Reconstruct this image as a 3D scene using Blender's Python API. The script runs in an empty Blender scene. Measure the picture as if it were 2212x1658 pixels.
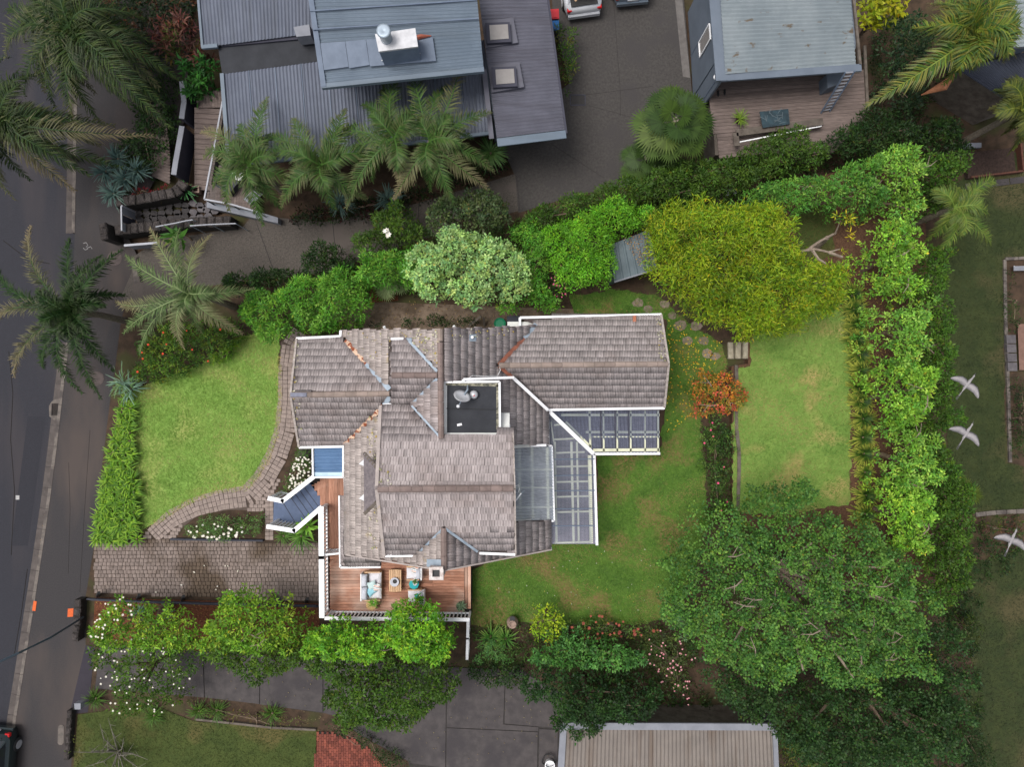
import bpy, math, random
import numpy as np
from mathutils import Vector, Matrix
random.seed(7)
rng = np.random.default_rng(11)
SC = bpy.context.scene
COL = SC.collection

# ------------------------------------------------------------------ camera, sky, sun, exposure
H, F, CU, CV = 32.8, 1475.0, 1106.0, 829.0          # drone height (m), focal length in plan units
cam_d = bpy.data.cameras.new('camera'); cam = bpy.data.objects.new('camera', cam_d); COL.objects.link(cam)
cam.location = (0, 0, H); cam.rotation_euler = (0, 0, 0)
cam_d.sensor_width = 36.0; cam_d.lens = 36.0 * F / 2212.0; cam_d.clip_end = 500
SC.camera = cam

SUN_EL, SUN_AZ = math.radians(70), math.radians(-80)    # soft light from the west (north = up in the picture)
w = bpy.data.worlds.new('World'); SC.world = w; w.use_nodes = True
nt = w.node_tree; bg = nt.nodes['Background']
sky = nt.nodes.new('ShaderNodeTexSky'); sky.sky_type = 'NISHITA'; sky.sun_disc = False
sky.sun_elevation = SUN_EL; sky.sun_rotation = SUN_AZ; sky.dust_density = 4.0; sky.air_density = 1.0
hsv = nt.nodes.new('ShaderNodeHueSaturation'); hsv.inputs['Saturation'].default_value = 0.30   # overcast: nearly grey
nt.links.new(sky.outputs[0], hsv.inputs['Color']); nt.links.new(hsv.outputs[0], bg.inputs[0])
bg.inputs[1].default_value = 0.115
sl = bpy.data.lights.new('sun', 'SUN'); so = bpy.data.objects.new('sun', sl); COL.objects.link(so)
sl.energy = 1.5; sl.angle = math.radians(26); sl.color = (1.0, 0.96, 0.90)
sd = Vector((math.sin(SUN_AZ) * math.cos(SUN_EL), math.cos(SUN_AZ) * math.cos(SUN_EL), math.sin(SUN_EL)))
so.rotation_euler = sd.to_track_quat('Z', 'Y').to_euler(); so.location = sd * 60
SC.view_settings.view_transform = 'Standard'; SC.view_settings.look = 'None'
SC.view_settings.exposure = 0.60; SC.view_settings.gamma = 1.0
SC.cycles.max_bounces = 6; SC.cycles.diffuse_bounces = 3; SC.cycles.transparent_max_bounces = 10

# ------------------------------------------------------------------ plan helpers
def P(u, v, z=0.0):
    k = (H - z) / F
    return Vector(((u - CU) * k, -(v - CV) * k, z))
def plane3(a, b, c):
    A, B, C = P(*a), P(*b), P(*c); n = (B - A).cross(C - A).normalized()
    if n.z < 0: n = -n
    return A, n
def onplane(pl, u, v):
    A, n = pl; C = Vector((0, 0, H)); d = Vector(((u - CU) / F, -(v - CV) / F, -1.0))
    return C + d * (n.dot(A - C) / n.dot(d))
def lin(r, g, b, k=1.0):
    f = lambda c: (c / 255 / 12.92 if c / 255 <= .04045 else ((c / 255 + .055) / 1.055) ** 2.4) * k
    return (f(r), f(g), f(b))

# ------------------------------------------------------------------ object helpers
def props(o, label=None, cat=None, group=None, kind=None):
    if label: o['label'] = label
    if cat: o['category'] = cat
    if group: o['group'] = group
    if kind: o['kind'] = kind
    return o
def thing(name, label, cat, loc=(0, 0, 0), group=None):
    o = bpy.data.objects.new(name, None); COL.objects.link(o); o.location = loc; o.empty_display_size = .3
    return props(o, label, cat, group)
def attach(o, parent):
    if parent is not None:
        o.parent = parent
        if parent.type == 'EMPTY': o.location = -Vector(parent.location)
class MB:
    def __init__(s): s.v, s.f = [], []
    def add(s, vs, fs):
        n = len(s.v); s.v += [tuple(x) for x in vs]; s.f += [tuple(i + n for i in f) for f in fs]; return s
    def box(s, c, sx, sy, sz, rz=0.0, bev=0.0):        # c = centre of the base
        c = Vector(c); R = Matrix.Rotation(rz, 3, 'Z'); hx, hy = sx / 2, sy / 2
        if bev:
            b = min(bev, hx * .9, hy * .9, sz * .9)
            lo = [(-hx, -hy, 0), (hx, -hy, 0), (hx, hy, 0), (-hx, hy, 0)]
            mid = [(x, y, sz - b) for x, y, _ in lo]
            top = [(x - math.copysign(b, x), y - math.copysign(b, y), sz) for x, y, _ in lo]
            vs = lo + mid + top
            fs = [(3, 2, 1, 0), (8, 9, 10, 11)] + [(i, (i + 1) % 4, (i + 1) % 4 + 4, i + 4) for i in range(4)] + [(i + 4, (i + 1) % 4 + 4, (i + 1) % 4 + 8, i + 8) for i in range(4)]
        else:
            vs = [(x, y, z) for z in (0, sz) for x, y in ((-hx, -hy), (hx, -hy), (hx, hy), (-hx, hy))]
            fs = [(3, 2, 1, 0), (4, 5, 6, 7)] + [(i, (i + 1) % 4, (i + 1) % 4 + 4, i + 4) for i in range(4)]
        return s.add([c + R @ Vector(p) for p in vs], fs)
    def beam(s, p, q, wd, ht, up=(0, 0, 1), off=0.0):  # rectangular bar p to q, resting on the line
        p, q = Vector(p), Vector(q); d = (q - p).normalized(); up = Vector(up)
        sd_ = d.cross(up).normalized() * (wd / 2); un = sd_.cross(d).normalized(); a, b = un * off, un * (off + ht)
        vs = [p - sd_ + a, p + sd_ + a, p + sd_ + b, p - sd_ + b, q - sd_ + a, q + sd_ + a, q + sd_ + b, q - sd_ + b]
        return s.add(vs, [(0, 1, 2, 3), (7, 6, 5, 4), (0, 4, 5, 1), (1, 5, 6, 2), (2, 6, 7, 3), (3, 7, 4, 0)])
    def prism(s, pts, z0, z1):
        n = len(pts); a = sum(pts[i][0] * pts[(i + 1) % n][1] - pts[(i + 1) % n][0] * pts[i][1] for i in range(n))
        if a < 0: pts = pts[::-1]
        vs = [(p[0], p[1], z0) for p in pts] + [(p[0], p[1], z1) for p in pts]
        return s.add(vs, [tuple(range(n))[::-1], tuple(range(n, 2 * n))] + [(i, (i + 1) % n, (i + 1) % n + n, i + n) for i in range(n)])
    def slab(s, pts, th):                              # polygon of 3-D points thickened downwards
        n = len(pts); return s.add(list(pts) + [Vector(p) - Vector((0, 0, th)) for p in pts],
            [tuple(range(n)), tuple(range(n, 2 * n))[::-1]] + [(i + n, (i + 1) % n + n, (i + 1) % n, i) for i in range(n)])
    def tube(s, pts, rad, n=6, cap=True):
        pts = [Vector(p) for p in pts]
        if not hasattr(rad, '__len__'): rad = [rad] * len(pts)
        vs = []
        for i, p in enumerate(pts):
            d = (pts[min(i + 1, len(pts) - 1)] - pts[max(i - 1, 0)]).normalized()
            a = d.orthogonal().normalized() if abs(d.z) > .95 else d.cross(Vector((0, 0, 1))).normalized(); b = d.cross(a)
            vs += [p + (a * math.cos(t) + b * math.sin(t)) * rad[i] for t in (2 * math.pi * k / n for k in range(n))]
        fs = [(i * n + k, i * n + (k + 1) % n, (i + 1) * n + (k + 1) % n, (i + 1) * n + k) for i in range(len(pts) - 1) for k in range(n)]
        if cap: fs += [tuple(range(n))[::-1], tuple(range((len(pts) - 1) * n, len(pts) * n))]
        return s.add(vs, fs)
    def lathe(s, c, prof, n=16, sx=1.0, sy=1.0, tilt=None):
        c = Vector(c); R = tilt or Matrix.Identity(3); vs = []
        for r, z in prof: vs += [c + R @ Vector((r * sx * math.cos(2 * math.pi * k / n), r * sy * math.sin(2 * math.pi * k / n), z)) for k in range(n)]
        m = len(prof); fs = [(i * n + k, i * n + (k + 1) % n, (i + 1) * n + (k + 1) % n, (i + 1) * n + k) for i in range(m - 1) for k in range(n)]
        fs += [tuple(range(n))[::-1], tuple(range((m - 1) * n, m * n))]
        return s.add(vs, fs)
    def corr(s, p0, p1, p2, p3, pitch=.15, amp=.022, per=6, up=(0, 0, 1), box=False):  # ribs run p0->p3, repeat p0->p1
        p0, p1, p2, p3 = map(Vector, (p0, p1, p2, p3)); L = (p1 - p0).length; n = max(2, int(L / pitch)) * per; up = Vector(up)
        vs = []
        for i in range(n + 1):
            t = i / n; ph = (i % per) / per
            h = amp * math.cos(2 * math.pi * ph) if not box else (amp if ph < .3 else 0)
            vs += [p0.lerp(p1, t) + up * h, p3.lerp(p2, t) + up * h]
        return s.add(vs, [(2 * i, 2 * i + 2, 2 * i + 3, 2 * i + 1) for i in range(n)])
    def build(s, name, mat, parent=None, smooth=False, **kw):
        me = bpy.data.meshes.new(name); me.from_pydata(s.v, [], s.f); me.update()
        if smooth: me.polygons.foreach_set('use_smooth', [True] * len(me.polygons))
        o = bpy.data.objects.new(name, me); COL.objects.link(o); me.materials.append(mat); attach(o, parent)
        return props(o, **kw)
def share(name, me, parent, mw):
    o = bpy.data.objects.new(name, me); COL.objects.link(o); o.parent = parent
    o.matrix_basis = (Matrix.Translation(-Vector(parent.location)) if parent.type == 'EMPTY' else Matrix.Identity(4)) @ mw
    return o
def npmesh(name, V, Fc, mat, parent=None, col=None, **kw):    # V (n,3) float, Fc (m,k) int
    me = bpy.data.meshes.new(name); V = np.ascontiguousarray(V, dtype=np.float32); m, k = Fc.shape
    me.vertices.add(len(V)); me.vertices.foreach_set('co', V.ravel())
    me.loops.add(m * k); me.loops.foreach_set('vertex_index', Fc.astype(np.int32).ravel())
    me.polygons.add(m); me.polygons.foreach_set('loop_start', np.arange(m, dtype=np.int32) * k)
    try: me.polygons.foreach_set('loop_total', np.full(m, k, dtype=np.int32))
    except Exception: pass
    if col is not None:
        at = me.color_attributes.new('Col', 'FLOAT_COLOR', 'POINT')
        c4 = np.ones((len(V), 4), dtype=np.float32); c4[:, :3] = col; at.data.foreach_set('color', c4.ravel())
    me.update(calc_edges=True)
    o = bpy.data.objects.new(name, me); COL.objects.link(o); me.materials.append(mat); attach(o, parent)
    return props(o, **kw)

# ------------------------------------------------------------------ materials (all procedural)
MATS = {}
def mat(name, c1, c2=None, scale=3.0, rough=.75, bump=0.0, bscale=None, metal=0.0, rand=0.0, c3=None, scale3=.35, t3=(.52, .62), spec=.3, detail=6.0, stretch=None, coat=0.0, dist=.02, s3=None):
    if name in MATS: return MATS[name]
    m = bpy.data.materials.new(name); m.use_nodes = True; N, L = m.node_tree.nodes, m.node_tree.links
    b = N['Principled BSDF']; b.inputs['Roughness'].default_value = rough; b.inputs['Metallic'].default_value = metal
    b.inputs['Specular IOR Level'].default_value = spec; b.inputs['Coat Weight'].default_value = coat
    geo = N.new('ShaderNodeNewGeometry'); vec = geo.outputs['Position']
    if stretch:
        mp = N.new('ShaderNodeMapping'); mp.inputs['Scale'].default_value = stretch; L.new(vec, mp.inputs[0]); vec = mp.outputs[0]
    c2 = c2 or tuple(x * .8 for x in c1)
    nz = N.new('ShaderNodeTexNoise'); nz.inputs['Scale'].default_value = scale; nz.inputs['Detail'].default_value = detail; nz.inputs['Roughness'].default_value = .62
    L.new(vec, nz.inputs['Vector'])
    rp = N.new('ShaderNodeValToRGB'); rp.color_ramp.elements[0].position = .36; rp.color_ramp.elements[1].position = .64
    rp.color_ramp.elements[0].color = (*c1, 1); rp.color_ramp.elements[1].color = (*c2, 1)
    L.new(nz.outputs['Fac'], rp.inputs[0]); out = rp.outputs[0]
    if c3:
        n3 = N.new('ShaderNodeTexNoise'); n3.inputs['Scale'].default_value = scale3; n3.inputs['Detail'].default_value = 5; v3 = geo.outputs['Position']
        if s3:
            mp3 = N.new('ShaderNodeMapping'); mp3.inputs['Scale'].default_value = s3; L.new(v3, mp3.inputs[0]); v3 = mp3.outputs[0]
        L.new(v3, n3.inputs['Vector'])
        r3 = N.new('ShaderNodeMapRange'); r3.inputs[1].default_value, r3.inputs[2].default_value = t3; L.new(n3.outputs['Fac'], r3.inputs[0])
        mx = N.new('ShaderNodeMix'); mx.data_type = 'RGBA'; L.new(r3.outputs[0], mx.inputs['Factor']); L.new(out, mx.inputs['A']); mx.inputs['B'].default_value = (*c3, 1); out = mx.outputs['Result']
    if rand:
        oi = N.new('ShaderNodeObjectInfo'); ad = N.new('ShaderNodeMath'); L.new(oi.outputs['Random'], ad.inputs[0]); L.new(geo.outputs['Random Per Island'], ad.inputs[1])
        fr = N.new('ShaderNodeMath'); fr.operation = 'FRACT'; L.new(ad.outputs[0], fr.inputs[0])
        mr = N.new('ShaderNodeMapRange'); mr.inputs[3].default_value, mr.inputs[4].default_value = 1 - rand, 1 + rand; L.new(fr.outputs[0], mr.inputs[0])
        mu = N.new('ShaderNodeMix'); mu.data_type = 'RGBA'; mu.blend_type = 'MULTIPLY'; mu.inputs['Factor'].default_value = 1; L.new(out, mu.inputs['A']); L.new(mr.outputs[0], mu.inputs['B']); out = mu.outputs['Result']
    L.new(out, b.inputs['Base Color'])
    if bump:
        n2 = N.new('ShaderNodeTexNoise'); n2.inputs['Scale'].default_value = bscale or scale * 6; n2.inputs['Detail'].default_value = 5; L.new(vec, n2.inputs['Vector'])
        bp = N.new('ShaderNodeBump'); bp.inputs['Strength'].default_value = bump; bp.inputs['Distance'].default_value = dist; L.new(n2.outputs['Fac'], bp.inputs['Height']); L.new(bp.outputs[0], b.inputs['Normal'])
    MATS[name] = m; return m
def leafmat(name='foliage', transl=.30, rough=.55):
    m = bpy.data.materials.new(name); m.use_nodes = True; N, L = m.node_tree.nodes, m.node_tree.links
    b = N['Principled BSDF']; b.inputs['Roughness'].default_value = rough; b.inputs['Specular IOR Level'].default_value = .25
    a = N.new('ShaderNodeVertexColor'); a.layer_name = 'Col'; tr = N.new('ShaderNodeBsdfTranslucent'); mx = N.new('ShaderNodeMixShader'); mx.inputs[0].default_value = transl
    L.new(a.outputs[0], b.inputs['Base Color']); L.new(a.outputs[0], tr.inputs[0]); L.new(b.outputs[0], mx.inputs[1]); L.new(tr.outputs[0], mx.inputs[2]); L.new(mx.outputs[0], N['Material Output'].inputs[0])
    return m
LEAF = leafmat()
BLADE = leafmat('grass_blade', .2, .7)
FLOWER = leafmat('petal', .2, .6)

# surfaces
K = .92
m_soil = mat('soil', lin(74, 58, 46), lin(52, 42, 32), 2.5, .95, .5, c3=lin(62, 62, 36), scale3=.5)
m_road = mat('asphalt', lin(46, 46, 53), lin(39, 39, 45), 22, .85, .35, 60, c3=lin(56, 52, 55), scale3=.5, t3=(.45, .7), s3=(1.6, .22, 1))
m_foot = mat('footpath_asphalt', lin(58, 55, 56), lin(49, 47, 49), 18, .88, .35, 55, c3=lin(72, 64, 61), scale3=.4, t3=(.45, .68), s3=(1.4, .4, 1))
m_kerb = mat('kerb_concrete', lin(112, 104, 98), lin(88, 82, 78), 4, .85, .3, c3=lin(74, 68, 66), scale3=1.2)
m_aggr = mat('aggregate_concrete', lin(86, 80, 75), lin(67, 62, 58), 14, .9, .5, 40, c3=lin(84, 77, 73), scale3=.5)
m_yard = mat('yard_concrete', lin(70, 67, 65), lin(59, 56, 55), 9, .88, .4, 40, c3=lin(62, 59, 59), scale3=.45)
m_slab = mat('slab_concrete', lin(76, 71, 71), lin(62, 58, 59), 2.2, .85, .3, c3=lin(60, 56, 58), scale3=.6)
m_side = mat('side_concrete', lin(118, 102, 88), lin(92, 78, 66), 3, .9, .4, c3=lin(74, 62, 50), scale3=.9)
m_joint = mat('joint_dark', lin(46, 42, 40), lin(36, 33, 30), 5, .95)
m_sawn = mat('saw_cut_joint', lin(58, 55, 54), lin(50, 47, 46), 5, .95)
m_lawnA = mat('lawn_front', lin(120, 150, 72), lin(103, 136, 58), 1.6, .95, .7, 26, c3=lin(146, 152, 86), scale3=.55, t3=(.5, .7))
m_lawnB = mat('lawn_back', lin(80, 109, 41), lin(62, 89, 33), 1.6, .95, .7, 26, c3=lin(112, 96, 60), scale3=.5, t3=(.50, .60))
m_lawnC = mat('lawn_terrace', lin(114, 140, 66), lin(94, 124, 54), 1.3, .95, .7, 26, c3=lin(152, 138, 86), scale3=.6, t3=(.55, .68))
m_lawnD = mat('lawn_dark', lin(52, 60, 30), lin(40, 50, 24), 1.3, .95, .7, 26, c3=lin(70, 66, 42), scale3=.35, t3=(.52, .66))
m_lawnE = mat('lawn_olive', lin(66, 76, 34), lin(54, 66, 28), 1.3, .95, .7, 26, c3=lin(84, 78, 44), scale3=.4, t3=(.55, .68))
m_bark = mat('bark_mulch', lin(98, 72, 54), lin(70, 48, 36), 14, .95, .9, 40)
m_redbark = mat('red_bark', lin(112, 68, 46), lin(80, 46, 32), 16, .95, .9, 40)
m_cob = mat('cobble', lin(128, 115, 109), lin(108, 96, 90), 6, .85, .3, rand=.15, c3=lin(84, 71, 60), scale3=.35, t3=(.48, .60))
m_sandj = mat('sand_joint', lin(92, 80, 74), lin(74, 64, 58), 3, .95, c3=lin(58, 48, 40), scale3=.35, t3=(.48, .60))
m_pathp = mat('paver', lin(144, 130, 123), lin(124, 111, 105), 6, .85, .3, rand=.09)
m_brick = mat('brick', lin(122, 66, 52), lin(98, 52, 44), 7, .85, .3, rand=.3)
m_tile = mat('roof_tile', lin(164, 154, 153), lin(146, 137, 136), 2.6, .82, .25, 22, rand=.17, c3=lin(142, 130, 127), scale3=.55, t3=(.54, .72))
m_tileb = mat('roof_underlay', lin(84, 74, 72), lin(66, 58, 56), 4, .9)
m_tilew = mat('roof_tile_lichen', lin(172, 161, 156), lin(151, 141, 137), 2.4, .85, .25, 22, rand=.16, c3=lin(166, 148, 112), scale3=1.6, t3=(.62, .74))
m_ridge = mat('ridge_tile', lin(128, 112, 107), lin(110, 96, 92), 3, .85, .2, rand=.14)
m_ridge2 = mat('ridge_tile_grey', lin(146, 130, 122), lin(128, 115, 107), 3, .85, .2, rand=.18)
m_white = mat('white_paint', (.80, .80, .82), (.74, .74, .76), 2, .5)
m_cream = mat('cream_batten', lin(205, 205, 180), lin(185, 185, 160), 2, .6)
m_weather = mat('weatherboard', (.72, .72, .70), (.66, .66, .64), 2, .6)
m_zinc = mat('galvanised_steel', lin(160, 172, 184), lin(138, 150, 162), 3, .45, metal=.4)
m_rust = mat('rusty_valley', lin(205, 180, 158), lin(186, 154, 130), 8, .7, c3=lin(128, 66, 40), scale3=5.5, t3=(.49, .53))
m_black = mat('bitumen_membrane', lin(44, 46, 52), lin(34, 36, 42), 1.5, .7, .2)
m_navy = mat('navy_paint', lin(78, 92, 120), lin(68, 82, 108), 3, .6)
m_bluero = mat('blue_roofing', lin(86, 116, 152), lin(76, 104, 138), 2, .45)
m_deck = mat('deck_timber', lin(168, 120, 98), lin(140, 96, 76), 2.2, .7, .2, rand=.26, c3=lin(184, 154, 138), scale3=.5, t3=(.46, .62), stretch=(1, 7, 1))
m_deckv = mat('deck_timber_strip', lin(170, 124, 102), lin(144, 102, 82), 2.2, .7, .2, rand=.26, c3=lin(190, 156, 138), scale3=.6, t3=(.5, .66), stretch=(7, 1, 1))
m_gdeck = mat('weathered_timber', lin(112, 99, 94), lin(93, 82, 78), 2.2, .85, .3, rand=.16, stretch=(1, 7, 1))
m_gtimb = mat('grey_timber', lin(106, 98, 90), lin(80, 72, 66), 3, .9, .3, rand=.2)
m_roofA = mat('grey_roofing', lin(97, 102, 115), lin(87, 92, 105), .8, .5, c3=lin(82, 86, 96), scale3=1.0, t3=(.5, .72), s3=(3.2, .25, 1))
m_roofB = mat('pale_grey_roofing', lin(98, 110, 123), lin(89, 101, 114), .8, .5, c3=lin(86, 96, 106), scale3=1.0, t3=(.5, .75), s3=(.25, 3.2, 1))
m_roofC = mat('mauve_grey_roofing', lin(88, 88, 99), lin(78, 78, 88), .8, .55, c3=lin(74, 73, 82), scale3=1.0, t3=(.5, .75), s3=(.25, 3.0, 1))
m_roofD = mat('light_grey_roofing', lin(124, 132, 136), lin(110, 119, 124), .9, .55, c3=lin(96, 86, 74), scale3=2.4, t3=(.64, .70))
m_flash = mat('grey_flashing', lin(96, 108, 126), lin(84, 96, 114), 2, .5)
m_panel = mat('blue_grey_panel', lin(98, 107, 119), lin(89, 98, 110), 1, .6)
m_dkpan = mat('charcoal_panel', lin(60, 60, 72), lin(52, 52, 64), 1, .7)
m_dimw = mat('dull_white_rail', lin(156, 158, 166), lin(144, 146, 154), 3, .5)
m_cap = mat('wall_cap', lin(128, 130, 138), lin(116, 118, 126), 2, .7)
m_beige = mat('beige_roofing', lin(120, 112, 106), lin(107, 100, 95), .8, .65, c3=lin(98, 86, 77), scale3=1.0, t3=(.5, .72), s3=(3.0, .3, 1))
m_dkroof = mat('dark_roofing', lin(40, 45, 58), lin(34, 38, 50), 1, .55)
m_shed = mat('shed_roofing', lin(92, 104, 110), lin(80, 92, 98), 2, .55)
m_stone = mat('volcanic_stone', lin(72, 66, 64), lin(46, 42, 42), 7, .95, 1.0, 14, rand=.2, dist=.06)
m_flag = mat('flagstone', lin(96, 92, 94), lin(78, 74, 78), 4, .85, .3, rand=.14)
m_step = mat('pale_stone', lin(164, 156, 138), lin(134, 126, 110), 5, .9, .4)
m_stepst = mat('stepping_stone', lin(138, 122, 110), lin(112, 98, 86), 5, .9, .4, rand=.12)
m_rwall = mat('retaining_boards', lin(52, 54, 64), lin(44, 46, 56), 3, .7)
m_trunk = mat('bark', lin(126, 108, 92), lin(90, 76, 64), 6, .9, .6)
m_palebr = mat('pale_bark', lin(146, 132, 118), lin(108, 95, 84), 6, .9, .4)
m_palmtr = mat('palm_trunk', lin(122, 112, 100), lin(92, 84, 74), 9, .9, .6)
m_cush = mat('outdoor_fabric', lin(214, 212, 218), lin(202, 200, 206), 6, .9, .2, 60)
m_cushg = mat('grey_fabric', lin(192, 194, 204), lin(180, 182, 192), 6, .9, .2, 60)
m_teak = mat('teak', lin(206, 172, 138), lin(188, 152, 118), 4, .6, rand=.1, stretch=(6, 1, 1))
m_teal = mat('teal_paint', lin(18, 160, 165), lin(14, 146, 152), 4, .45)
m_ltblue = mat('light_blue_fabric', lin(152, 204, 218), lin(138, 190, 206), 8, .9)
m_mint = mat('mint_fabric', lin(196, 214, 212), lin(172, 196, 198), 22, .9)
m_glass = mat('dark_glass', (.02, .025, .03), (.03, .035, .04), 2, .08, spec=.5)
m_rubber = mat('rubber', (.02, .02, .022), (.03, .03, .03), 8, .85)
m_carW = mat('white_car_paint', lin(190, 192, 198), lin(186, 188, 194), 1, .25, coat=.6)
m_carS = mat('silver_car_paint', lin(120, 132, 146), lin(116, 128, 142), 1, .25, metal=.5, coat=.6)
m_carG = mat('dark_green_car_paint', lin(20, 34, 36), lin(18, 32, 34), 1, .2, coat=.8)
m_red = mat('red_plastic', lin(190, 40, 50), lin(172, 34, 44), 4, .45)
m_bluep = mat('blue_plastic', lin(14, 96, 160), lin(12, 86, 146), 4, .45)
m_steel = mat('bright_steel', lin(190, 190, 194), lin(168, 168, 172), 3, .4, metal=.3)
m_iron = mat('cast_iron', lin(52, 44, 42), lin(38, 32, 32), 8, .7)
m_orange = mat('orange_paint', lin(206, 98, 50), lin(188, 84, 42), 20, .8)
m_paint = mat('white_marking', lin(170, 168, 168), lin(140, 138, 138), 16, .8)
m_terra = mat('stone_urn', lin(158, 136, 124), lin(128, 108, 98), 9, .9, .4)
m_pot = mat('black_pot', (.02, .02, .022), (.03, .03, .03), 5, .5)
m_rattan = mat('rattan', lin(196, 164, 118), lin(164, 132, 90), 30, .8, .4)
m_feather = mat('white_feather', lin(146, 142, 143), lin(132, 128, 130), 6, .8)
m_beak = mat('grey_beak', lin(96, 92, 98), lin(80, 76, 84), 6, .7)
m_cableg = mat('cable_sheath', lin(66, 78, 88), lin(58, 70, 80), 5, .6)
m_brass = mat('red_light', lin(200, 30, 34), lin(180, 24, 28), 4, .3)
m_soffit = mat('skylight_pane', lin(138, 134, 132), lin(128, 124, 122), 2, .15)

def clearmat(name, tint, diff, op):
    m = bpy.data.materials.new(name); m.use_nodes = True; N, L = m.node_tree.nodes, m.node_tree.links
    b = N['Principled BSDF']; b.inputs['Base Color'].default_value = (*diff, 1); b.inputs['Roughness'].default_value = .5
    geo = N.new('ShaderNodeNewGeometry'); nz = N.new('ShaderNodeTexNoise'); nz.inputs['Scale'].default_value = .9; nz.inputs['Detail'].default_value = 5; L.new(geo.outputs['Position'], nz.inputs['Vector'])
    mr = N.new('ShaderNodeMapRange'); mr.inputs[1].default_value, mr.inputs[2].default_value = .3, .7; mr.inputs[3].default_value, mr.inputs[4].default_value = op * .75, min(1, op * 1.2); L.new(nz.outputs['Fac'], mr.inputs[0])
    tr = N.new('ShaderNodeBsdfTransparent'); tr.inputs[0].default_value = (*tint, 1); mx = N.new('ShaderNodeMixShader')
    L.new(mr.outputs[0], mx.inputs[0]); L.new(tr.outputs[0], mx.inputs[1]); L.new(b.outputs[0], mx.inputs[2]); L.new(mx.outputs[0], N['Material Output'].inputs[0])
    return m
m_poly = clearmat('clear_polycarbonate', (.84, .86, .92), lin(168, 174, 190), .26)
m_polyp = clearmat('frosted_polycarbonate', (.90, .92, .96), lin(196, 204, 214), .42)
m_polyd = clearmat('tinted_polycarbonate', (.74, .77, .84), lin(116, 124, 146), .32)
m_bglass = clearmat('balustrade_glass', (.88, .92, .93), lin(150, 160, 165), .18)

# ================================================================== THE SETTING
def sheet(name, uvs, z, m, kind='structure', parent=None, **kw):
    return MB().add([P(u, v, z) for u, v in uvs], [tuple(range(len(uvs)))[::-1]]).build(name, m, parent, kind=kind, **kw)
def inpoly(x, y, poly):
    x, y = np.asarray(x), np.asarray(y); r = np.zeros(x.shape, bool); n = len(poly)
    for i in range(n):
        x0, y0 = poly[i]; x1, y1 = poly[(i + 1) % n]
        if y0 == y1: continue
        c = ((y0 > y) != (y1 > y)) & (x < (x1 - x0) * (y - y0) / (y1 - y0) + x0); r ^= c
    return r
def edgedist(x, y, poly):
    d = np.full(x.shape, 1e9); n = len(poly)
    for i in range(n):
        x0, y0 = poly[i]; x1, y1 = poly[(i + 1) % n]; dx, dy = x1 - x0, y1 - y0; l2 = dx * dx + dy * dy + 1e-9
        t = np.clip(((x - x0) * dx + (y - y0) * dy) / l2, 0, 1); d = np.minimum(d, np.hypot(x - x0 - t * dx, y - y0 - t * dy))
    return d
def wpoly(uvs, z): return [tuple(P(u, v, z)[:2]) for u, v in uvs]
def along(pts, step):                                   # resample a polyline of Vectors
    out, pts = [], [Vector(p) for p in pts]; d = 0.0; seg = 0; acc = 0.0
    L = [(pts[i + 1] - pts[i]).length for i in range(len(pts) - 1)]; tot = sum(L); n = max(1, int(tot / step))
    for k in range(n + 1):
        s = tot * k / n; i = 0
        while i < len(L) - 1 and s > L[i]: s -= L[i]; i += 1
        out.append(pts[i].lerp(pts[i + 1], min(1, s / L[i]) if L[i] else 0))
    return out

MB().add([(-140, -140, -.20), (140, -140, -.20), (140, 140, -.20), (-140, 140, -.20)], [(0, 1, 2, 3)]).build('ground', m_soil, kind='structure')
garden = sheet('garden_soil', [(195, 700), (300, 560), (560, 420), (1100, 380), (1500, 300), (2250, 150), (2250, 1700), (150, 1700), (160, 1300)], 0.0, m_soil)
kerb_top = [(172, -60), (168, 150), (165, 330), (162, 505)]
kerb_bot = [(150, 740), (137, 845), (124, 960), (108, 1085), (90, 1205), (70, 1335), (52, 1450), (34, 1560), (20, 1680)]
kall = kerb_top + kerb_bot
sheet('road', [(-3500, -1500), (185, -1500), *kall, (10, 3000), (-3500, 3000)], -.12, m_road)
sheet('footpath', [(300, -200), *kall[0:1], *kall, (150, 1700), (165, 1530), (185, 1400), (185, 1290), (205, 1170), (240, 860), (262, 690), (300, 560), (270, 500), (340, 380), (400, 260), (425, -200)], 0.004, m_foot)
sheet('footpath_patch', [(205, 1400), (190, 1540), (150, 1545), (185, 1395)], .009, mat('patch_asphalt', lin(50, 46, 54), lin(46, 42, 50), 2, .85, .3, 50))
for i, ln in enumerate((kerb_top, kerb_bot)):
    pts = along([P(u, v, -.12) for u, v in ln], 1.0); kq = MB()
    for a, b in zip(pts[:-1], pts[1:]): kq.beam(a - Vector((0, 0, .05)), b - Vector((0, 0, .05)), .13, .16)
    kb = kq.build('kerb', m_joint, kind='structure')
    for a, b in zip(pts[:-1], pts[1:]):
        dd = (b - a).normalized(); sdv = Vector((dd.y, -dd.x, 0))
        MB().beam(a + dd * .01, b - dd * .01, .15, .135).build('kerb_stone', m_kerb, kb)
        MB().beam(a - sdv * -.0 + Vector((-.26, 0, 0)) + dd * .008, b + Vector((-.26, 0, 0)) - dd * .008, .34, .02).build('gutter_slab', mat('gutter_concrete', lin(88, 81, 78), lin(72, 66, 64), 3, .9, .3), kb)
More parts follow.
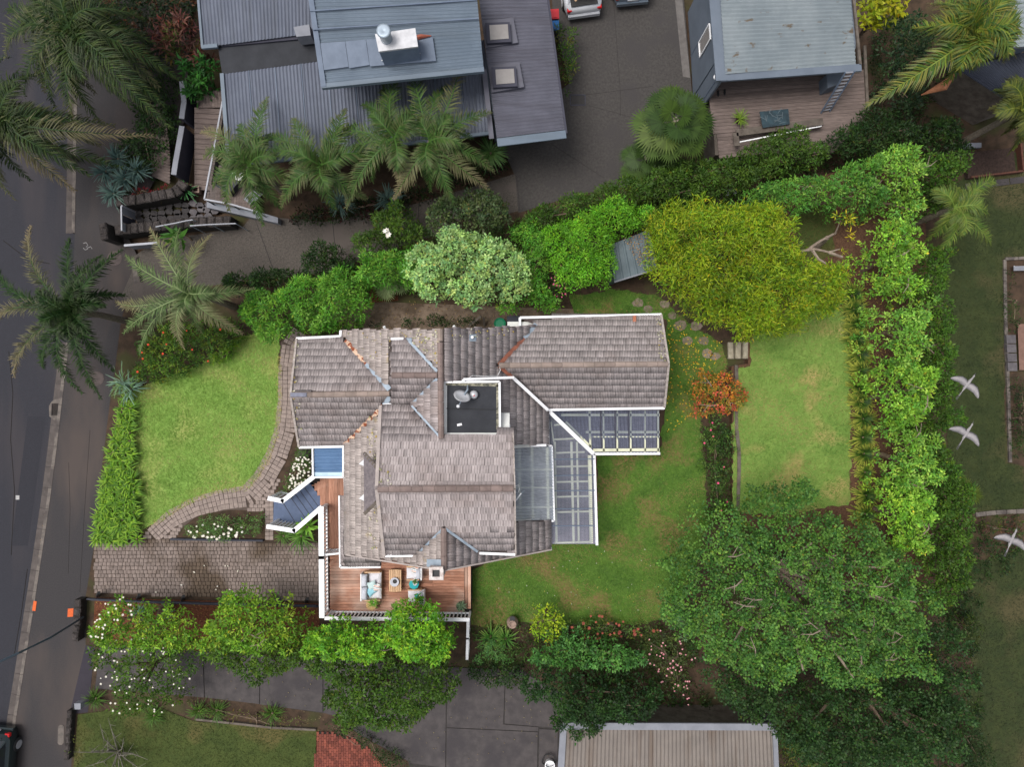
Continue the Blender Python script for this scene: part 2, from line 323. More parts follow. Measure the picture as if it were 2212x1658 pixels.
# road repairs: sealed cracks and a darker trench patch
sheet('road_patch', [(60, 900), (98, 900), (60, 1180), (24, 1180)], -.116, mat('trench_asphalt', lin(42, 42, 49), lin(36, 36, 42), 20, .85, .3, 60))
for cr in ([(20, 760), (30, 850), (22, 950), (34, 1060), (24, 1200)], [(60, 1230), (48, 1330), (30, 1420)], [(10, 520), (60, 560), (110, 570)]):
    MB().tube([P(u + random.uniform(-3, 3), v, -.121) for u, v in cr], .018, 4).build('sealed_crack', m_joint, bpy.data.objects['road'])
for cr in ([(150, 1000), (152, 1100), (146, 1240)], [(196, 930), (184, 1100), (172, 1280)]):
    MB().tube([P(u + random.uniform(-2, 2), v, .0) for u, v in cr], .012, 4).build('sealed_crack', m_joint, bpy.data.objects['footpath'])
# orange survey marks and small covers on the street
props(MB().prism(wpoly([(147, 1316), (159, 1315), (158, 1333), (146, 1334)], 0), .008, .014).build('utility_cover', m_orange), 'orange painted rectangular cover on the footpath near the stone wall', 'cover')
props(MB().prism(wpoly([(73, 1299), (80, 1300), (77, 1321), (70, 1320)], 0), .012, .02).build('survey_mark', m_orange), 'orange paint mark sprayed on the kerb', 'paint mark')
props(MB().prism(wpoly([(34, 1071), (42, 1071), (42, 1080), (34, 1080)], -.12), -.12, -.112).build('road_marker', m_paint), 'small white square marker on the dark road', 'road marker')
props(MB().prism(wpoly([(126, 1571), (130, 1567), (136, 1567), (139, 1571), (138, 1606), (134, 1610), (128, 1610), (125, 1606)], 0), .006, .02).build('valve_cover', m_kerb), 'pale oblong valve cover in the footpath beside the green car', 'cover')
props(MB().lathe(P(248, 558, .004), [(.36, 0), (.36, .012), (.3, .016)], 18).build('manhole_cover', mat('cover_pink', lin(84, 74, 72), lin(70, 62, 60), 6, .8)), 'round manhole cover half hidden by palm at the driveway', 'manhole cover')
props(MB().lathe(P(210, 818, .004), [(.34, 0), (.34, .012), (.28, .016)], 18).build('manhole_cover', MATS['cover_pink']), 'round manhole cover under the street palm fronds by the hedge', 'manhole cover')
# storm drain at the kerb
sdn = thing('storm_drain', 'rusty storm drain grate in a pale concrete apron at the kerb', 'storm drain', P(121, 884, -.11))
MB().prism(wpoly([(112, 868), (119, 863), (134, 862), (132, 903), (117, 908), (107, 900), (106, 878)], -.1), -.118, -.085).build('apron', m_kerb, sdn)
MB().prism(wpoly([(114, 872), (127, 872), (126, 898), (112, 898)], -.08), -.084, -.080).build('pit', m_joint, sdn)
for k in range(10):
    MB().beam(P(113.5, 873.5 + k * 2.6, -.078), P(126.5, 873.5 + k * 2.6, -.078), .022, .03).build('grate_bar', m_iron, sdn)
for (a, b) in (((113, 872), (112, 898)), ((127, 872), (126, 898))): MB().beam(P(*a, -.078), P(*b, -.078), .03, .034).build('grate_frame', m_iron, sdn)
# white chalk scribble
sc_ = thing('chalk_marking', 'white scribbled survey marking on the footpath by the driveway', 'paint mark', P(190, 533, .01))
for a in ([(180, 526), (186, 524), (190, 530), (186, 534)], [(188, 536), (196, 533), (199, 538)], [(180, 536), (184, 540), (190, 538)]):
    MB().tube([P(u, v, .010) for u, v in a], .018, 4).build('stroke', m_paint, sc_)

# driveways
agg = sheet('aggregate_driveway', [(262, 640), (284, 590), (288, 555), (350, 512), (420, 508), (525, 490), (545, 465), (700, 480), (900, 440), (1115, 375), (1122, 455), (900, 520), (700, 590), (430, 620), (330, 700)], .012, m_aggr)
for a, b in (((718, 474), (728, 580)), ((905, 440), (900, 520)), ((548, 465), (600, 610))):
    MB().beam(P(*a, .014), P(*b, .014), .03, .006).build('joint', m_sawn, agg)
dr = sheet('drain_strip', [(283, 560), (292, 557), (300, 610), (290, 614)], .018, m_kerb)
MB().beam(P(297, 556, .02), P(306, 610, .02), .12, .012).build('drain_slot', m_joint, dr)
yard = sheet('concrete_yard', [(1075, 300), (1230, 180), (1195, 40), (1180, -200), (1460, -200), (1500, 260), (1420, 320), (1380, 400), (1250, 420), (1120, 460), (1113, 380)], .016, m_yard)
for a, b in (((1318, -100), (1340, 200)), ((1240, 208), (1410, 186)), ((1340, 200), (1340, 250)), ((1272, 228), (1375, 256)), ((1190, 310), (1305, 385)), ((1116, 380), (1123, 455))):
    MB().beam(P(*a, .017), P(*b, .017), .025, .004).build('joint', m_sawn, yard)
sheet('yard_edge', [(1452, -60), (1468, -60), (1491, 168), (1475, 165)], .022, mat('edge_concrete', lin(104, 100, 98), lin(90, 86, 84), 3, .85, .3))
low = sheet('concrete_driveway', [(215, 1395), (700, 1425), (1000, 1445), (1130, 1450), (1215, 1500), (1215, 1600), (1205, 1720), (900, 1720), (880, 1640), (720, 1545), (400, 1500), (205, 1490)], .012, m_sawn)
def slabs(uvs_list, parent, m):
    for q in uvs_list: MB().prism(wpoly(q, .03), .012, .045).build('slab', m, parent)
slabs([[(216, 1397), (438, 1408), (441, 1508), (206, 1488)], [(440, 1408), (561, 1416), (560, 1522), (443, 1508)], [(563, 1416), (697, 1424), (697, 1540), (562, 1523)],
       [(699, 1424), (964, 1442), (962, 1660), (890, 1650), (780, 1590), (725, 1548), (699, 1541)], [(966, 1442), (1127, 1450), (1090, 1478), (1087, 1566), (1163, 1572), (1163, 1581), (965, 1572)],
       [(965, 1574), (1162, 1583), (1160, 1660), (964, 1658)], [(1092, 1478), (1128, 1452), (1210, 1500), (1205, 1574), (1090, 1564)], [(1165, 1576), (1205, 1578), (1203, 1700), (1163, 1700)]], low, m_slab)
# lawns
front = [(300, 1148), (283, 1000), (276, 900), (285, 845), (330, 828), (400, 800), (470, 770), (520, 725), (605, 718), (601, 800), (605, 870), (598, 940), (570, 1010), (535, 1055), (470, 1062), (400, 1090), (340, 1130)]
backl = [(1020, 1232), (1100, 1190), (1190, 1175), (1290, 1172), (1288, 985), (1425, 985), (1435, 880), (1440, 690), (1240, 680), (1230, 640), (1330, 625), (1420, 640), (1480, 690), (1560, 745), (1575, 790), (1510, 880), (1520, 1000), (1530, 1130), (1490, 1240), (1470, 1320), (1400, 1350), (1240, 1350), (1130, 1345), (1060, 1360), (1020, 1350)]
terr = [(1590, 800), (1622, 790), (1622, 740), (1640, 690), (1800, 640), (1835, 700), (1838, 900), (1835, 1090), (1700, 1110), (1585, 1110), (1582, 900)]
def ragged(uvs, amp=4.0, step=11.0):
    out = []
    for i, a in enumerate(uvs):
        b = uvs[(i + 1) % len(uvs)]; m = max(1, int(math.hypot(b[0] - a[0], b[1] - a[1]) / step))
        for k in range(m): t = k / m; out.append((a[0] + (b[0] - a[0]) * t + random.uniform(-amp, amp), a[1] + (b[1] - a[1]) * t + random.uniform(-amp, amp)))
    return out
front, backl, terr, rl, rl2, bl, up_small = ragged(front, 2.5), ragged(backl), ragged(terr), None, None, None, None
sheet('front_lawn', front, .03, m_lawnA); sheet('back_lawn', backl, .03, m_lawnB)
upper_ter = MB().prism(wpoly([(1580, 792), (1616, 786), (1616, 742), (1640, 640), (1700, 400), (1990, 320), (2000, 480), (2015, 1250), (1900, 1300), (1585, 1115)], .45), -.1, .45).build('terrace_bank', m_bark, kind='structure')
sheet('terrace_lawn', terr, .47, m_lawnC)
rl = ragged([(2030, 420), (2160, 330), (2230, 330), (2230, 560), (2166, 560), (2172, 1000), (2212, 1010), (2212, 1100), (2050, 1115), (2040, 700)], 2)
sheet('neighbour_lawn', rl, .03, m_lawnD)
rl2 = [(2060, 1230), (2230, 1180), (2230, 1700), (2080, 1700), (2100, 1450)]; rl2 = ragged(rl2, 6)
sheet('lower_lawn', rl2, .03, m_lawnD)
bl = [(155, 1700), (168, 1545), (330, 1525), (420, 1560), (690, 1580), (676, 1700)]
sheet('verge_lawn', bl, .03, m_lawnE)
up_small = ragged([(1715, 445), (1800, 440), (1800, 560), (1720, 560)], 6)
sheet('shaded_lawn', up_small, .47, m_lawnE)
sheet('mulch_bed', [(205, 1292), (690, 1305), (690, 1400), (430, 1410), (200, 1385)], .02, m_redbark)
sheet('hedge_bed', [(1838, 560), (1905, 560), (1925, 1200), (1845, 1180)], .475, m_bark)
sheet('side_path', [(700, 645), (880, 655), (1240, 668), (1240, 712), (740, 712), (690, 715)], .016, m_side)
sheet('brick_bed', [(800, 605), (860, 600), (860, 650), (800, 655)], .02, m_redbark)

def bladefield(name, uvs, z, n_m2, pal, label, ln=.11, wd=.022):
    poly = wpoly(uvs, z); xs = [p[0] for p in poly]; ys = [p[1] for p in poly]; A = (max(xs) - min(xs)) * (max(ys) - min(ys)); n = int(A * n_m2)
    x = rng.uniform(min(xs), max(xs), n); y = rng.uniform(min(ys), max(ys), n); k = inpoly(x, y, poly); x, y = x[k], y[k]; n = len(x)
    a = rng.normal(0.6, 1.3, n); L = ln * rng.uniform(.5, 1.3, n); hgt = L * rng.uniform(.25, .7, n)
    s = np.stack([-np.sin(a), np.cos(a)], 1) * wd * .5; d = np.stack([np.cos(a), np.sin(a)], 1) * L[:, None]
    b = np.stack([x, y], 1); zz = np.full(n, z)
    V = np.stack([np.c_[b - s, zz], np.c_[b + s, zz], np.c_[b + d, zz + hgt]], 1).reshape(-1, 3)
    pal = np.array(pal); pt = np.sin(x * 1.1 + 3 * np.sin(y * .7)) * np.sin(y * 1.3 + 2 * np.sin(x * .5)) * .5 + .5
    idx = np.clip((pt * .55 + rng.uniform(0, .5, n)) * len(pal), 0, len(pal) - 1).astype(int)
    c = pal[idx] * rng.uniform(.8, 1.2, (n, 1))
    return npmesh(name, V, np.arange(3 * n).reshape(-1, 3), BLADE, None, np.repeat(c, 3, 0), label=label, cat='grass', kind='stuff')
G = lambda *a: lin(*a)
bladefield('grass', front, .03, 520, [G(100, 134, 52), G(118, 151, 66), G(134, 161, 76), G(156, 157, 94)], 'mown bright green grass of the front lawn', .14)
bladefield('grass', backl, .03, 420, [G(60, 94, 30), G(78, 114, 38), G(96, 128, 48), G(124, 118, 68)], 'patchy green grass with bare spots behind the house', .14)
bladefield('grass', terr, .47, 330, [G(88, 120, 50), G(108, 136, 60), G(126, 144, 72), G(146, 136, 82)], 'dry mown grass of the raised terrace lawn', .14)
bladefield('grass', rl, .03, 220, [G(38, 48, 24), G(48, 58, 28), G(58, 64, 32)], 'dark grass of the neighbouring lawn below the birds')
bladefield('grass', rl2, .03, 160, [G(38, 46, 24), G(46, 52, 28), G(56, 58, 34)], 'dark grass in the lower right corner')
bladefield('grass', bl, .03, 220, [G(54, 66, 28), G(66, 76, 34), G(78, 82, 40)], 'olive grass of the verge lawn behind the parked green car')
bladefield('grass', up_small, .47, 200, [G(72, 70, 36), G(84, 80, 44), G(60, 66, 30)], 'thin grass under the yellow-green tree')

bladefield('grass', [(598, 770), (606, 770), (609, 870), (601, 945), (576, 1012), (538, 1060), (470, 1066), (400, 1094), (338, 1134), (320, 1140), (330, 1128), (398, 1084), (468, 1056), (528, 1050), (563, 1004), (590, 940), (598, 870)], .035, 420, [G(170, 160, 100), G(186, 166, 108), G(150, 156, 84)], 'dry straw-coloured grass edge along the garden path', .1)
# small pieces laid as parts of the setting ---------------------------------------------------------------
def unit_paver(name, m, sx=1, sy=1, h=1, b=.08):
    me = bpy.data.meshes.new(name); q = MB().box((0, 0, 0), 1, 1, 1, 0, b); me.from_pydata(q.v, [], q.f); me.update(); me.materials.append(m); return me, np.array(q.v), q.f
def lay(mats_, base, parent, name, m, limit=300, key=None):
    """the first `limit` matrices become objects that share one mesh, the rest one joined part"""
    me, V, Fc = base
    if key: mats_ = sorted(mats_, key=key)
    for mw in mats_[:limit]: share(name, me, parent, mw)
    rest = mats_[limit:]
    if rest:
        Vh = np.c_[V, np.ones(len(V))]; A = np.array([[list(r) for r in mw] for mw in rest]); W = np.einsum('nij,vj->nvi', A, Vh)[:, :, :3]
        quads = np.array([f for f in Fc if len(f) == 4]); nv = len(V)
        FF = (quads[None] + (np.arange(len(rest)) * nv)[:, None, None]).reshape(-1, 4)
        npmesh('far_' + name + 's', W.reshape(-1, 3), FF, m, parent, kind='stuff')
pav = unit_paver('paver', m_pathp); cob = unit_paver('cobble', m_cob); brk = unit_paver('brick', m_brick)
def M4(p, sx, sy, sz, rz): return Matrix.Translation(p) @ Matrix.Rotation(rz, 4, 'Z') @ Matrix.Diagonal((sx, sy, sz, 1))
# cobbled driveway
dpoly = [(205, 1172), (300, 1170), (330, 1162), (380, 1166), (570, 1170), (694, 1172), (694, 1300), (540, 1294), (205, 1282)]
drv = sheet('cobbled_driveway', dpoly, .012, m_sandj); wp = wpoly(dpoly, .03); ms = []
y = -7.2
while y > -10.6:
    x = -20.3 + random.uniform(0, .1)
    while x < -9.0:
        wd = random.uniform(.15, .23); cx = x + wd / 2
        if inpoly(np.array([cx]), np.array([y]), wp)[0]:
            ms.append(M4((cx, y + random.uniform(-.008, .008), .012), wd - .02, .165, .036 + random.uniform(-.006, .006), random.uniform(-.04, .04)))
        x += wd
    y -= .185
lay(ms, cob, drv, 'cobble', m_cob, 300, key=lambda m: m.translation.length)
# paved garden path
pathc = [(648, 716), (628, 745), (621, 800), (622, 860), (616, 930), (598, 985), (570, 1035), (535, 1072), (480, 1080), (420, 1096), (370, 1122), (330, 1158)]
pthp = sheet('garden_path', [(665, 716), (640, 745), (634, 800), (635, 865), (632, 940), (612, 1000), (596, 1040), (592, 1078), (590, 1170), (574, 1168), (572, 1105), (500, 1102), (430, 1112), (395, 1140), (376, 1168), (298, 1168), (345, 1130), (400, 1088), (470, 1060), (530, 1056), (566, 1012), (598, 940), (606, 870), (604, 800), (606, 740), (632, 716)], .014, m_sandj)
ms = []; pc = along([P(u, v, .014) for u, v in pathc], .205)
for i, p in enumerate(pc[:-1]):
    d = (pc[i + 1] - p).normalized(); s = Vector((d.y, -d.x, 0)); a = math.atan2(d.y, d.x); n = 4
    wfull = .66 + .28 * max(0, math.sin(i / len(pc) * 3.1)) ; o = .1 if i % 2 else 0
    for k in range(n):
        t = (k + .5) / n - .5
        ms.append(M4(p + s * (t * wfull * 1.12 + random.uniform(-.01, .01)) + d * .1, .188, wfull * 1.12 / n - .02, .035 + random.uniform(-.006, .006), a + random.uniform(-.03, .03)))
pw = wpoly([(573, 1078), (591, 1078), (590, 1168), (574, 1166)], .02)
for j in range(10):
    for i in range(2):
        p = P(577.5 + i * 9, 1083 + j * 8.9, .014); ms.append(M4(p, .185, .18, .035, random.uniform(-.03, .03)))
for pg in ([(300, 1168), (330, 1141), (366, 1124), (398, 1138), (376, 1168)], [(516, 1062), (566, 1014), (612, 1000), (592, 1080), (574, 1104), (480, 1099)]):
    wq = wpoly(pg, .02); q0 = P(pg[0][0] - 40, pg[0][1] + 40, .014)
    for i in range(22):
        for j in range(22):
            p = q0 + Vector((i * .2 + (.1 if j % 2 else 0), j * .175, 0))
            if inpoly(np.array([p.x]), np.array([p.y]), wq)[0] and min((p - m.translation).length for m in ms) > .16: ms.append(M4(p, .185, .158, .03 + random.uniform(-.004, .004), random.uniform(-.03, .03)))
lay(ms, pav, pthp, 'paver', m_pathp, 300)
# brick path in the lower neighbour's garden
bp_uv = [(684, 1580), (715, 1585), (772, 1600), (840, 1658), (850, 1690), (678, 1690)]
bpt = sheet('brick_path', bp_uv, .03, m_joint); wp = wpoly(bp_uv, .03); ms = []; a0 = math.radians(3)
for i in range(40):
    for j in range(30):
        p = P(676, 1576, .03) + Vector((i * .118, -j * .235 - (.117 if i % 2 else 0), 0))
        if inpoly(np.array([p.x]), np.array([p.y]), wp)[0]: ms.append(M4(p, .108, .222, .03 + random.uniform(0, .008), random.uniform(-.02, .02)))
lay(ms, brk, bpt, 'brick', m_brick, 300)
# stepping stones, each a piece of the back garden's path
for i, (u, v, r) in enumerate([(1470, 703, 15), (1504, 705, 14), (1485, 737, 13), (1520, 737, 13), (1528, 764, 14), (1400, 668, 12), (1435, 658, 12), (1378, 655, 13), (1452, 682, 11), (1545, 770, 12)]):
    pts = [P(u + r * math.cos(t) * random.uniform(.8, 1.1), v + .8 * r * math.sin(t) * random.uniform(.8, 1.1), .05)[:2] for t in np.linspace(0, 2 * math.pi, 9)[:-1]]
    props(MB().prism(pts, 0, .055).build('stepping_stone', m_stepst),
          ['round stepping stone nearest the right gable end of the tiled roof', 'pale stepping stone right of the stone nearest the gable', 'stepping stone third along towards the stone steps', 'stepping stone below the yellow-green tree edge', 'stepping stone just left of the stone steps', 'small stepping stone above the right wing gutter', 'pale stepping stone in the dirt above the gutter corner', 'leftmost stepping stone in the dirt north of the right wing', 'small stepping stone off the top right roof corner', 'stepping stone touching the lowest stone step'][i], 'stepping stone', 'stepping stones of the back garden')
stp = thing('garden_steps', 'three pale stone steps up to the terrace lawn', 'steps', P(1588, 757, 0))
for k, (u, z) in enumerate(((1577, .16), (1591, .3), (1605, .44))): MB().box(P(u, 758, 0), .26, .8, z, random.uniform(-.05, .05), .03).build('stone_step', m_step, stp)
tw = thing('retaining_wall', 'low weathered timber retaining wall along the terrace lawn', 'retaining wall', P(1582, 930, 0))
rp = along([P(u, v, 0) for u, v in ((1583, 790), (1584, 850), (1583, 920), (1590, 985), (1588, 1050), (1586, 1112))], .9)
for a, b in zip(rp[:-1], rp[1:]):
    MB().beam(a, b - (b - a).normalized() * .02, .16, .52 + random.uniform(-.03, .03)).build('sleeper', m_gtimb, tw)
# far right brick edging and pads
ed = thing('brick_edging', 'pale kerb edging around the dark planting bed at right', 'edging', P(2168, 700, 0))
for a, b in zip(along([P(u, v, .0) for u, v in ((2225, 558), (2168, 560))], .5)[:-1], along([P(u, v, .0) for u, v in ((2225, 558), (2168, 560))], .5)[1:]): MB().beam(a, b - (b - a) * .04, .14, .1).build('edge_stone', m_kerb, ed)
ep = along([P(u, v, .0) for u, v in ((2168, 562), (2170, 700), (2176, 850), (2180, 1000))], .5)
for a, b in zip(ep[:-1], ep[1:]): MB().beam(a, b - (b - a) * .04, .14, .1).build('edge_stone', m_kerb, ed)
ed2 = thing('brick_edging', 'grey brick edging at the foot of the neighbouring lawn', 'edging', P(2150, 1108, 0))
ep = along([P(u, v, .0) for u, v in ((2105, 1112), (2150, 1107), (2215, 1104))], .45)
for a, b in zip(ep[:-1], ep[1:]): MB().beam(a, b - (b - a) * .05, .2, .12).build('edge_stone', m_kerb, ed2)
tp = thing('tiled_landing', 'pale tiled landing beside the hedge at the far right edge', 'paving', P(2185, 755, 0))
for k in range(4): MB().prism(wpoly([(2174 + k, 724 + k * 20), (2194 + k, 724 + k * 20), (2195 + k, 742 + k * 20), (2175 + k, 742 + k * 20)], .2), 0, .2).build('tile', m_flag, tp)
sheet('right_terrace', [(2198, 700), (2260, 700), (2260, 800), (2202, 800)], .21, mat('pink_paving', lin(120, 92, 82), lin(104, 80, 70), 4, .8))
bn = thing('garden_bench', 'white bench cut off by the right edge of the picture', 'bench', P(2205, 580, 0))
for k in range(3): MB().beam(P(2189, 577 + k * 3.4, .45), P(2240, 576 + k * 3.4, .45), .07, .03).build('seat_slat', m_cap, bn)
for u in (2191, 2236):
    for v in (577, 584): MB().beam(P(u, v, 0), P(u, v, .45), .05, .05, (0, 1, 0)).build('leg', m_white, bn)

# ================================================================== THE TILED HOUSE
house = thing('tiled_house', 'large white house with weathered brown-grey concrete tile roofs in the middle of the section', 'house', P(1000, 950, 0))
def gprof(pts, a0, a1, axis):                     # profile (t,z) extruded along an axis
    q = MB(); n = len(pts); f = (lambda t, z, a: (t, a, z)) if axis == 'y' else (lambda t, z, a: (a, t, z))
    q.add([f(t, z, a0) for t, z in pts] + [f(t, z, a1) for t, z in pts], [tuple(range(n)), tuple(range(n, 2 * n))[::-1]] + [(i + n, (i + 1) % n + n, (i + 1) % n, i) for i in range(n)]); return q
for y_0, y_1, xe_, ze_ in ((-2.75, 1.9, 1.2, 3.1), (-5.85, -2.75, -.15, 4.0), (-6.9, -5.85, 1.2, 3.1)): gprof([(-7, 0), (xe_, 0), (xe_, ze_), (-2.74, 5.7), (-7, 3.1)], y_0, y_1, 'y').build('wall', m_weather, house)
gprof([(-1.2, 0), (-1.2, 5.1), (-3.96, 6.9), (-6.7, 5.0), (-6.7, 0)], -4.95, -.1, 'x').build('wall', m_weather, house)
gprof([(1.5, 0), (1.5, 3.0), (-.44, 4.3), (-2.4, 3.0), (-2.4, 0)], -8.9, -6.9, 'x').build('wall', m_weather, house)
gprof([(2.7, 0), (2.7, 3.0), (.78, 4.35), (-.75, 3.1), (-.75, 0)], -.2, 6.1, 'x').build('wall', m_weather, house)
gprof([(1.5, 4.2), (1.5, 5.0), (.3, 5.75), (-.8, 5.0), (-.8, 4.2)], -4.75, -2.8, 'x').build('dormer_wall', m_weather, house)
def wall_window(cx, cy, z0, wd, ht, ax, sg):        # frame and panes proud of a wall; ax = axis of the wall normal, sg = its sign
    def bx(a0, a1, z_0, z_1, d0, d1):
        lo, hi = sorted((d0 * sg, d1 * sg))
        if ax == 'x': return MB().box((cx + (lo + hi) / 2, cy + (a0 + a1) / 2, z_0), hi - lo, a1 - a0, z_1 - z_0)
        return MB().box((cx + (a0 + a1) / 2, cy + (lo + hi) / 2, z_0), a1 - a0, hi - lo, z_1 - z_0)
    f = bx(-wd / 2, wd / 2, z0, z0 + ht, 0, .03).build('window', m_white, house)
    for s_ in (-1, 1): bx(min(s_ * .04, s_ * (wd / 2 - .07)), max(s_ * .04, s_ * (wd / 2 - .07)), z0 + .08, z0 + ht - .08, .02, .036).build('pane', m_glass, f)
    bx(-wd / 2 - .06, wd / 2 + .06, z0 - .06, z0, 0, .1).build('sill', m_white, f)
for a_ in ((-.1, -2.3, 4.05, 1.2, .9, 'x', 1), (-.1, -5.3, 4.05, 1.2, .9, 'x', 1), (-5.4, -6.9, 1.05, 1.6, 2.0, 'y', -1), (-.3, -6.9, 1.3, 1.4, 1.3, 'y', -1), (6.1, .95, 1.1, 1.6, 1.2, 'x', 1), (2.6, -.75, .3, 1.8, 2.1, 'y', -1), (4.7, -.75, .3, 1.8, 2.1, 'y', -1), (-8.9, -.45, 1.1, 1.6, 1.3, 'x', -1), (3.5, 2.7, 1.2, 1.4, 1.1, 'y', 1), (-7.0, -4.2, 1.05, 1.4, 2.0, 'x', -1), (-1.5, 1.9, 1.2, 1.2, 1.1, 'y', 1)): wall_window(*a_)
PL = dict(Bw=plane3((740, 965, 3.2), (740, 1165, 3.2), (953, 900, 6.0)), Be=plane3((1184, 900, 3.2), (1188, 1187, 3.2), (956, 900, 6.0)),
          An=plane3((641, 733, 3.2), (737, 728, 3.2), (735, 852, 4.6)), As=plane3((646, 965, 3.2), (744, 963, 3.2), (735, 852, 4.6)),
          Cn=plane3((1124, 687, 3.2), (1427, 680, 3.2), (1260, 788, 4.65)), Cs=plane3((1182, 884, 3.2), (1434, 880, 3.2), (1260, 788, 4.65)),
          En=plane3((822, 877, 5.2), (890, 877, 5.2), (960, 1057, 7.15)), Es=plane3((830, 1200, 5.25), (1113, 1196, 5.25), (960, 1057, 7.15)),
          Dn=plane3((845, 734, 5.14), (873, 734, 5.14), (900, 811, 5.95)), Ds=plane3((845, 873, 5.14), (890, 873, 5.14), (900, 811, 5.95)),
          Gw=plane3((735, 1075, 2.6), (736, 1225, 2.6), (747, 1150, 2.95)), Gs=plane3((736, 1225, 2.6), (823, 1224, 2.6), (780, 1203, 3.0)))
EAVE = {k: (Vector((0, 1, 0)) if k in ('Bw', 'Be', 'Gw') else Vector((1, -.012, 0))) for k in PL}
POLY = [('Bw', [(738, 713), (951, 711), (951, 806), (884, 737), (872, 733), (843, 733), (843, 845), (746, 735)], 1),
        ('Bw', [(947, 815), (950, 948), (889, 875)], 0),
        ('Bw', [(745, 963), (843, 870), (823, 880), (814, 1057), (829, 1202), (902, 1198), (958, 1140), (958, 1232), (823, 1209), (748, 1199)], 1),
        ('Be', [(955, 711), (1122, 705), (1158, 701), (1076, 790), (1107, 817), (1181, 884), (1184, 961), (1107, 961), (1107, 929), (1075, 929), (1078, 824), (959, 824)], 0),
        ('Be', [(962, 1232), (962, 1140), (1034, 1192), (1113, 1197), (1112, 1128), (1187, 1125), (1189, 1187)], 0),
        ('An', [(641, 733), (737, 728), (746, 735), (844, 846), (628, 853)], 0), ('As', [(646, 965), (744, 963), (844, 857), (842, 849), (628, 853)], 0),
        ('Cn', [(1124, 687), (1427, 680), (1443, 787), (1078, 790), (1158, 701)], 0), ('Cs', [(1182, 884), (1434, 880), (1443, 787), (1078, 790)], 0),
        ('En', [(822, 877), (890, 877), (952, 947), (958, 944), (1069, 943), (1076, 930), (1107, 929), (1111, 1057), (814, 1057)], 0),
        ('Es', [(830, 1200), (900, 1198), (960, 1140), (1032, 1192), (1113, 1196), (1111, 1057), (814, 1057)], 0),
        ('Dn', [(845, 734), (873, 733), (884, 738), (946, 806), (946, 812), (844, 812)], 0), ('Ds', [(844, 873), (890, 873), (946, 816), (946, 812), (844, 812)], 0),
        ('Gw', [(735, 1072), (745, 1072), (748, 1199), (736, 1225)], 0), ('Gs', [(736, 1225), (748, 1199), (823, 1209), (823, 1224)], 0)]
rq = MB()
for k, uv, l in POLY:
    A, n = PL[k]; pts = [onplane(PL[k], u, v) - n * .035 for u, v in uv]
    if sum((pts[i].x * pts[(i + 1) % len(pts)].y - pts[(i + 1) % len(pts)].x * pts[i].y) for i in range(len(pts))) < 0: pts = pts[::-1]
    rq.slab(pts, .10)
roof = rq.build('roof', m_tileb, house)
def tilemesh(name, m):
    q = MB()
    for k in range(3):                                  # three pans, each with its own weathering
        x0 = -.485 + k * .3234; xs = [x0, x0 + .075, x0 + .235, x0 + .312]; hs = [1, .1, .1, 1]
        q.add([(x, 0, .036 + .016 * h) for x, h in zip(xs, hs)] + [(x, 1.10, .000 + .016 * h) for x, h in zip(xs, hs)] + [(x, 0, -.005) for x in xs],
              [(i, i + 1, i + 5, i + 4) for i in range(3)] + [(i + 8, i + 9, i + 1, i) for i in range(3)])
    me = bpy.data.meshes.new(name); me.from_pydata(q.v, [], q.f); me.update(); me.materials.append(m); return me, np.array(q.v), q.f
tA, tB = tilemesh('tile', m_tile), tilemesh('tile_lichen', m_tilew)
TW, TL = .33, .335
sets = {0: [], 1: []}
for k, uv, lich in POLY:
    A, n = PL[k]; e = EAVE[k]; e = (e - n * e.dot(n)).normalized(); s = n.cross(e)
    if s.z < 0: s = -s; e = -e
    pts = [onplane(PL[k], u, v) for u, v in uv]; pl2 = [((p - A).dot(e), (p - A).dot(s)) for p in pts]
    a0, a1 = min(p[0] for p in pl2), max(p[0] for p in pl2); b0, b1 = min(p[1] for p in pl2), max(p[1] for p in pl2)
    R = Matrix((e, s, n)).transposed().to_4x4(); r = 0; b = b0 - .03
    while b < b1:
        a = a0 - (TW / 2 if r % 2 else 0)
        while a < a1 + TW:
            cx, cy = a + TW / 2, b + TL / 2
            ok = inpoly(np.array([cx - TW * .42, cx + TW * .42, cx - TW * .42, cx + TW * .42]), np.array([b + .06, b + .06, b + TL * .9, b + TL * .9]), pl2)
            jz = random.uniform(-.004, .006)
            def put(x, wd): sets[lich].append(Matrix.Translation(A + e * x + s * (b + random.uniform(-.008, .008)) + n * jz) @ R @ Matrix.Rotation(random.uniform(-.008, .008), 4, 'Z') @ Matrix.Diagonal((wd, TL, 1, 1)))
            if ok.all(): put(cx, TW)
            elif inpoly(np.array([cx]), np.array([cy]), pl2)[0] or ok.any():
                for j in range(3):
                    x3 = a + TW * (j + .5) / 3
                    if inpoly(np.array([x3]), np.array([cy]), pl2)[0]: put(x3, TW / 3)
            a += TW
        b += TL; r += 1
lay(sets[0], tA, roof, 'tile', m_tile, 300, key=lambda m: -m.translation.z)
lay(sets[1], tB, roof, 'lichen_tile', m_tilew, 0)
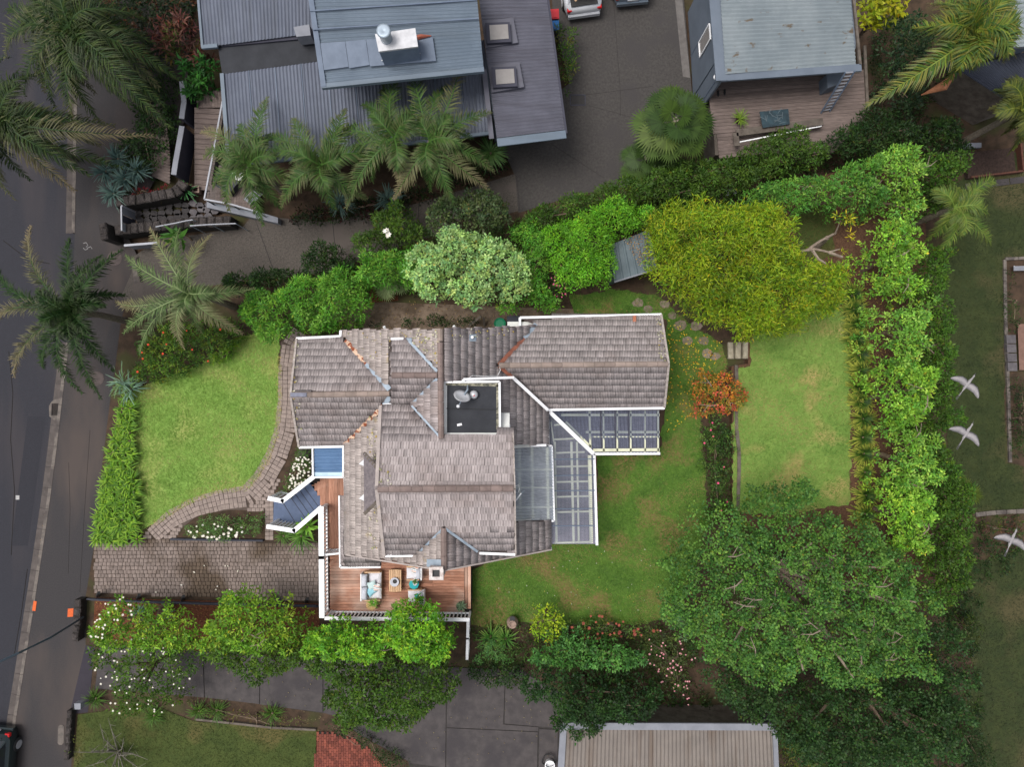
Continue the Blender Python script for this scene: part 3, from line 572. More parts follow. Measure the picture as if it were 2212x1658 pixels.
# ridge caps, each a piece
def caps(pts, m, wd=.25, step=.42, h=.10, lift=.02):
    pp = along(pts, step)
    for a, b in zip(pp[:-1], pp[1:]):
        d = (b - a).normalized(); s = d.cross(Vector((0, 0, 1))).normalized(); q = MB(); b2 = b - d * .012; vs = []
        for p, g in ((a, 1.0), (b2, .92)):
            for t, hh in ((-1, -.55), (-.62, .45), (0, 1), (.62, .45), (1, -.55)): vs.append(p + s * t * wd / 2 * g + Vector((0, 0, lift + hh * h * .8 * g)))
        q.add(vs, [(i, i + 1, i + 6, i + 5) for i in range(4)] + [(4, 3, 2, 1, 0), (5, 6, 7, 8, 9)]); q.build('ridge_cap', m, roof)
def rl_(pk, a, b): return [onplane(PL[pk], *a), onplane(PL[pk], *b)]
caps([P(628, 854, 4.62), P(842, 851, 4.62)], m_ridge2); caps([P(951, 740, 6.03), P(953, 948, 6.03)], m_ridge); caps([P(951, 711, 6.03), P(951, 738, 6.03)], m_ridge2)
caps([P(816, 1057, 7.2), P(1110, 1056, 7.2)], m_ridge, .28); caps([P(1078, 790, 4.7), P(1443, 787, 4.7)], m_ridge2); caps([P(846, 811, 6.0), P(945, 811, 6.0)], m_ridge); caps([P(959, 1141, 6.05), P(959, 1233, 6.05)], m_ridge, .28)
# valleys and flashings
def strip(pts, m, wd, name='valley', th=.02, lift=.05):
    q = MB()
    for a, b in zip(pts[:-1], pts[1:]): q.beam(Vector(a) + Vector((0, 0, lift)), Vector(b) + Vector((0, 0, lift)), wd, th)
    return q.build(name, m, roof)
oA = lambda pk, u, v: onplane(PL[pk], u, v)
strip([oA('An', 747, 736), oA('An', 792, 786)], m_rust, .2); strip([oA('An', 792, 786), oA('An', 842, 842)], m_zinc, .22)
strip([oA('As', 745, 962), oA('As', 830, 876)], m_rust, .2); strip([oA('As', 830, 876), oA('As', 843, 858)], m_zinc, .2)
m_rust2 = mat('red_oxide_valley', lin(136, 84, 66), lin(108, 66, 54), 5, .8)
strip([oA('Cn', 1158, 701), oA('Cn', 1132, 731)], m_zinc, .2); strip([oA('Cn', 1132, 731), oA('Cn', 1078, 789)], m_rust2, .17); strip([oA('Cs', 1078, 791), oA('Cs', 1108, 817)], m_rust2, .16); strip([oA('Cs', 1165, 866), oA('Cs', 1182, 884)], m_rust2, .12, lift=.02)
strip([oA('Dn', 885, 738), oA('Dn', 945, 803)], m_zinc, .11); strip([oA('Ds', 945, 818), oA('Ds', 890, 874)], m_zinc, .11); strip([oA('En', 890, 877), oA('En', 952, 946)], m_zinc, .08)
strip([oA('Es', 958, 1142), oA('Es', 901, 1198)], m_zinc, .1); strip([oA('Es', 962, 1142), oA('Es', 1032, 1192)], m_zinc, .1)
MB().slab([oA('Bw', 922, 1208) + Vector((0, 0, .07)), oA('Bw', 953, 1209) + Vector((0, 0, .07)), oA('Bw', 953, 1228) + Vector((0, 0, .07)), oA('Bw', 922, 1224) + Vector((0, 0, .07))][::-1], .02).build('chimney_flashing', m_zinc, roof)
MB().slab([oA('Bw', 872, 731) + Vector((0, 0, .08)), oA('Bw', 890, 731) + Vector((0, 0, .08)), oA('Bw', 890, 741) + Vector((0, 0, .08)), oA('Bw', 872, 741) + Vector((0, 0, .08))][::-1], .02).build('apron_flashing', m_zinc, roof)
MB().slab([P(627, 849, 4.74), P(662, 849, 4.74), P(662, 858, 4.74), P(627, 858, 4.74)][::-1], .03).build('ridge_patch', mat('lead_patch', lin(116, 118, 134), lin(96, 98, 112), 6, .6), roof)
MB().slab([oA('Be', 1014, 723) + Vector((0, 0, .07)), oA('Be', 1029, 723) + Vector((0, 0, .07)), oA('Be', 1029, 738) + Vector((0, 0, .07)), oA('Be', 1014, 738) + Vector((0, 0, .07))][::-1], .03).build('vent_flashing', m_zinc, roof)
MB().tube([oA('Be', 1021, 730), oA('Be', 1021, 730) + Vector((0, 0, .3))], .06, 8).build('vent_pipe', m_steel, roof)
MB().prism([p[:2] for p in (P(1366, 683, 3.3), P(1373, 683, 3.3), P(1373, 697, 3.3), P(1366, 697, 3.3))], 3.38, 3.44).build('replacement_tile', mat('orange_tile', lin(170, 108, 84), lin(150, 92, 70), 6, .8), roof)
# gutters and barges
def gut(pts, wd=.10, ht=.09, m=None, name='gutter'):
    q = MB()
    for a, b in zip(pts[:-1], pts[1:]): q.beam(P(*a), P(*b), wd, ht)
    return q.build(name, m or m_white, roof)
gut([(641, 732, 3.16), (736, 727, 3.16), (737, 714, 3.2)]); gut([(647, 967, 3.16), (744, 965, 3.16)]); gut([(744, 966, 3.1), (746, 1080, 3.1), (748, 1197, 3.1)], .09)
gut([(734, 1071, 2.55), (736, 1226, 2.55), (823, 1225, 2.55)], .09); gut([(833, 1201, 5.2), (900, 1200, 5.2)], .1); gut([(1036, 1195, 5.2), (1113, 1198, 5.2)], .1)
gut([(1123, 705, 3.2), (1123, 687, 3.16), (1428, 680, 3.16)]); gut([(1184, 886, 3.16), (1435, 882, 3.16)]); gut([(1184, 886, 3.05), (1185, 963, 3.05), (1192, 964, 3.05), (1197, 1125, 3.05), (1187, 1126, 3.05), (1190, 1189, 3.05)], .08)
gut([(845, 733, 5.1), (872, 732, 5.1)], .09); gut([(829, 875, 5.1), (846, 874, 5.1)], .1)
gut([(960, 826, 5.66), (1079, 825, 5.66), (1080, 930, 5.66), (1106, 929, 5.3)], .08); gut([(1001, 825, 5.8), (1001, 820, 5.8), (1108, 816, 4.9)], .1, .1); gut([(1108, 816, 4.55), (1182, 885, 3.5)], .13, .1)
m_barge = mat('barge_mortar', lin(176, 166, 160), lin(140, 130, 124), 8, .85)
for pts in ([(641, 733, 3.22), (628, 854, 4.62), (646, 965, 3.22)], [(1428, 681, 3.22), (1444, 787, 4.67), (1435, 880, 3.22)]): gut(pts, .09, .06, m_barge, 'verge')
gut([(822, 878, 5.22), (814, 1057, 7.17), (830, 1200, 5.27)], .13, .06, m_tilew, 'verge'); gut([(1108, 929, 5.75), (1112, 1057, 7.17), (1114, 1197, 5.27)], .06, .05, m_barge, 'verge')
gut([(748, 1199, 3.26), (959, 1233, 6.02), (1190, 1188, 3.22)], .06, .05, m_tilew, 'verge')
# drainpipe ends beyond the north eave
for (a, b) in (((980, 705), (984, 709)), ((1229 - 400, 706), (833, 712))): MB().tube([P(*a, 3.1), P(*b, 3.0)], .06, 8).build('drainpipe', m_white, roof)
# flat membrane roof
MB().prism(wpoly([(959, 827), (1078, 830), (1078, 930), (1069, 942), (959, 943)], 5.6), 4.3, 5.6).build('flat_roof', m_black, house)
MB().beam(P(964, 883, 5.6), P(1076, 886, 5.6), .05, .012).build('membrane_seam', mat('seam', lin(30, 32, 36), None, 3, .7), house)
for a, b in (((961, 829), (1077, 832)), ((1076, 832), (1076, 928))): MB().beam(P(*a, 5.6), P(*b, 5.6), .14, .03).build('mossy_edge', mat('moss_mortar', lin(150, 146, 128), lin(60, 62, 58), 9, .9), house)
# shingled hood over the west gable window, with white brackets
hq = MB(); hp = [P(787, 980, 5.0), P(814, 1010, 5.6), P(814, 1085, 5.6), P(788, 1110, 5.0)]
hq.slab(hp[::-1], .08); hood = hq.build('window_hood', mat('grey_shingle', lin(124, 116, 118), lin(96, 90, 94), 7, .9, .5, 18), house)
for a, b in ((hp[0], hp[1]), (hp[3], hp[2])): MB().beam(a, b, .14, .05).build('hip_cap', m_gtimb, hood)
for k in range(26):
    t0 = k / 26; a = hp[0].lerp(hp[3], t0); b = hp[1].lerp(hp[2], t0)
    for j in range(5): 
        c = a.lerp(b, (j + .5) / 5 * .94); MB().box(c, .13, .10, .045 + random.uniform(0, .02)).build('shingle', MATS['grey_shingle'], hood)
for v in (1003, 1078):
    MB().add([P(775, v, 3.9), P(788, v - 12, 4.9), P(788, v + 5, 4.9), P(786, v + 5, 4.0)], [(0, 1, 2), (0, 2, 3), (0, 3, 1), (1, 3, 2)]).build('bracket', m_white, house)
# chimney
ch = MB().prism(wpoly([(928, 1227), (956, 1226), (957, 1252), (928, 1253)], 6.2), 0.8, 6.2).build('chimney', mat('whitewashed_brick', lin(205, 198, 194), lin(168, 152, 146), 6, .9, .4), house)
for q in ([(927, 1226), (957, 1225), (957, 1231), (927, 1232)], [(927, 1247), (958, 1247), (958, 1254), (927, 1254)], [(927, 1232), (934, 1232), (934, 1247), (927, 1247)], [(950, 1231), (958, 1231), (958, 1247), (950, 1247)]):
    MB().prism(wpoly(q, 6.3), 6.2, 6.32).build('chimney_cap', MATS['whitewashed_brick'], ch)
MB().prism(wpoly([(934, 1233), (950, 1232), (950, 1246), (934, 1247)], 6.2), 6.19, 6.215).build('flue', m_pot, ch)
# blue porch roof
pr = MB(); pr.corr(P(679, 968, 3.0), P(679, 1022, 2.9), P(742, 1021, 2.9), P(742, 967, 3.0), .145, .022); porch = pr.build('porch_roof', m_bluero, house)
MB().slab([P(678, 1021, 2.93), P(742, 1021, 2.93), P(742, 1030, 2.9), P(678, 1030, 2.9)][::-1], .03).build('apron', mat('pale_blue_flashing', lin(182, 204, 218), lin(170, 192, 206), 3, .5), porch)
for a, b in (((677, 966), (743, 965)), ((677, 966), (678, 1030)), ((678, 1031), (743, 1031)), ((743, 965), (743, 1031))): MB().beam(P(*a, 2.86), P(*b, 2.86), .07, .16).build('fascia', m_white, porch)
for p in ((680, 1028), (680, 970)): MB().beam(P(*p, 1.0), P(*p, 2.9), .1, .1, (0, 1, 0)).build('porch_post', m_white, house)

# satellite dish, roof vent, antenna, cable
dish = thing('satellite_dish', 'white oval satellite dish on the black flat roof', 'satellite dish', P(1008, 845, 5.6))
tl = Matrix.Rotation(math.radians(-44), 3, 'X') @ Matrix.Rotation(math.radians(18), 3, 'Y')
MB().lathe(P(998, 857, 6.15), [(.02, -.09), (.15, -.07), (.26, -.03), (.34, .02), (.345, .03), (.25, -.01), (.1, -.05), (.02, -.06)], 22, 1.0, .86, tl).build('reflector', m_steel, dish, True)
MB().tube([P(1010, 833, 5.6), P(1010, 842, 5.95), P(1003, 853, 6.05)], .035, 6).build('mast', m_zinc, dish)
MB().tube([P(998, 862, 6.1), P(992, 876, 6.3)], .022, 6).build('feed_arm', m_zinc, dish); MB().lathe(P(990, 878, 6.28), [(.06, 0), (.07, .04), (.07, .12), (.03, .14)], 10).build('feed_horn', m_steel, dish)
vt = thing('roof_vent', 'small domed roof vent beside the satellite dish', 'roof vent', P(1024, 853, 5.6))
MB().lathe(P(1024, 853, 5.6), [(.1, 0), (.1, .12), (.17, .14), (.17, .2), (.12, .27), (.03, .3)], 12).build('cowl', m_steel, vt, True); MB().lathe(P(1024, 855, 5.88), [(.03, 0), (.03, .05)], 8).build('cap', m_red, vt)
props(MB().box(P(1009, 918, 5.6) + Vector((-.3, 0, 0)), .2, .1, .05, .2, .01).build('roof_block', m_steel), 'small white block on the lower edge of the flat roof', 'block')
an = thing('tv_antenna', 'white rod television antenna at the clear roof edge of the tiled house', 'antenna', P(1118, 1070, 5.2))
MB().tube([P(1087, 1119, 6.3), P(1126, 1066, 6.35)], .025, 6).build('boom', m_white, an); MB().tube([P(1114, 1083, 5.2), P(1116, 1080, 6.33)], .022, 6).build('mast', m_zinc, an)
for k in range(7):
    c = P(1108 + k * 3, 1090 - k * 4, 6.34); MB().tube([c + Vector((-.13, -.1, 0)), c + Vector((.13, .1, 0))], .008, 4).build('element', m_zinc, an)
MB().tube([P(1114, 1051, 5.6), P(1120, 1048, 5.7), P(1122, 1056, 5.9), P(1120, 1064, 6.2)], .02, 5).build('cable', m_white, an)
props(MB().tube([P(1078, 790, 4.75), P(1081, 800, 4.7), P(1075, 812, 4.8), P(1040, 813, 5.3), P(1020, 812, 5.5), P(1012, 818, 5.7), P(1006, 826, 5.72)], .012, 5).build('aerial_cable', m_white), 'thin white cable looping from the ridge to the flat roof', 'cable')

# clear-roofed verandahs
ver = thing('verandah', 'clear corrugated verandah roofs with cream battens on the garden side of the house', 'verandah', P(1240, 1000, 0))
m_patio = mat('verandah_floor', lin(128, 120, 128), lin(108, 102, 110), 2, .85, stretch=(1, 5, 1))
MB().prism(wpoly([(1112, 962), (1184, 886), (1424, 886), (1424, 978), (1284, 982), (1288, 1176), (1190, 1176), (1112, 1126)], .2), .0, .2).build('floor', m_patio, ver)
ver_floor = ver.children[-1]
for k in range(28): MB().beam(P(1186 + k * 8.6, 888, .2), P(1186 + k * 8.6, 976 if k > 11 else 1174, .2), .012, .006).build('board_gap', m_joint, ver_floor)
z3a, z3b = 2.95, 2.55
q = MB(); q.corr(P(1262, 886, z3a), P(1424, 886, z3a), P(1424, 979, z3b), P(1281, 979, z3b), .16, .02); east = q.build('clear_roof', m_polyd, ver)
q = MB(); a, b, c = P(1186, 886, z3a), P(1262, 886, z3a), P(1281, 979, z3b); n = 60; vs = []
for i in range(n + 1):
    t = i / n; h = .02 * math.cos(2 * math.pi * (i % 6) / 6); vs += [a.lerp(b, t) + Vector((0, 0, h)), a.lerp(c, t) + Vector((0, 0, h))]
q.add(vs, [(2 * i, 2 * i + 1, 2 * i + 3, 2 * i + 2) for i in range(n)]); q.build('clear_roof', m_polyd, ver)
q = MB(); q.corr(P(1184, 892, z3a), P(1192, 1176, z3a), P(1287, 1176, z3b), P(1282, 984, z3b), .13, .02); q.build('clear_roof', m_poly, ver)
q = MB(); q.corr(P(1112, 965, 3.5), P(1112, 1127, 3.5), P(1196, 1125, 3.15), P(1194, 965, 3.15), .13, .02); q.build('clear_roof', m_polyp, ver)
MB().beam(P(1184, 887, 3.0), P(1281, 980, 2.6), .17, .09).build('hip_beam', m_white, ver)
for a, b, w_ in (((1212, 897), (1424, 897), .1), ((1265, 934), (1424, 934), .1), ((1280, 944), (1424, 944), .06), ((1281, 973), (1424, 972), .13), ((1273, 888), (1275, 977), .09), ((1303, 888), (1304, 977), .07), ((1333, 888), (1333, 977), .07), ((1362, 888), (1362, 977), .07), ((1393, 888), (1393, 977), .06), ((1421, 888), (1421, 978), .07), ((1222, 912), (1276, 966), .1)):
    MB().beam(P(*a, 2.62), P(*b, 2.62), w_, .07).build('batten', m_cream, ver)
for a, b, w_ in (((1198, 955), (1202, 1174), .1), ((1234, 955), (1239, 1174), .1), ((1246, 955), (1250, 1174), .08), ((1273, 984), (1277, 1174), .15), ((1190, 912), (1196, 955), .06)):
    MB().beam(P(*a, 2.52), P(*b, 2.5), w_, .07).build('batten', m_cream, ver)
for v in (918, 949, 978, 1008, 1041, 1073, 1106, 1172): MB().beam(P(1197, v + 1, 2.46), P(1279 if v > 980 else 1215 + (v - 918) * .8, v - 1, 2.46), .07, .06).build('batten', m_cream, ver)
for u in (1122, 1149, 1182): MB().beam(P(u, 967, 3.05), P(u + 2, 1124, 3.05), .11, .07).build('batten', m_cream, ver)
for v in (1015, 1054, 1096): MB().beam(P(1114, v, 3.0), P(1193, v, 3.0), .06, .05).build('batten', m_cream, ver)
for u in (1319, 1350, 1379): MB().beam(P(u - 22, 888, z3a + .0), P(u - 22 + (2), 977, z3b + .0), .05, .035).build('lap_joint', m_dkpan, ver)
for v in (993, 1028, 1061, 1100, 1137): MB().beam(P(1190, v, z3a - .02), P(1284, v - 1, z3b - .0), .04, .035).build('lap_joint', m_flash, ver)
for a, b in (((1282, 981), (1425, 980)), ((1283, 981), (1289, 1178)),): MB().beam(P(*a, 2.45), P(*b, 2.45), .11, .1).build('gutter', m_white, ver)
MB().beam(P(1286, 984, 2.3), P(1291, 1176, 2.3), .05, .1).build('fascia', m_rust2, ver); MB().beam(P(1147, 963, 3.5), P(1180, 962, 3.5), .1, .1).build('downpipe', m_white, ver)
for p in ((1284, 980), (1354, 979), (1422, 978), (1286, 1078), (1288, 1174)): MB().beam(P(*p, .2), P(*p, 2.5), .1, .1, (0, 1, 0)).build('post', m_white, ver)

# ------------------------------------------------------------------ timber deck, stairs and white balustrades
deck = thing('timber_deck', 'red-brown timber deck with white balustrade beside the driveway', 'deck', P(860, 1260, 0)); ZD = 1.0
MB().prism(wpoly([(700, 1192), (1018, 1192), (1018, 1310), (1010, 1332), (704, 1332)], .95), 0, .93).build('substructure', m_joint, deck)
MB().prism(wpoly([(672, 1034), (746, 1032), (750, 1192), (700, 1192), (694, 1090)], .95), 0, .93).build('substructure', m_joint, deck)
y0, y1 = P(0, 1190, ZD).y, P(0, 1331, ZD).y; yy = y0
while yy > y1 + .1:
    xs = [P(712, 0, ZD).x] ; xe = P(1003, 0, ZD).x
    cuts = sorted(random.uniform(xs[0] + .8, xe - .8) for _ in range(random.choice((1, 1, 2)))); xs += cuts + [xe]
    for a, b in zip(xs[:-1], xs[1:]): MB().box(((a + b) / 2, yy - .07, .93), b - a - .006, .132, .07, 0, .006).build('plank', m_deck, deck)
    yy -= .14
for u in (706.5, 1007, 1014): MB().box(P(u, 1262 if u > 800 else 1260, .935), .135, 2.95 if u < 800 else 2.3, .075, 0, .006).build('border_plank', m_deckv, deck)
for k in range(12):
    u = 676 + k * 6.1; va = 1034 if u > 690 else 1040 + (690 - u) * .6; vb = 1192 if u > 700 else (1095 if u > 692 else 1078 - (692 - u) * 1.7)
    xs = [P(u, va, ZD).y, P(u, vb, ZD).y]
    if xs[0] - xs[1] > 2: xs.insert(1, random.uniform(xs[1] + .6, xs[0] - .6))
    for a, b in zip(xs[:-1], xs[1:]): MB().box((P(u, 0, ZD).x, (a + b) / 2, .93), .128, a - b - .006, .07, 0, .006).build('plank', m_deckv, deck)
MB().beam(P(711, 1222, .992), P(736, 1199, .992), .13, .012).build('mitre_plank', m_deckv, deck)
def balustrade(name, label, pts, ztop, zbot, wd=.2, step=.17, inset=0.0, group=None, capm=None):
    t = thing(name, label, 'balustrade', P(*pts[0], zbot), group)
    for (a, b) in zip(pts[:-1], pts[1:]):
        A, B = P(*a, ztop), P(*b, ztop); d = (B - A).normalized()
        MB().beam(A - d * wd * .3, B + d * wd * .3, wd, .06).build('top_rail', m_white, t)
        A0, B0 = Vector((A.x, A.y, zbot + .08)), Vector((B.x, B.y, zbot + .08)); MB().beam(A0, B0, .07, .06).build('bottom_rail', m_white, t)
        n = max(2, int((B - A).length / step))
        for k in range(n + 1):
            p = A.lerp(B, k / n); wide = k in (0, n) ; MB().beam((p.x, p.y, zbot), (p.x, p.y, ztop), .11 if wide else .05, .09 if wide else .05, (d.x, d.y, 0), -.03).build('post' if wide else 'baluster', m_white, t)
    return t
balustrade('balustrade', 'long white balustrade between the deck and the cobbled driveway', [(694, 1098), (695, 1205), (696, 1332)], 2.0, 1.0, .24)
balustrade('balustrade', 'white balustrade along the lower edge of the deck behind the trees', [(704, 1336), (860, 1338), (1012, 1339)], 1.95, 1.0, .16)
balustrade('balustrade', 'short white balustrade across the narrow deck strip', [(702, 1199), (733, 1196)], 1.9, 1.0, .08, .13)
gfence = balustrade('balustrade', 'plain white rail running down from the deck corner to the boundary', [(1011, 1340), (1010, 1380), (1009, 1424)], 1.25, 0.0, .12, .6)
balustrade('stair_balustrade', 'white balustrade on the upper side of the navy front stairs', [(680, 1029), (611, 1083), (582, 1077)], 1.75, .0, .2, .17)
balustrade('stair_balustrade', 'white balustrade on the lower side of the navy front stairs', [(694, 1097), (636, 1147), (579, 1138)], 1.75, .0, .2, .17)
st = thing('front_stairs', 'navy painted timber stairs fanning down to the garden path', 'stairs', P(640, 1090, 0))
La = [(668, 1044), (657, 1053), (648, 1061), (638, 1068), (628, 1075), (611, 1086)]; Lb = [(702, 1087), (689, 1097), (680, 1106), (670, 1114), (661, 1122), (639, 1132)]
zs = [.95, .82, .70, .58, .46]
for i in range(5):
    MB().beam(P(*La[i + 1], zs[i]), P(*Lb[i + 1], zs[i]), .03, .006).build('riser_shade', m_rwall, st)  # dark strip per tread edge: riser shading put into colour
    MB().prism([P(*p, zs[i])[:2] for p in (La[i], La[i + 1], Lb[i + 1], Lb[i])], 0, zs[i]).build('tread', m_navy, st)
MB().prism([P(*p, .34)[:2] for p in ((611, 1086), (639, 1133), (608, 1129), (609, 1087))], 0, .34).build('landing', m_navy, st)
MB().prism([P(*p, .22)[:2] for p in ((609, 1086), (608, 1129), (599, 1127.5), (600, 1085))], 0, .22).build('tread', m_navy, st)
MB().prism([P(*p, .11)[:2] for p in ((600, 1085), (599, 1128), (590, 1126), (591.5, 1084))], 0, .11).build('tread', m_navy, st)

# ------------------------------------------------------------------ deck furniture
def cushion(q, c, sx, sy, sz, rz=0, tilt=0, squash=.12, n=8):
    c = Vector(c); R = Matrix.Rotation(rz, 3, 'Z') @ Matrix.Rotation(tilt, 3, 'X'); vs = []
    for side in (0, 1):
        for j in range(n + 1):
            for i in range(n + 1):
                x, y = i / n * 2 - 1, j / n * 2 - 1; e = (1 - abs(x) ** 3.5) * (1 - abs(y) ** 3.5); h = sz * .5 * (e ** .4)
                pin = 1 - squash * .25 * (1 - abs(x * y))* (1 if max(abs(x), abs(y)) > .95 else .6)
                vs.append(c + R @ Vector((x * sx / 2 * pin, y * sy / 2 * pin, sz / 2 + (h if side else -h))))
    m = (n + 1) ** 2; fs = []
    for side in (0, 1):
        for j in range(n):
            for i in range(n):
                a = side * m + j * (n + 1) + i; f = (a, a + 1, a + n + 2, a + n + 1); fs.append(f if side else f[::-1])
    return q.add(vs, fs)
def seat(name, label, c, sx, sy, back, group=None):      # back: 'w','n','s' side
    c = Vector(c); t = thing(name, label, name.replace('_', ' ') if name != 'outdoor_sofa' else 'sofa', c, group)
    MB().box(c + Vector((0, 0, .18)), sx, sy, .1, 0, .02).build('frame', m_teak, t)
    for i in (-1, 1):
        for j in (-1, 1): MB().box(c + Vector((i * (sx / 2 - .05), j * (sy / 2 - .05), 0)), .06, .06, .19).build('leg', m_teak, t)
    bw = .26
    if back == 'w':
        n = 2
        for k in range(n): cushion(MB(), c + Vector((bw / 2, (k - .5) * sy / n * .98, .26)), sx - bw, sy / n * .97, .2).build('seat_cushion', m_cush, t, True)
        for k in range(n): cushion(MB(), c + Vector((-sx / 2 + bw / 2 + .02, (k - .5) * sy / n * .98, .42)), bw, sy / n * .95, .36).build('back_cushion', m_cushg, t, True)
        MB().box(c + Vector((-sx / 2, 0, .2)), .05, sy, .5).build('back_frame', m_white, t)
        for j in (-1, 1): MB().box(c + Vector((.04, j * (sy / 2 + .03), .2)), sx * .8, .05, .32).build('arm', m_teak, t)
    else:
        sg = 1 if back == 'n' else -1
        cushion(MB(), c + Vector((0, -sg * .04, .26)), sx * .96, sy * .92, .2).build('seat_cushion', m_cush, t, True)
        cushion(MB(), c + Vector((sx / 2 - .13, 0, .42)), .24, sy * .9, .34).build('back_cushion', m_cushg, t, True)
        MB().box(c + Vector((sx / 2, 0, .2)), .05, sy, .48).build('back_frame', m_white, t)
        for j in (-1, 1): MB().box(c + Vector((-.04, j * (sy / 2 + .03), .2)), sx * .8, .05, .32).build('arm', m_teak, t)
    return t
kf = lambda du: du * (H - 1.4) / F
seat('outdoor_sofa', 'pale grey two-seat outdoor sofa on the timber deck', P(807, 1261, ZD), kf(41), kf(58), 'w')
seat('armchair', 'pale grey outdoor armchair half under the eave by the chimney', P(897, 1233, ZD), kf(34), kf(26), 'n')
seat('armchair', 'pale grey outdoor armchair with a teal cushion at the tree edge', P(901, 1285, ZD), kf(36), kf(30), 's')
def pillow(label, p, s, rz, m, tilt=.15): return props(cushion(MB(), p, s, s * .95, .16, rz, tilt, .5).build('throw_cushion', m, None, True), label, 'cushion', 'throw cushions on the deck seats')
pillow('mint patterned throw cushion on the outdoor sofa', P(804, 1264, 1.52), .42, .35, m_mint); pillow('light blue throw cushion at the sofa arm', P(801, 1277, 1.46), .42, .7, m_ltblue)
m_stripe = bpy.data.materials.new('striped_fabric'); m_stripe.use_nodes = True
_N, _L = m_stripe.node_tree.nodes, m_stripe.node_tree.links; _tc = _N.new('ShaderNodeNewGeometry'); _sx = _N.new('ShaderNodeSeparateXYZ'); _L.new(_tc.outputs['Position'], _sx.inputs[0])
_ma = _N.new('ShaderNodeMath'); _ma.operation = 'MULTIPLY_ADD'; _ma.inputs[1].default_value = .25; _L.new(_sx.outputs['X'], _ma.inputs[0]); _L.new(_sx.outputs['Y'], _ma.inputs[2])
_mb = _N.new('ShaderNodeMath'); _mb.operation = 'MULTIPLY'; _mb.inputs[1].default_value = 5.5; _L.new(_ma.outputs[0], _mb.inputs[0]); _mf = _N.new('ShaderNodeMath'); _mf.operation = 'FRACT'; _L.new(_mb.outputs[0], _mf.inputs[0])
_r = _N.new('ShaderNodeValToRGB'); _r.color_ramp.interpolation = 'CONSTANT'; _es = _r.color_ramp.elements; _es[0].color = (.8, .78, .74, 1); _es[1].position = .25; _es[1].color = (*lin(52, 60, 84), 1)
for _p, _c in ((.4, (.8, .78, .74)), (.6, lin(206, 110, 70)), (.75, (.8, .78, .74)), (.88, lin(130, 160, 180))): _e = _es.new(_p); _e.color = (*_c, 1)
_L.new(_mf.outputs[0], _r.inputs[0]); _L.new(_r.outputs[0], _N['Principled BSDF'].inputs['Base Color']); _N['Principled BSDF'].inputs['Roughness'].default_value = .9
pillow('striped throw cushion on the front of the outdoor sofa', P(815, 1268, 1.52), .38, .2, m_stripe); pillow('striped throw cushion on the armchair under the eave', P(897, 1231, 1.5), .34, 0, m_stripe, .3)
pillow('teal floral throw cushion on the armchair at the tree edge', P(905, 1288, 1.5), .36, .3, m_teal)
ct = thing('coffee_table', 'slatted teak coffee table between sofa and armchairs', 'table', P(853.5, 1255, ZD))
w0, w1 = P(840, 1231, ZD + .4), P(867, 1280, ZD + .4); nsl = 7
for k in range(nsl):
    x = w0.x + (w1.x - w0.x) * (k + .5) / nsl; sh = .06 * abs((k + .5) / nsl * 2 - 1) ** 2; MB().box((x, (w0.y + w1.y) / 2, ZD + .37), (w1.x - w0.x) / nsl - .012, w0.y - w1.y - sh, .035, 0, .008).build('slat', m_teak, ct)
for i in (.12, .88):
    for j in (.1, .9): MB().box((w0.x + (w1.x - w0.x) * i, w0.y + (w1.y - w0.y) * j, ZD), .06, .06, .37).build('leg', m_teak, ct)
for j in (.15, .85): MB().box(((w0.x + w1.x) / 2, w0.y + (w1.y - w0.y) * j, ZD + .32), w1.x - w0.x - .06, .06, .05).build('apron', m_teak, ct)
bw_ = thing('fire_bowl', 'round pale bowl with dark centre on the coffee table', 'bowl', P(853, 1257, ZD + .405))
MB().lathe(P(853, 1257, ZD + .405), [(.1, 0), (.2, .06), (.21, .13), (.19, .13), (.12, .09), (.01, .08)], 20).build('bowl', m_cushg, bw_, True); MB().lathe(P(853, 1257, ZD + .50), [(.1, 0), (.1, .02)], 14).build('embers', m_pot, bw_)
tt = thing('side_table', 'octagonal teal side table between the armchairs', 'table', P(897, 1257, ZD))
MB().lathe(P(897, 1257, ZD), [(.2, 0), (.2, .40), (.235, .41), (.235, .45)], 8).build('drum', m_teal, tt)
tr_ = thing('planter_tray', 'oval cream tray of green plants on the teal side table', 'planter', P(897, 1257, ZD + .45)); MB().lathe(P(897, 1257, ZD + .45), [(.11, 0), (.14, .08), (.12, .08), (.1, .04)], 16, .75, 1.25).build('tray', m_cush, tr_)
rt = thing('rattan_stool', 'round woven rattan stool table at the sofa end', 'stool', P(806, 1302, ZD)); MB().lathe(P(806, 1302, ZD), [(.17, 0), (.2, .2), (.235, .4), (.24, .43), (.2, .445)], 18).build('drum', m_rattan, rt)
pp_ = thing('potted_plant', 'black pot with grey-green plant in the deck corner', 'potted plant', P(996, 1308, ZD)); MB().lathe(P(996, 1306, ZD), [(.14, 0), (.2, .34), (.17, .34), (.15, .26)], 16).build('pot', m_pot, pp_)
pp2 = thing('potted_plant', 'small fern in a pot on the rattan stool', 'potted plant', P(807, 1303, ZD + .45)); MB().lathe(P(807, 1303, ZD + .45), [(.06, 0), (.09, .12), (.07, .12)], 12).build('pot', m_terra, pp2)

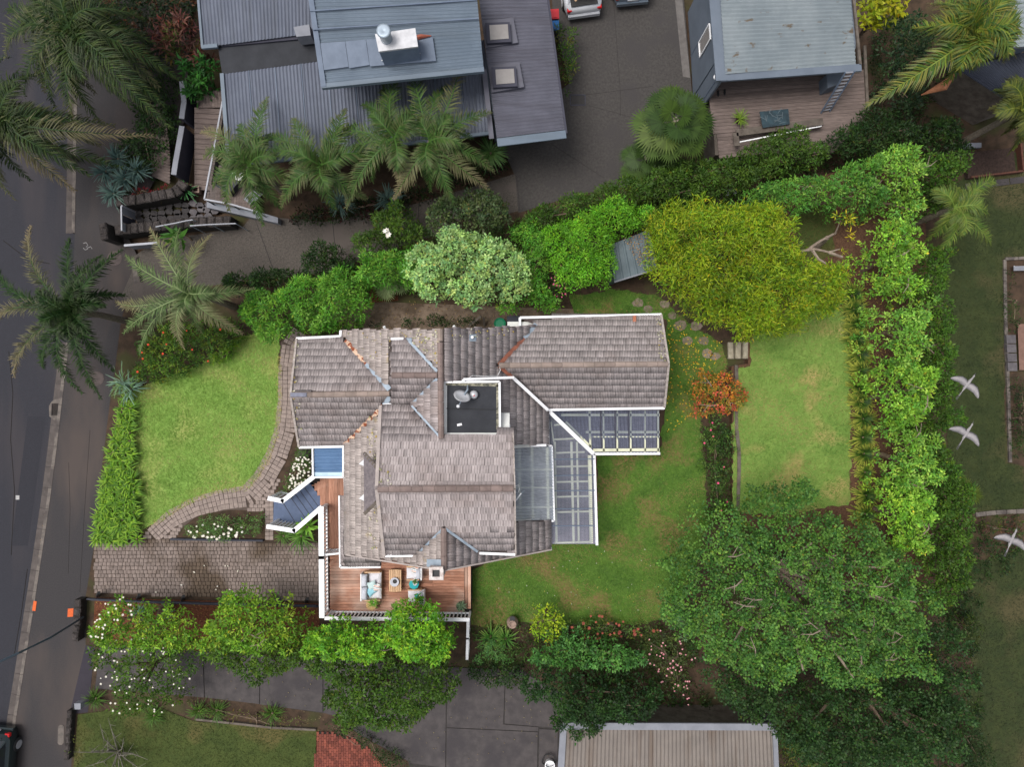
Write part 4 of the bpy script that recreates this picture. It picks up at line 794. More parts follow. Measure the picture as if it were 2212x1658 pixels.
# ================================================================== NORTHERN NEIGHBOUR (grey corrugated roofs)
n1 = thing('corrugated_house', 'neighbouring house with blue-grey corrugated roofs behind the palms', 'house', P(850, 150, 0))
def walls(uv, z0, z1, m, parent, inset=.0): return MB().prism(wpoly(uv, z1), z0, z1).build('wall', m, parent)
walls([(432, -60), (700, -60), (690, 80), (478, 100)], 0, 3.4, m_dkpan, n1); walls([(510, 165), (1030, 110), (1040, 225), (515, 300)], 0, 3.2, m_dkpan, n1)
walls([(1046, -60), (1166, -60), (1188, 240), (1066, 256), (1050, 150)], 0, 3.5, m_panel, n1); walls([(690, -60), (1014, -60), (1022, 98), (708, 136)], 0, 5.6, m_dkpan, n1)
def croof(parent, q4, m, pitch=.15, amp=.02, name='roof'): return MB().corr(*q4, pitch, amp).build(name, m, parent)
r1 = croof(n1, (P(424, -40, 3.7), P(690, -40, 3.7), P(690, 70, 3.5), P(438, 102, 3.5)), m_roofA)
MB().beam(P(438, 104, 3.42), P(472, 101, 3.42), .16, .14).build('gutter', m_roofB, r1); MB().beam(P(426, -40, 3.7), P(438, 103, 3.5), .10, .06).build('barge', m_roofB, r1)
MB().prism(wpoly([(470, 96), (690, 68), (690, 132), (480, 160)], 3.3), 2.9, 3.3).build('flat_roof', m_black, n1)
r2 = croof(n1, (P(481, 160, 3.5), P(1046, 86, 3.5), P(1063, 288, 3.25), P(496, 362, 3.25)), m_roofA)
MB().beam(P(496, 362, 3.2), P(1063, 288, 3.2), .14, .12).build('gutter', m_roofB, r2); MB().beam(P(480, 159, 3.52), P(495, 362, 3.27), .16, .06).build('barge', m_roofB, r2); MB().beam(P(1045, 155, 3.5), P(1060, 288, 3.3), .14, .06).build('barge', m_roofB, r2)
for k in range(9):
    t = (k + 1) / 10; a = P(481, 160, 3.5).lerp(P(1046, 86, 3.5), t); b = P(496, 362, 3.25).lerp(P(1063, 288, 3.25), t); MB().beam(a, b, .03, .03).build('sheet_lap', m_flash, r2)
r3 = croof(n1, (P(664, -40, 6.0), P(697, 186, 5.75), P(1045, 150, 5.75), P(1027, -40, 6.0)), m_roofB)
MB().beam(P(667, -40, 6.0), P(700, 188, 5.77), .2, .07).build('barge', m_flash, r3); MB().beam(P(697, 190, 5.62), P(1046, 154, 5.62), .18, .2).build('gutter', m_roofB, r3)
for v in (18, 58): MB().beam(P(668 + v * .14, v + 6, 6.0), P(1028 + v * .1, v - 18, 6.0), .05, .04).build('sheet_lap', m_flash, r3)
for i, (a, b) in enumerate((((692, 93), (745, 89)), ((746, 89), (790, 85)), ((791, 85), (934, 76)))):
    MB().slab([P(*a, 6.02), P(*b, 6.02), P(b[0] + 8, b[1] + 55, 5.9), P(a[0] + 8, a[1] + 58, 5.9)][::-1], .03).build('flashing_sheet', m_flash, r3)
cm = MB().prism(wpoly([(812, 74), (896, 62), (902, 103), (820, 114)], 6.9), 5.85, 6.9).build('chimney_box', m_flash, n1)
MB().prism(wpoly([(810, 73), (897, 60), (903, 100), (818, 111)], 7.0), 6.9, 7.0).build('chimney_cap', m_steel, cm); MB().lathe(P(835, 84, 7.0), [(.22, 0), (.22, .55), (.27, .56), (.27, .62), (.2, .64), (.03, .6)], 16).build('flue', m_zinc, cm, True)
for v in (120, 131): MB().beam(P(824, v, 5.98), P(908, v - 5, 5.98), .03, .03).build('sealant_line', m_steel, cm)
props(MB().tube([P(899, 81, 6.05), P(910, 78, 6.07), P(932, 77, 6.06)], [.1, .09, .02], 6).build('fallen_palm_sheath', mat('rust_frond', lin(150, 84, 66), lin(126, 70, 56), 6, .8)), 'rusty brown fallen palm sheath on the upper grey roof', 'palm sheath')
r4 = croof(n1, (P(1030, -40, 4.05), P(1073, 298, 3.85), P(1221, 280, 3.65), P(1176, -40, 3.8)), m_roofC, .15)
MB().beam(P(1074, 309, 3.8), P(1222, 291, 3.6), .34, .08).build('barge', m_roofB, r4); MB().beam(P(1178, -40, 3.68), P(1223, 290, 3.55), .09, .12).build('gutter', m_dkpan, r4); MB().beam(P(1046, 150, 4.1), P(1062, 300, 3.9), .2, .04).build('apron', m_roofC, r4)
for k, (u, v) in enumerate(((1077, 70), (1090, 166))):
    sk = MB().prism(wpoly([(u - 36, v - 24), (u + 32, v - 32), (u + 42, v + 22), (u - 28, v + 34)], 4.0), 3.7, 4.02).build('skylight', m_roofC, n1)
    MB().prism(wpoly([(u - 29, v - 21), (u + 24, v - 23), (u + 28, v + 20), (u - 25, v + 23)], 4.2), 4.0, 4.2).build('kerb_frame', m_dkpan, sk); MB().prism(wpoly([(u - 20, v - 16), (u + 20, v - 18), (u + 22, v + 13), (u - 18, v + 16)], 4.22), 4.2, 4.225).build('pane', m_soffit, sk)
ac = thing('air_conditioner', 'off-white air conditioning unit on the dark flat roof strip', 'air conditioner', P(654, 70, 3.5))
MB().prism(wpoly([(634, 58), (668, 52), (671, 76), (640, 79)], 4.2), 3.5, 4.2).build('casing', m_cap, ac); MB().prism(wpoly([(640, 79), (670, 75), (671, 84), (645, 87)], 3.9), 3.5, 3.9).build('lower_casing', m_cap, ac)
for du in (0, 4): MB().tube([P(648 + du, 86, 3.6), P(649 + du, 91, 3.5)], .03, 6).build('pipe', m_white, ac)
MB().prism(wpoly([(1075, 294), (1160, 283), (1160, 290), (1082, 303)], 3.0), 2.4, 3.4).build('lean_to_wall', m_panel, n1)

# timber steps, walls and glass balustrade west of that house
gw = thing('garden_wall', 'charcoal rendered wall with pale cap beside the timber steps', 'wall', P(392, 300, 0))
for pts in ([(393.5, 176), (398.3, 220), (393, 257)], [(394, 273), (380, 352), (376, 378)]):
    q = MB(); c2 = MB()
    for a, b in zip(pts[:-1], pts[1:]): q.beam(P(*a, 1.25) - Vector((0, 0, 1.25)), P(*b, 1.25) - Vector((0, 0, 1.25)), .18, 1.25); c2.beam(P(*a, 1.25), P(*b, 1.25), .24, .05)
    q.build('wall_panel', m_dkpan, gw); c2.build('cap', m_cap, gw)
tsp = thing('timber_steps', 'weathered timber steps between charcoal wall and glass balustrade', 'steps', P(445, 310, 0))
for k in range(16):
    v = 232 + k * 11; z = 1.0 - k * .055; ur = 484 - k * 1.9
    MB().prism([P(*p, z)[:2] for p in ((420, v), (ur, v + 4), (ur - 1.5, v + 15), (420, v + 11.5))], max(0, z - .3), z).build('tread', m_gdeck, tsp)
ud = thing('timber_landing', 'weathered timber landing above the timber steps', 'deck', P(455, 210, 0))
for k in range(9): MB().beam(P(428 + k * 6.5, 196 + max(0, 20 - k * 4), 1.05), P(430 + k * 6.3, 233, 1.05), .13, .04).build('plank', m_gdeck, ud)
cp = thing('curved_boardwalk', 'curved weathered timber walkway under the street palms', 'boardwalk', P(335, 310, 0))
for k in range(26):
    t = k / 25; v = 228 + t * 158; uc = 330 + 12 * math.sin(t * 3) - 6 * t + 22 * t * t; p = P(uc, v, .3)
    MB().box(p - Vector((0, 0, .05)), .92, .125, .05, .12 - .55 * t).build('plank', m_gdeck, cp)
gb = thing('glass_balustrade', 'white railed glass balustrade around the grey deck by the palms', 'balustrade', P(450, 400, 0))
for a, b in zip(((481, 220), (461, 332), (442, 431), (497, 441)), ((461, 332), (442, 431), (497, 441), (556, 458))):
    A, B = P(*a, 1.5), P(*b, 1.5); MB().beam(A, B, .07, .05).build('handrail', m_dimw, gb); MB().add([A, B, B - Vector((0, 0, 1)), A - Vector((0, 0, 1))], [(0, 1, 2, 3)]).build('glass_panel', m_bglass, gb)
    for p in (A, B): MB().beam(p - Vector((0, 0, 1.5)), p, .05, .05, (0, 1, 0)).build('post', m_dimw, gb)
gd = thing('grey_deck', 'grey timber deck behind the glass balustrade', 'deck', P(500, 400, 0))
for k in range(18):
    u0 = 448 + k * 6; v0, v1 = 330 + max(0, 6 - k) * 14, 436 + k * 1.3
    MB().beam(P(u0 + 4, v0, .5), P(u0, v1, .5), .125, .04).build('plank', m_gdeck, gd)
MB().prism(wpoly([(446, 434), (560, 458), (600, 470), (600, 482), (446, 448)], .5), 0, .48).build('fascia_wall', m_cap, gd)
bxp = thing('square_planter', 'black square fire pit box on the grey deck', 'planter', P(487, 394, .5)); cp4 = [(459, 397), (473, 367), (516, 392), (494, 420)]
c0 = (485, 394)
for i in range(4):
    a, b = cp4[i], cp4[(i + 1) % 4]; ai = tuple(c0[j] + (a[j] - c0[j]) * .72 for j in (0, 1)); bi = tuple(c0[j] + (b[j] - c0[j]) * .72 for j in (0, 1)); MB().prism(wpoly([a, b, bi, ai], 1.0), .5, 1.0).build('side', m_rwall, bxp)
MB().prism(wpoly(cp4, .8), .5, .8).build('inside', m_pot, bxp)
def table4(name, label, cat, quad, z0, z1, m, leg):
    t = thing(name, label, cat, P(*quad[0], z0)); MB().prism(wpoly(quad, z1), z1 - .05, z1).build('top', m, t); c = [sum(p[i] for p in quad) / 4 for i in (0, 1)]
    for p in quad: MB().beam(P(c[0] + (p[0] - c[0]) * .85, c[1] + (p[1] - c[1]) * .85, z0), P(c[0] + (p[0] - c[0]) * .85, c[1] + (p[1] - c[1]) * .85, z1 - .05), .05, .05, (0, 1, 0)).build('leg', leg, t)
    return t
table4('patio_table', 'pale square table under the palms on the grey deck', 'table', [(526, 430), (548, 410), (567, 419), (543, 444)], .5, 1.2, m_cap, m_dkpan); table4('patio_table', 'white cushion topped stool beside the black box', 'stool', [(500, 374), (524, 372), (528, 388), (504, 391)], .5, .95, m_white, m_dkpan)

# entrance: stone walls, gate, handrails, flagstones
def stonewall(label, pts, z, wd, n_m=5):
    t = thing('stone_wall', label, 'wall', P(*pts[0], 0)); pp = along([P(u, v, 0) for u, v in pts], .34); q = MB()
    for a, b in zip(pp[:-1], pp[1:]): q.beam(a, b, wd * .9, z * .97)
    q.build('core', m_joint, t)
    for a, b in zip(pp[:-1], pp[1:]):
        d = (b - a).normalized(); s = Vector((-d.y, d.x, 0)); rows = max(1, int(wd / .26))
        for r in range(rows):
            c = (a + b) / 2 + s * ((r + .5) / rows - .5) * wd; MB().box(c + Vector((0, 0, z - .12)) + d * random.uniform(-.04, .04), (b - a).length * random.uniform(.8, 1.02), wd / rows * random.uniform(.85, 1.02), .16 + random.uniform(-.03, .04), math.atan2(d.y, d.x) + random.uniform(-.2, .2), .05).build('stone', m_stone, t)
    return t
stonewall('dark volcanic stone wall below the red bedding plants', [(270, 448), (330, 440), (405, 425), (415, 405)], .9, .5)
stonewall('dark volcanic stone wall with handrails beside the neighbour driveway', [(272, 507), (330, 500), (430, 490), (515, 487)], .9, .5)
stonewall('square volcanic stone gate pillar at the footpath corner', [(250, 514), (266, 512)], 1.3, .8)
stonewall('low stone wall at the corner of the mulch bed', [(182, 1290), (180, 1345), (176, 1378)], .5, .32)
stonewall('low pale stone wall along the footpath at the verge lawn', [(160, 1530), (157, 1570), (153, 1635)], .35, .24)
m_dflag = mat('dark_flagstone', lin(60, 57, 58), lin(48, 45, 46), 4, .85, .3, rand=.1)
pvc = thing('flagstone_paving', 'irregular grey flagstone paving at the neighbour entrance', 'paving', P(440, 455, 0))
for k in range(34):
    u, v = 300 + (k % 12) * 16.5 + random.uniform(-3, 3), 448 + (k // 12) * 13 + random.uniform(-3, 3) - (k % 12) * .8
    if u > 480: continue
    pts = [P(u + 9.8 * math.cos(t) * random.uniform(.8, 1.12), v + 7.8 * math.sin(t) * random.uniform(.8, 1.12), .05)[:2] for t in np.linspace(0, 2 * math.pi, 7)[:-1]]; MB().prism(pts, 0, .05).build('flagstone', m_flag if u > 415 else m_dflag, pvc)
gt = thing('entrance_gate', 'white framed grey gate between the stone walls at the street', 'gate', P(290, 478, 0))
A, B = P(263, 446, 1.2), P(264, 499, 1.2)
MB().beam(A, B, .06, .06).build('top_rail', m_dimw, gt)
for k in range(3):
    a, b = A.lerp(B, k / 3 + .02), A.lerp(B, (k + 1) / 3 - .02); MB().add([a, b, b - Vector((0, 0, 1.1)), a - Vector((0, 0, 1.1)), a + Vector((.03, 0, 0)), b + Vector((.03, 0, 0)), b + Vector((.03, 0, -1.1)), a + Vector((.03, 0, -1.1))], [(0, 1, 2, 3), (7, 6, 5, 4), (0, 4, 5, 1), (2, 6, 7, 3), (1, 5, 6, 2), (0, 3, 7, 4)]).build('gate_panel', m_cap if k != 1 else m_dkpan, gt)
for p in (A, B): MB().beam(p - Vector((0, 0, 1.2)), p, .06, .06, (0, 1, 0)).build('post', m_dimw, gt)
def handrail(label, pts, z):
    t = thing('handrail', label, 'handrail', P(*pts[0], 0)); MB().tube([P(u, v, z) for u, v in pts], .03, 6).build('rail', m_dimw, t)
    for u, v in pts: p = P(u, v, z); MB().tube([p, (p.x, p.y, 0)], .022, 6).build('post', m_zinc, t)
handrail('white handrail climbing the entrance steps', [(337, 490), (380, 482), (402, 477), (416, 475)], 1.3); handrail('white handrail above the flagstones beside the stone wall', [(411, 488), (455, 485), (509, 483)], 1.5)
wf = thing('letterbox_fence', 'low white topped board fence beside the neighbour driveway entrance', 'fence', P(305, 530, 0)); A, B = P(269, 531, .9), P(341, 525, .9)
MB().beam(A, B, .1, .05).build('top_rail', m_dimw, wf)
for k in range(10): a = A.lerp(B, (k + .5) / 10); MB().beam((a.x, a.y, 0), (a.x, a.y, .9), .16, .03, (0, 1, 0)).build('board', m_cap, wf)
tr = thing('terracotta_trough', 'small square terracotta trough beside the agave', 'trough', P(422, 412, 0)); 
for q in ([(414, 402), (430, 402), (430, 405), (414, 405)], [(414, 413), (430, 413), (430, 416), (414, 416)], [(414, 405), (417, 405), (417, 413), (414, 413)], [(427, 405), (430, 405), (430, 413), (427, 413)]): MB().prism(wpoly(q, .3), 0, .3).build('side', m_terra, tr)
MB().prism(wpoly([(416, 404), (428, 404), (428, 414), (416, 414)], .2), 0, .22).build('potting_soil', m_soil, tr)

# ================================================================== NORTH-EASTERN NEIGHBOUR
n2 = thing('studio_building', 'blue-grey panelled studio with a light corrugated roof and timber deck', 'building', P(1650, 90, 0))
ZT = 3.85
wl = MB().prism(wpoly([(1538, -80), (1850, -80), (1848, 105), (1549, 126)], ZT), 0, ZT).build('wall', m_panel, n2)
MB().prism(wpoly([(1536, -80), (1543, -80), (1561, 174), (1555, 176)], ZT), 0, ZT - .01).build('side_wall', m_panel, n2)
wf0, wf1 = P(1536, -80, ZT), P(1555, 177, ZT)
for t in (.42, .62, .80, .95):
    a = wf0.lerp(wf1, t); MB().beam(Vector((a.x, a.y, 0)) + Vector((-.012, 0, 0)), a + Vector((-.012, 0, 0)), .02, .04, (0, 1, 0)).build('cover_batten', m_flash, wl)
a, b = wf0.lerp(wf1, .45), wf0.lerp(wf1, .58)
win = MB().add([Vector((p.x - .05, p.y, z)) for p, z in ((a, 1.6), (b, 1.6), (b, 3.2), (a, 3.2))] + [Vector((p.x + .02, p.y, z)) for p, z in ((a, 1.6), (b, 1.6), (b, 3.2), (a, 3.2))], [(0, 1, 2, 3), (7, 6, 5, 4), (0, 4, 5, 1), (1, 5, 6, 2), (2, 6, 7, 3), (3, 7, 4, 0)]).build('window', m_soffit, n2)
for p, q in ((Vector((a.x - .06, a.y, 1.55)), Vector((b.x - .06, b.y, 1.55))), (Vector((a.x - .06, a.y, 3.2)), Vector((b.x - .06, b.y, 3.2)))): MB().beam(p, q, .06, .06).build('window_frame', m_white, win)
for p in (a, b): MB().beam((p.x - .06, p.y, 1.55), (p.x - .06, p.y, 3.22), .06, .06, (0, 1, 0)).build('window_frame', m_white, win)
r5 = croof(n2, (P(1553, -60, ZT + .25), P(1567, 160, ZT + .15), P(1849, 139, ZT + .05), P(1833, -60, ZT + .15)), m_roofD, .17, .024)
MB().beam(P(1538, -60, ZT + .02), P(1558, 176, ZT + .02), .5, .12).build('fascia', m_panel, r5); MB().beam(P(1556, 170, ZT), P(1858, 148, ZT), .3, .12).build('fascia', m_panel, r5); MB().beam(P(1836, -60, ZT), P(1856, 142, ZT), .1, .12).build('gutter', m_gtimb, r5)
lm = thing('wall_lamp', 'small bright white floodlight at the studio corner', 'lamp', P(1545, 170, 3.4)); MB().lathe(P(1546, 168, 3.5), [(.05, 0), (.12, .05), (.12, .12), (.05, .16)], 12).build('head', m_white, lm, True); MB().beam(P(1546, 168, 3.42), P(1554, 164, 3.42), .05, .05).build('bracket', m_red, lm)
dk2 = thing('studio_deck', 'weathered grey timber deck in front of the studio', 'deck', P(1700, 250, 0)); ZK = 1.8
MB().prism(wpoly([(1535, 178), (1868, 150), (1872, 250), (1800, 330), (1545, 335)], ZK - .06), 0, ZK - .06).build('substructure', m_gtimb, dk2)
for k in range(22):
    v = 172 + k * 7.6; ua, ub = 1528 + k * .8 + (8 if k > 14 else 0), 1872 - max(0, k - 12) * 7; MB().beam(P(ua, v + 8, ZK - .05), P(ub, v - 18, ZK - .05), .15, .05).build('plank', m_gdeck, dk2)
MB().beam(P(1866, 100, ZK), P(1873, 245, ZK), .12, .1).build('edge_board', m_gtimb, dk2)
ld = thing('ladder', 'aluminium ladder leaning against the studio eave', 'ladder', P(1780, 240, ZK)); LA, LB, LC, LD = P(1773, 243, ZK), P(1792, 239, ZK), P(1826, 154, ZT + .2), P(1846, 152, ZT + .2)
MB().beam(LA, LC, .04, .07).build('stile', m_flash, ld); MB().beam(LB, LD, .04, .07).build('stile', m_flash, ld)
for k in range(12): t = (k + .5) / 12; MB().beam(LA.lerp(LC, t), LB.lerp(LD, t), .1 if k == 6 else .06, .03).build('rung', m_cap, ld)
MB().prism(wpoly([(1786, 160), (1820, 157), (1816, 180), (1788, 190)], 2.6), 1.8, 2.6).build('cupboard', m_panel, n2)
tb = table4('deck_table', 'dark glass topped table with palm litter on the studio deck', 'table', [(1641, 241), (1703, 235), (1706, 268), (1648, 276)], ZK, ZK + .7, mat('dark_teal_glass', lin(46, 66, 74), lin(30, 44, 50), 3, .15, spec=.5), m_dkpan)
for k in range(14):
    a = P(1650 + random.uniform(0, 48), 244 + random.uniform(0, 24), ZK + .705); an_ = random.uniform(0, 3); MB().beam(a, a + Vector((math.cos(an_) * .3, math.sin(an_) * .3, 0)), .02, .006).build('leaf_litter', m_shed, tb)
rb = thing('bench_planter', 'long weathered bench planter edging the studio deck', 'planter', P(1680, 285, ZK))
MB().beam(P(1590, 288, ZK + .5), P(1777, 263, ZK + .5), .3, .06).build('seat_board', m_gtimb, rb); MB().beam(P(1588, 288, ZK + .5), P(1592, 316, ZK + .5), .25, .06).build('end_board', m_gtimb, rb); MB().beam(P(1594, 308, ZK + .4), P(1774, 273, ZK + .4), .05, .05).build('rail', m_white, rb)
for u, v in ((1592, 288), (1680, 276), (1774, 264)): MB().beam(P(u, v, ZK), P(u, v, ZK + .5), .1, .1, (0, 1, 0)).build('leg', m_gtimb, rb)
for u, dv, lab in ((1551, 0, 'black sandal left of its pair on the studio deck'), (1565, -3, 'black sandal right of its pair on the studio deck')):
    sh = thing('sandal', lab, 'sandal', P(u, 203 + dv, ZK), 'pair of sandals on the deck'); MB().lathe(P(u, 203 + dv, ZK), [(.06, 0), (.07, .02), (.05, .035)], 12, .75, 2.0).build('sole', m_pot, sh); MB().tube([P(u, 198 + dv, ZK) + Vector((-.05, 0, .02)), P(u, 198 + dv, ZK) + Vector((0, .02, .07)), P(u, 198 + dv, ZK) + Vector((.05, 0, .02))], .015, 5).build('strap', m_rubber, sh)
ppt = thing('potted_plant', 'dark pot with yellow-green grass on the studio deck', 'potted plant', P(1596, 262, ZK)); MB().lathe(P(1594, 262, ZK), [(.12, 0), (.2, .3), (.17, .3), (.15, .22)], 14).build('pot', mat('plum_pot', lin(66, 44, 42), None, 5, .6), ppt)
pb = thing('post_sign', 'grey weathered post cap below the boundary shrubs', 'post', P(1579, 412, 0)); MB().prism(wpoly([(1568, 408), (1588, 404), (1590, 416), (1570, 420)], 2.0), 0, 2.0).build('post', m_gtimb, pb); MB().prism(wpoly([(1566, 410), (1590, 404), (1592, 417), (1568, 423)], 2.1), 2.0, 2.08).build('cap', m_cap, pb)
# far north-east roofs
n3 = thing('dark_roofed_shed', 'navy corrugated roofed shed at the right edge under the palm', 'shed', P(2150, 160, 0))
MB().corr(P(2068, 150, 3.0), P(2262, 100, 3.0), P(2290, 190, 2.8), P(2188, 228, 2.8), .15, .02).build('roof', m_dkroof, n3); MB().prism(wpoly([(2080, 152), (2262, 106), (2280, 186), (2190, 220)], 2.7), 0, 2.7).build('wall', m_gtimb, n3)
n4 = thing('pale_roofed_house', 'pale grey hipped roof in the top right corner', 'house', P(2200, 30, 0))
MB().corr(P(2165, -20, 4.5), P(2165, 104, 4.0), P(2240, 98, 4.6), P(2240, -20, 5.0), .2, .015).build('roof', m_roofD, n4); MB().prism(wpoly([(2172, -20), (2240, -20), (2240, 92), (2172, 98)], 3.9), 0, 3.9).build('wall', m_panel, n4); MB().beam(P(2163, 105, 3.95), P(2240, 99, 3.95), .12, .1).build('gutter', m_cap, n4)
lb = thing('raised_bed', 'dark bark filled raised bed right of the corner trees', 'raised bed', P(2140, 345, 0)); MB().prism(wpoly([(2090, 330), (2190, 318), (2195, 372), (2092, 385)], .3), 0, .28).build('mulch', mat('dark_mulch', lin(64, 50, 44), lin(44, 34, 30), 12, .95, .8, 40), lb)
for a, b in (((2088, 387), (2200, 374)), ((2200, 374), (2194, 315))): MB().beam(P(*a, 0), P(*b, 0), .08, .36).build('edge_board', mat('stained_board', lin(92, 58, 46), lin(76, 48, 40), 6, .8), lb)
cb = thing('concrete_beam', 'pale concrete beam lying beyond the corner trees', 'beam', P(2080, 318, 0))
for k in range(3): MB().beam(P(2042 + k * 24.5, 318 - k * .6, .1), P(2065 + k * 24.5, 317.5 - k * .6, .1), .22, .2).build('segment', m_cap, cb)
cpth = thing('stepping_path', 'narrow grey concrete path right of the corner trees', 'path', P(2140, 400, 0))
for k in range(4): MB().beam(P(2085 + k * 32, 404 - k * 4, .03), P(2115 + k * 32, 400.5 - k * 4, .03), .3, .04).build('slab', m_slab, cpth)

# ================================================================== SHED, GARAGE, RETAINING BOARDS
shd = thing('garden_shed', 'small grey tray-roofed garden shed under the yellow-green tree', 'shed', P(1365, 560, 0))
MB().corr(P(1316, 530, 2.3), P(1400, 497, 2.5), P(1422, 580, 2.3), P(1327, 609, 2.1), .3, .03, 6, box=True).build('roof', m_shed, shd); MB().prism(wpoly([(1322, 536), (1402, 504), (1418, 574), (1330, 602)], 2.1), 0, 2.05).build('wall', m_shed, shd); MB().beam(P(1327, 610, 2.06), P(1422, 581, 2.24), .06, .09).build('gutter', m_cap, shd)
gar = thing('garage', 'beige corrugated garage roof at the bottom edge', 'garage', P(1440, 1630, 0))
MB().corr(P(1222, 1572, 2.7), P(1670, 1575, 2.7), P(1676, 1700, 2.85), P(1216, 1700, 2.85), .17, .022).build('roof', m_beige, gar); MB().beam(P(1216, 1568, 2.72), P(1672, 1570, 2.72), .3, .1).build('ridge_flashing', m_cap, gar); MB().beam(P(1217, 1568, 2.7), P(1209, 1700, 2.85), .28, .1).build('barge', m_cap, gar)
MB().beam(P(1672, 1570, 2.7), P(1678, 1700, 2.85), .2, .1).build('barge', m_cap, gar); MB().prism(wpoly([(1226, 1580), (1662, 1582), (1668, 1700), (1222, 1700)], 2.5), 0, 2.55).build('wall', m_gtimb, gar)
hs = thing('hose_reel', 'white wall bucket with coiled dark hose beside the garage', 'hose', P(1185, 1645, 0)); MB().lathe(P(1187, 1648, 0), [(.2, 0), (.24, .3), (.2, .3), (.18, .1)], 16).build('bucket', m_white, hs); 
MB().tube([P(1186 + 15 * math.cos(t) * (1 + .1 * math.sin(3 * t)), 1644 + 13 * math.sin(t), .06 + .02 * t) for t in np.linspace(0, 12, 40)], .018, 5).build('hose', m_rubber, hs)
lt = thing('flagstone_strip', 'narrow dark paving between garage and boundary hedge', 'paving', P(1500, 1550, 0))
for k in range(9): MB().prism(wpoly([(1225 + k * 50, 1535 + k * 1), (1272 + k * 50, 1536 + k), (1272 + k * 50, 1564 + k * .4), (1225 + k * 50, 1563 + k * .4)], .02), 0, .03).build('slab', m_slab, lt)
rw = thing('retaining_fence', 'dark navy board retaining fence below the cobbled driveway', 'fence', P(450, 1290, 0))
rpts = [(205, 1286), (300, 1291), (400, 1294), (500, 1297), (600, 1299), (692, 1301)]
for j in range(3):
    pp = along([P(u, v + j * 3.4, .0) for u, v in rpts], 2.4)
    for a, b in zip(pp[:-1], pp[1:]): MB().beam(a + Vector((0, 0, .5 - j * .17)), b + Vector((0, 0, .5 - j * .17)) - (b - a) * .004, .05, .16).build('board', m_rwall, rw)
for u, v in ((210, 1287), (297, 1292), (393, 1295), (500, 1298), (600, 1300), (660, 1300)): MB().beam(P(u, v + 5, 0), P(u + 4, v - 3, .78), .12, .12, (0, 1, 0)).build('post', m_pot, rw)
be = thing('bed_edging', 'dark timber edging between white rose bed and driveway', 'edging', P(470, 1167, 0))
for a, b in (((372, 1164), (430, 1165)), ((430, 1165), (490, 1166)), ((490, 1166), (572, 1167))): MB().beam(P(*a, 0), P(*b, 0) - Vector((.02, 0, 0)), .08, .22).build('edge_board', m_rwall, be)
be2 = thing('bed_edging', 'weathered timber edging along the verge lawn bed', 'edging', P(540, 1562, 0))
for a, b in (((425, 1552), (500, 1560)), ((500, 1560), (590, 1570)), ((590, 1570), (685, 1575))): MB().beam(P(*a, 0), P(*b, 0) - Vector((.03, 0, 0)), .1, .16).build('edge_board', m_gtimb, be2)
tm = thing('timber_offcut', 'grey timber planks leaning in the dark passage beside the house', 'timber', P(1030, 695, 0)); MB().beam(P(1013, 704, .3), P(1040, 683, 1.0), .12, .05).build('plank', m_gtimb, tm); MB().beam(P(1046, 703, .1), P(1045, 686, .7), .1, .05).build('plank', m_gtimb, tm)
bk = thing('green_bucket', 'green plastic tub in the passage beside the house', 'tub', P(1080, 702, 0)); MB().lathe(P(1080, 701, 0), [(.2, 0), (.26, .4), (.28, .4), (.28, .43), (.2, .38)], 16).build('tub', mat('green_plastic', lin(20, 120, 84), None, 4, .5), bk)
bs = thing('tool_cupboard', 'low dark blue lidded cupboard at the corner of the right wing', 'cupboard', P(1110, 694, 0)); MB().prism(wpoly([(1096, 684), (1122, 683), (1122, 704), (1096, 705)], 1.2), 0, 1.1).build('carcass', m_dkroof, bs); MB().prism(wpoly([(1095, 683), (1123, 682), (1123, 706), (1095, 706)], 1.2), 1.1, 1.16).build('lid', m_dkroof, bs)
MB().beam(P(1096, 694, 1.16), P(1122, 693, 1.16), .03, .012).build('lid_batten', m_rwall, bs)
ur = thing('stone_urn', 'weathered stone urn standing on the back lawn edge', 'urn', P(1107, 1335, 0)); MB().lathe(P(1107, 1338, 0), [(.12, 0), (.2, .15), (.28, .4), (.26, .62), (.17, .74), (.19, .8), (.15, .8), (.13, .72)], 18).build('body', m_terra, ur, True); MB().lathe(P(1107, 1338, .76), [(.13, 0), (.13, .01)], 14).build('mouth', m_pot, ur)
bld = thing('garden_boulder', 'dark rounded boulder in the bed below the left wing eave', 'boulder', P(662, 978, 0)); MB().lathe(P(662, 978, 0), [(.3, 0), (.38, .12), (.34, .3), (.2, .42), (.05, .45)], 9, 1.15, .8, Matrix.Rotation(.6, 3, 'Z')).build('rock', m_stone, bld)
lbx = thing('letterbox', 'grey letterbox on a green post at the verge lawn', 'letterbox', P(250 - 80, 1527, 0)); MB().prism(wpoly([(160, 1521), (174, 1521), (174, 1534), (161, 1534)], 1.0), .7, 1.0).build('box', m_cap, lbx); MB().beam(P(170, 1527, 0), P(170, 1527, .7), .08, .08, (0, 1, 0)).build('post', m_shed, lbx); MB().beam(P(159.5, 1522, .95), P(159.8, 1533, .95), .02, .05).build('slot_flap', m_pot, lbx)
props(MB().tube([P(-40, 1448, 6.2), P(40, 1412, 5.2), P(110, 1378, 3.6), P(168, 1342, 1.2), P(180, 1334, .45)], .045, 6).build('service_cable', m_cableg), 'thick blue-grey service cable crossing the road to the stone wall', 'cable')
gy = thing('yard_drain', 'black slotted drain grate in the concrete yard', 'drain', P(1247, 215, .02)); MB().prism(wpoly([(1233, 206), (1263, 206), (1263, 226), (1233, 226)], .02), .018, .022).build('pit', m_pot, gy)
for k in range(11): MB().beam(P(1235 + k * 2.65, 207, .022), P(1235 + k * 2.65, 225, .022), .02, .02).build('grate_bar', m_iron, gy)
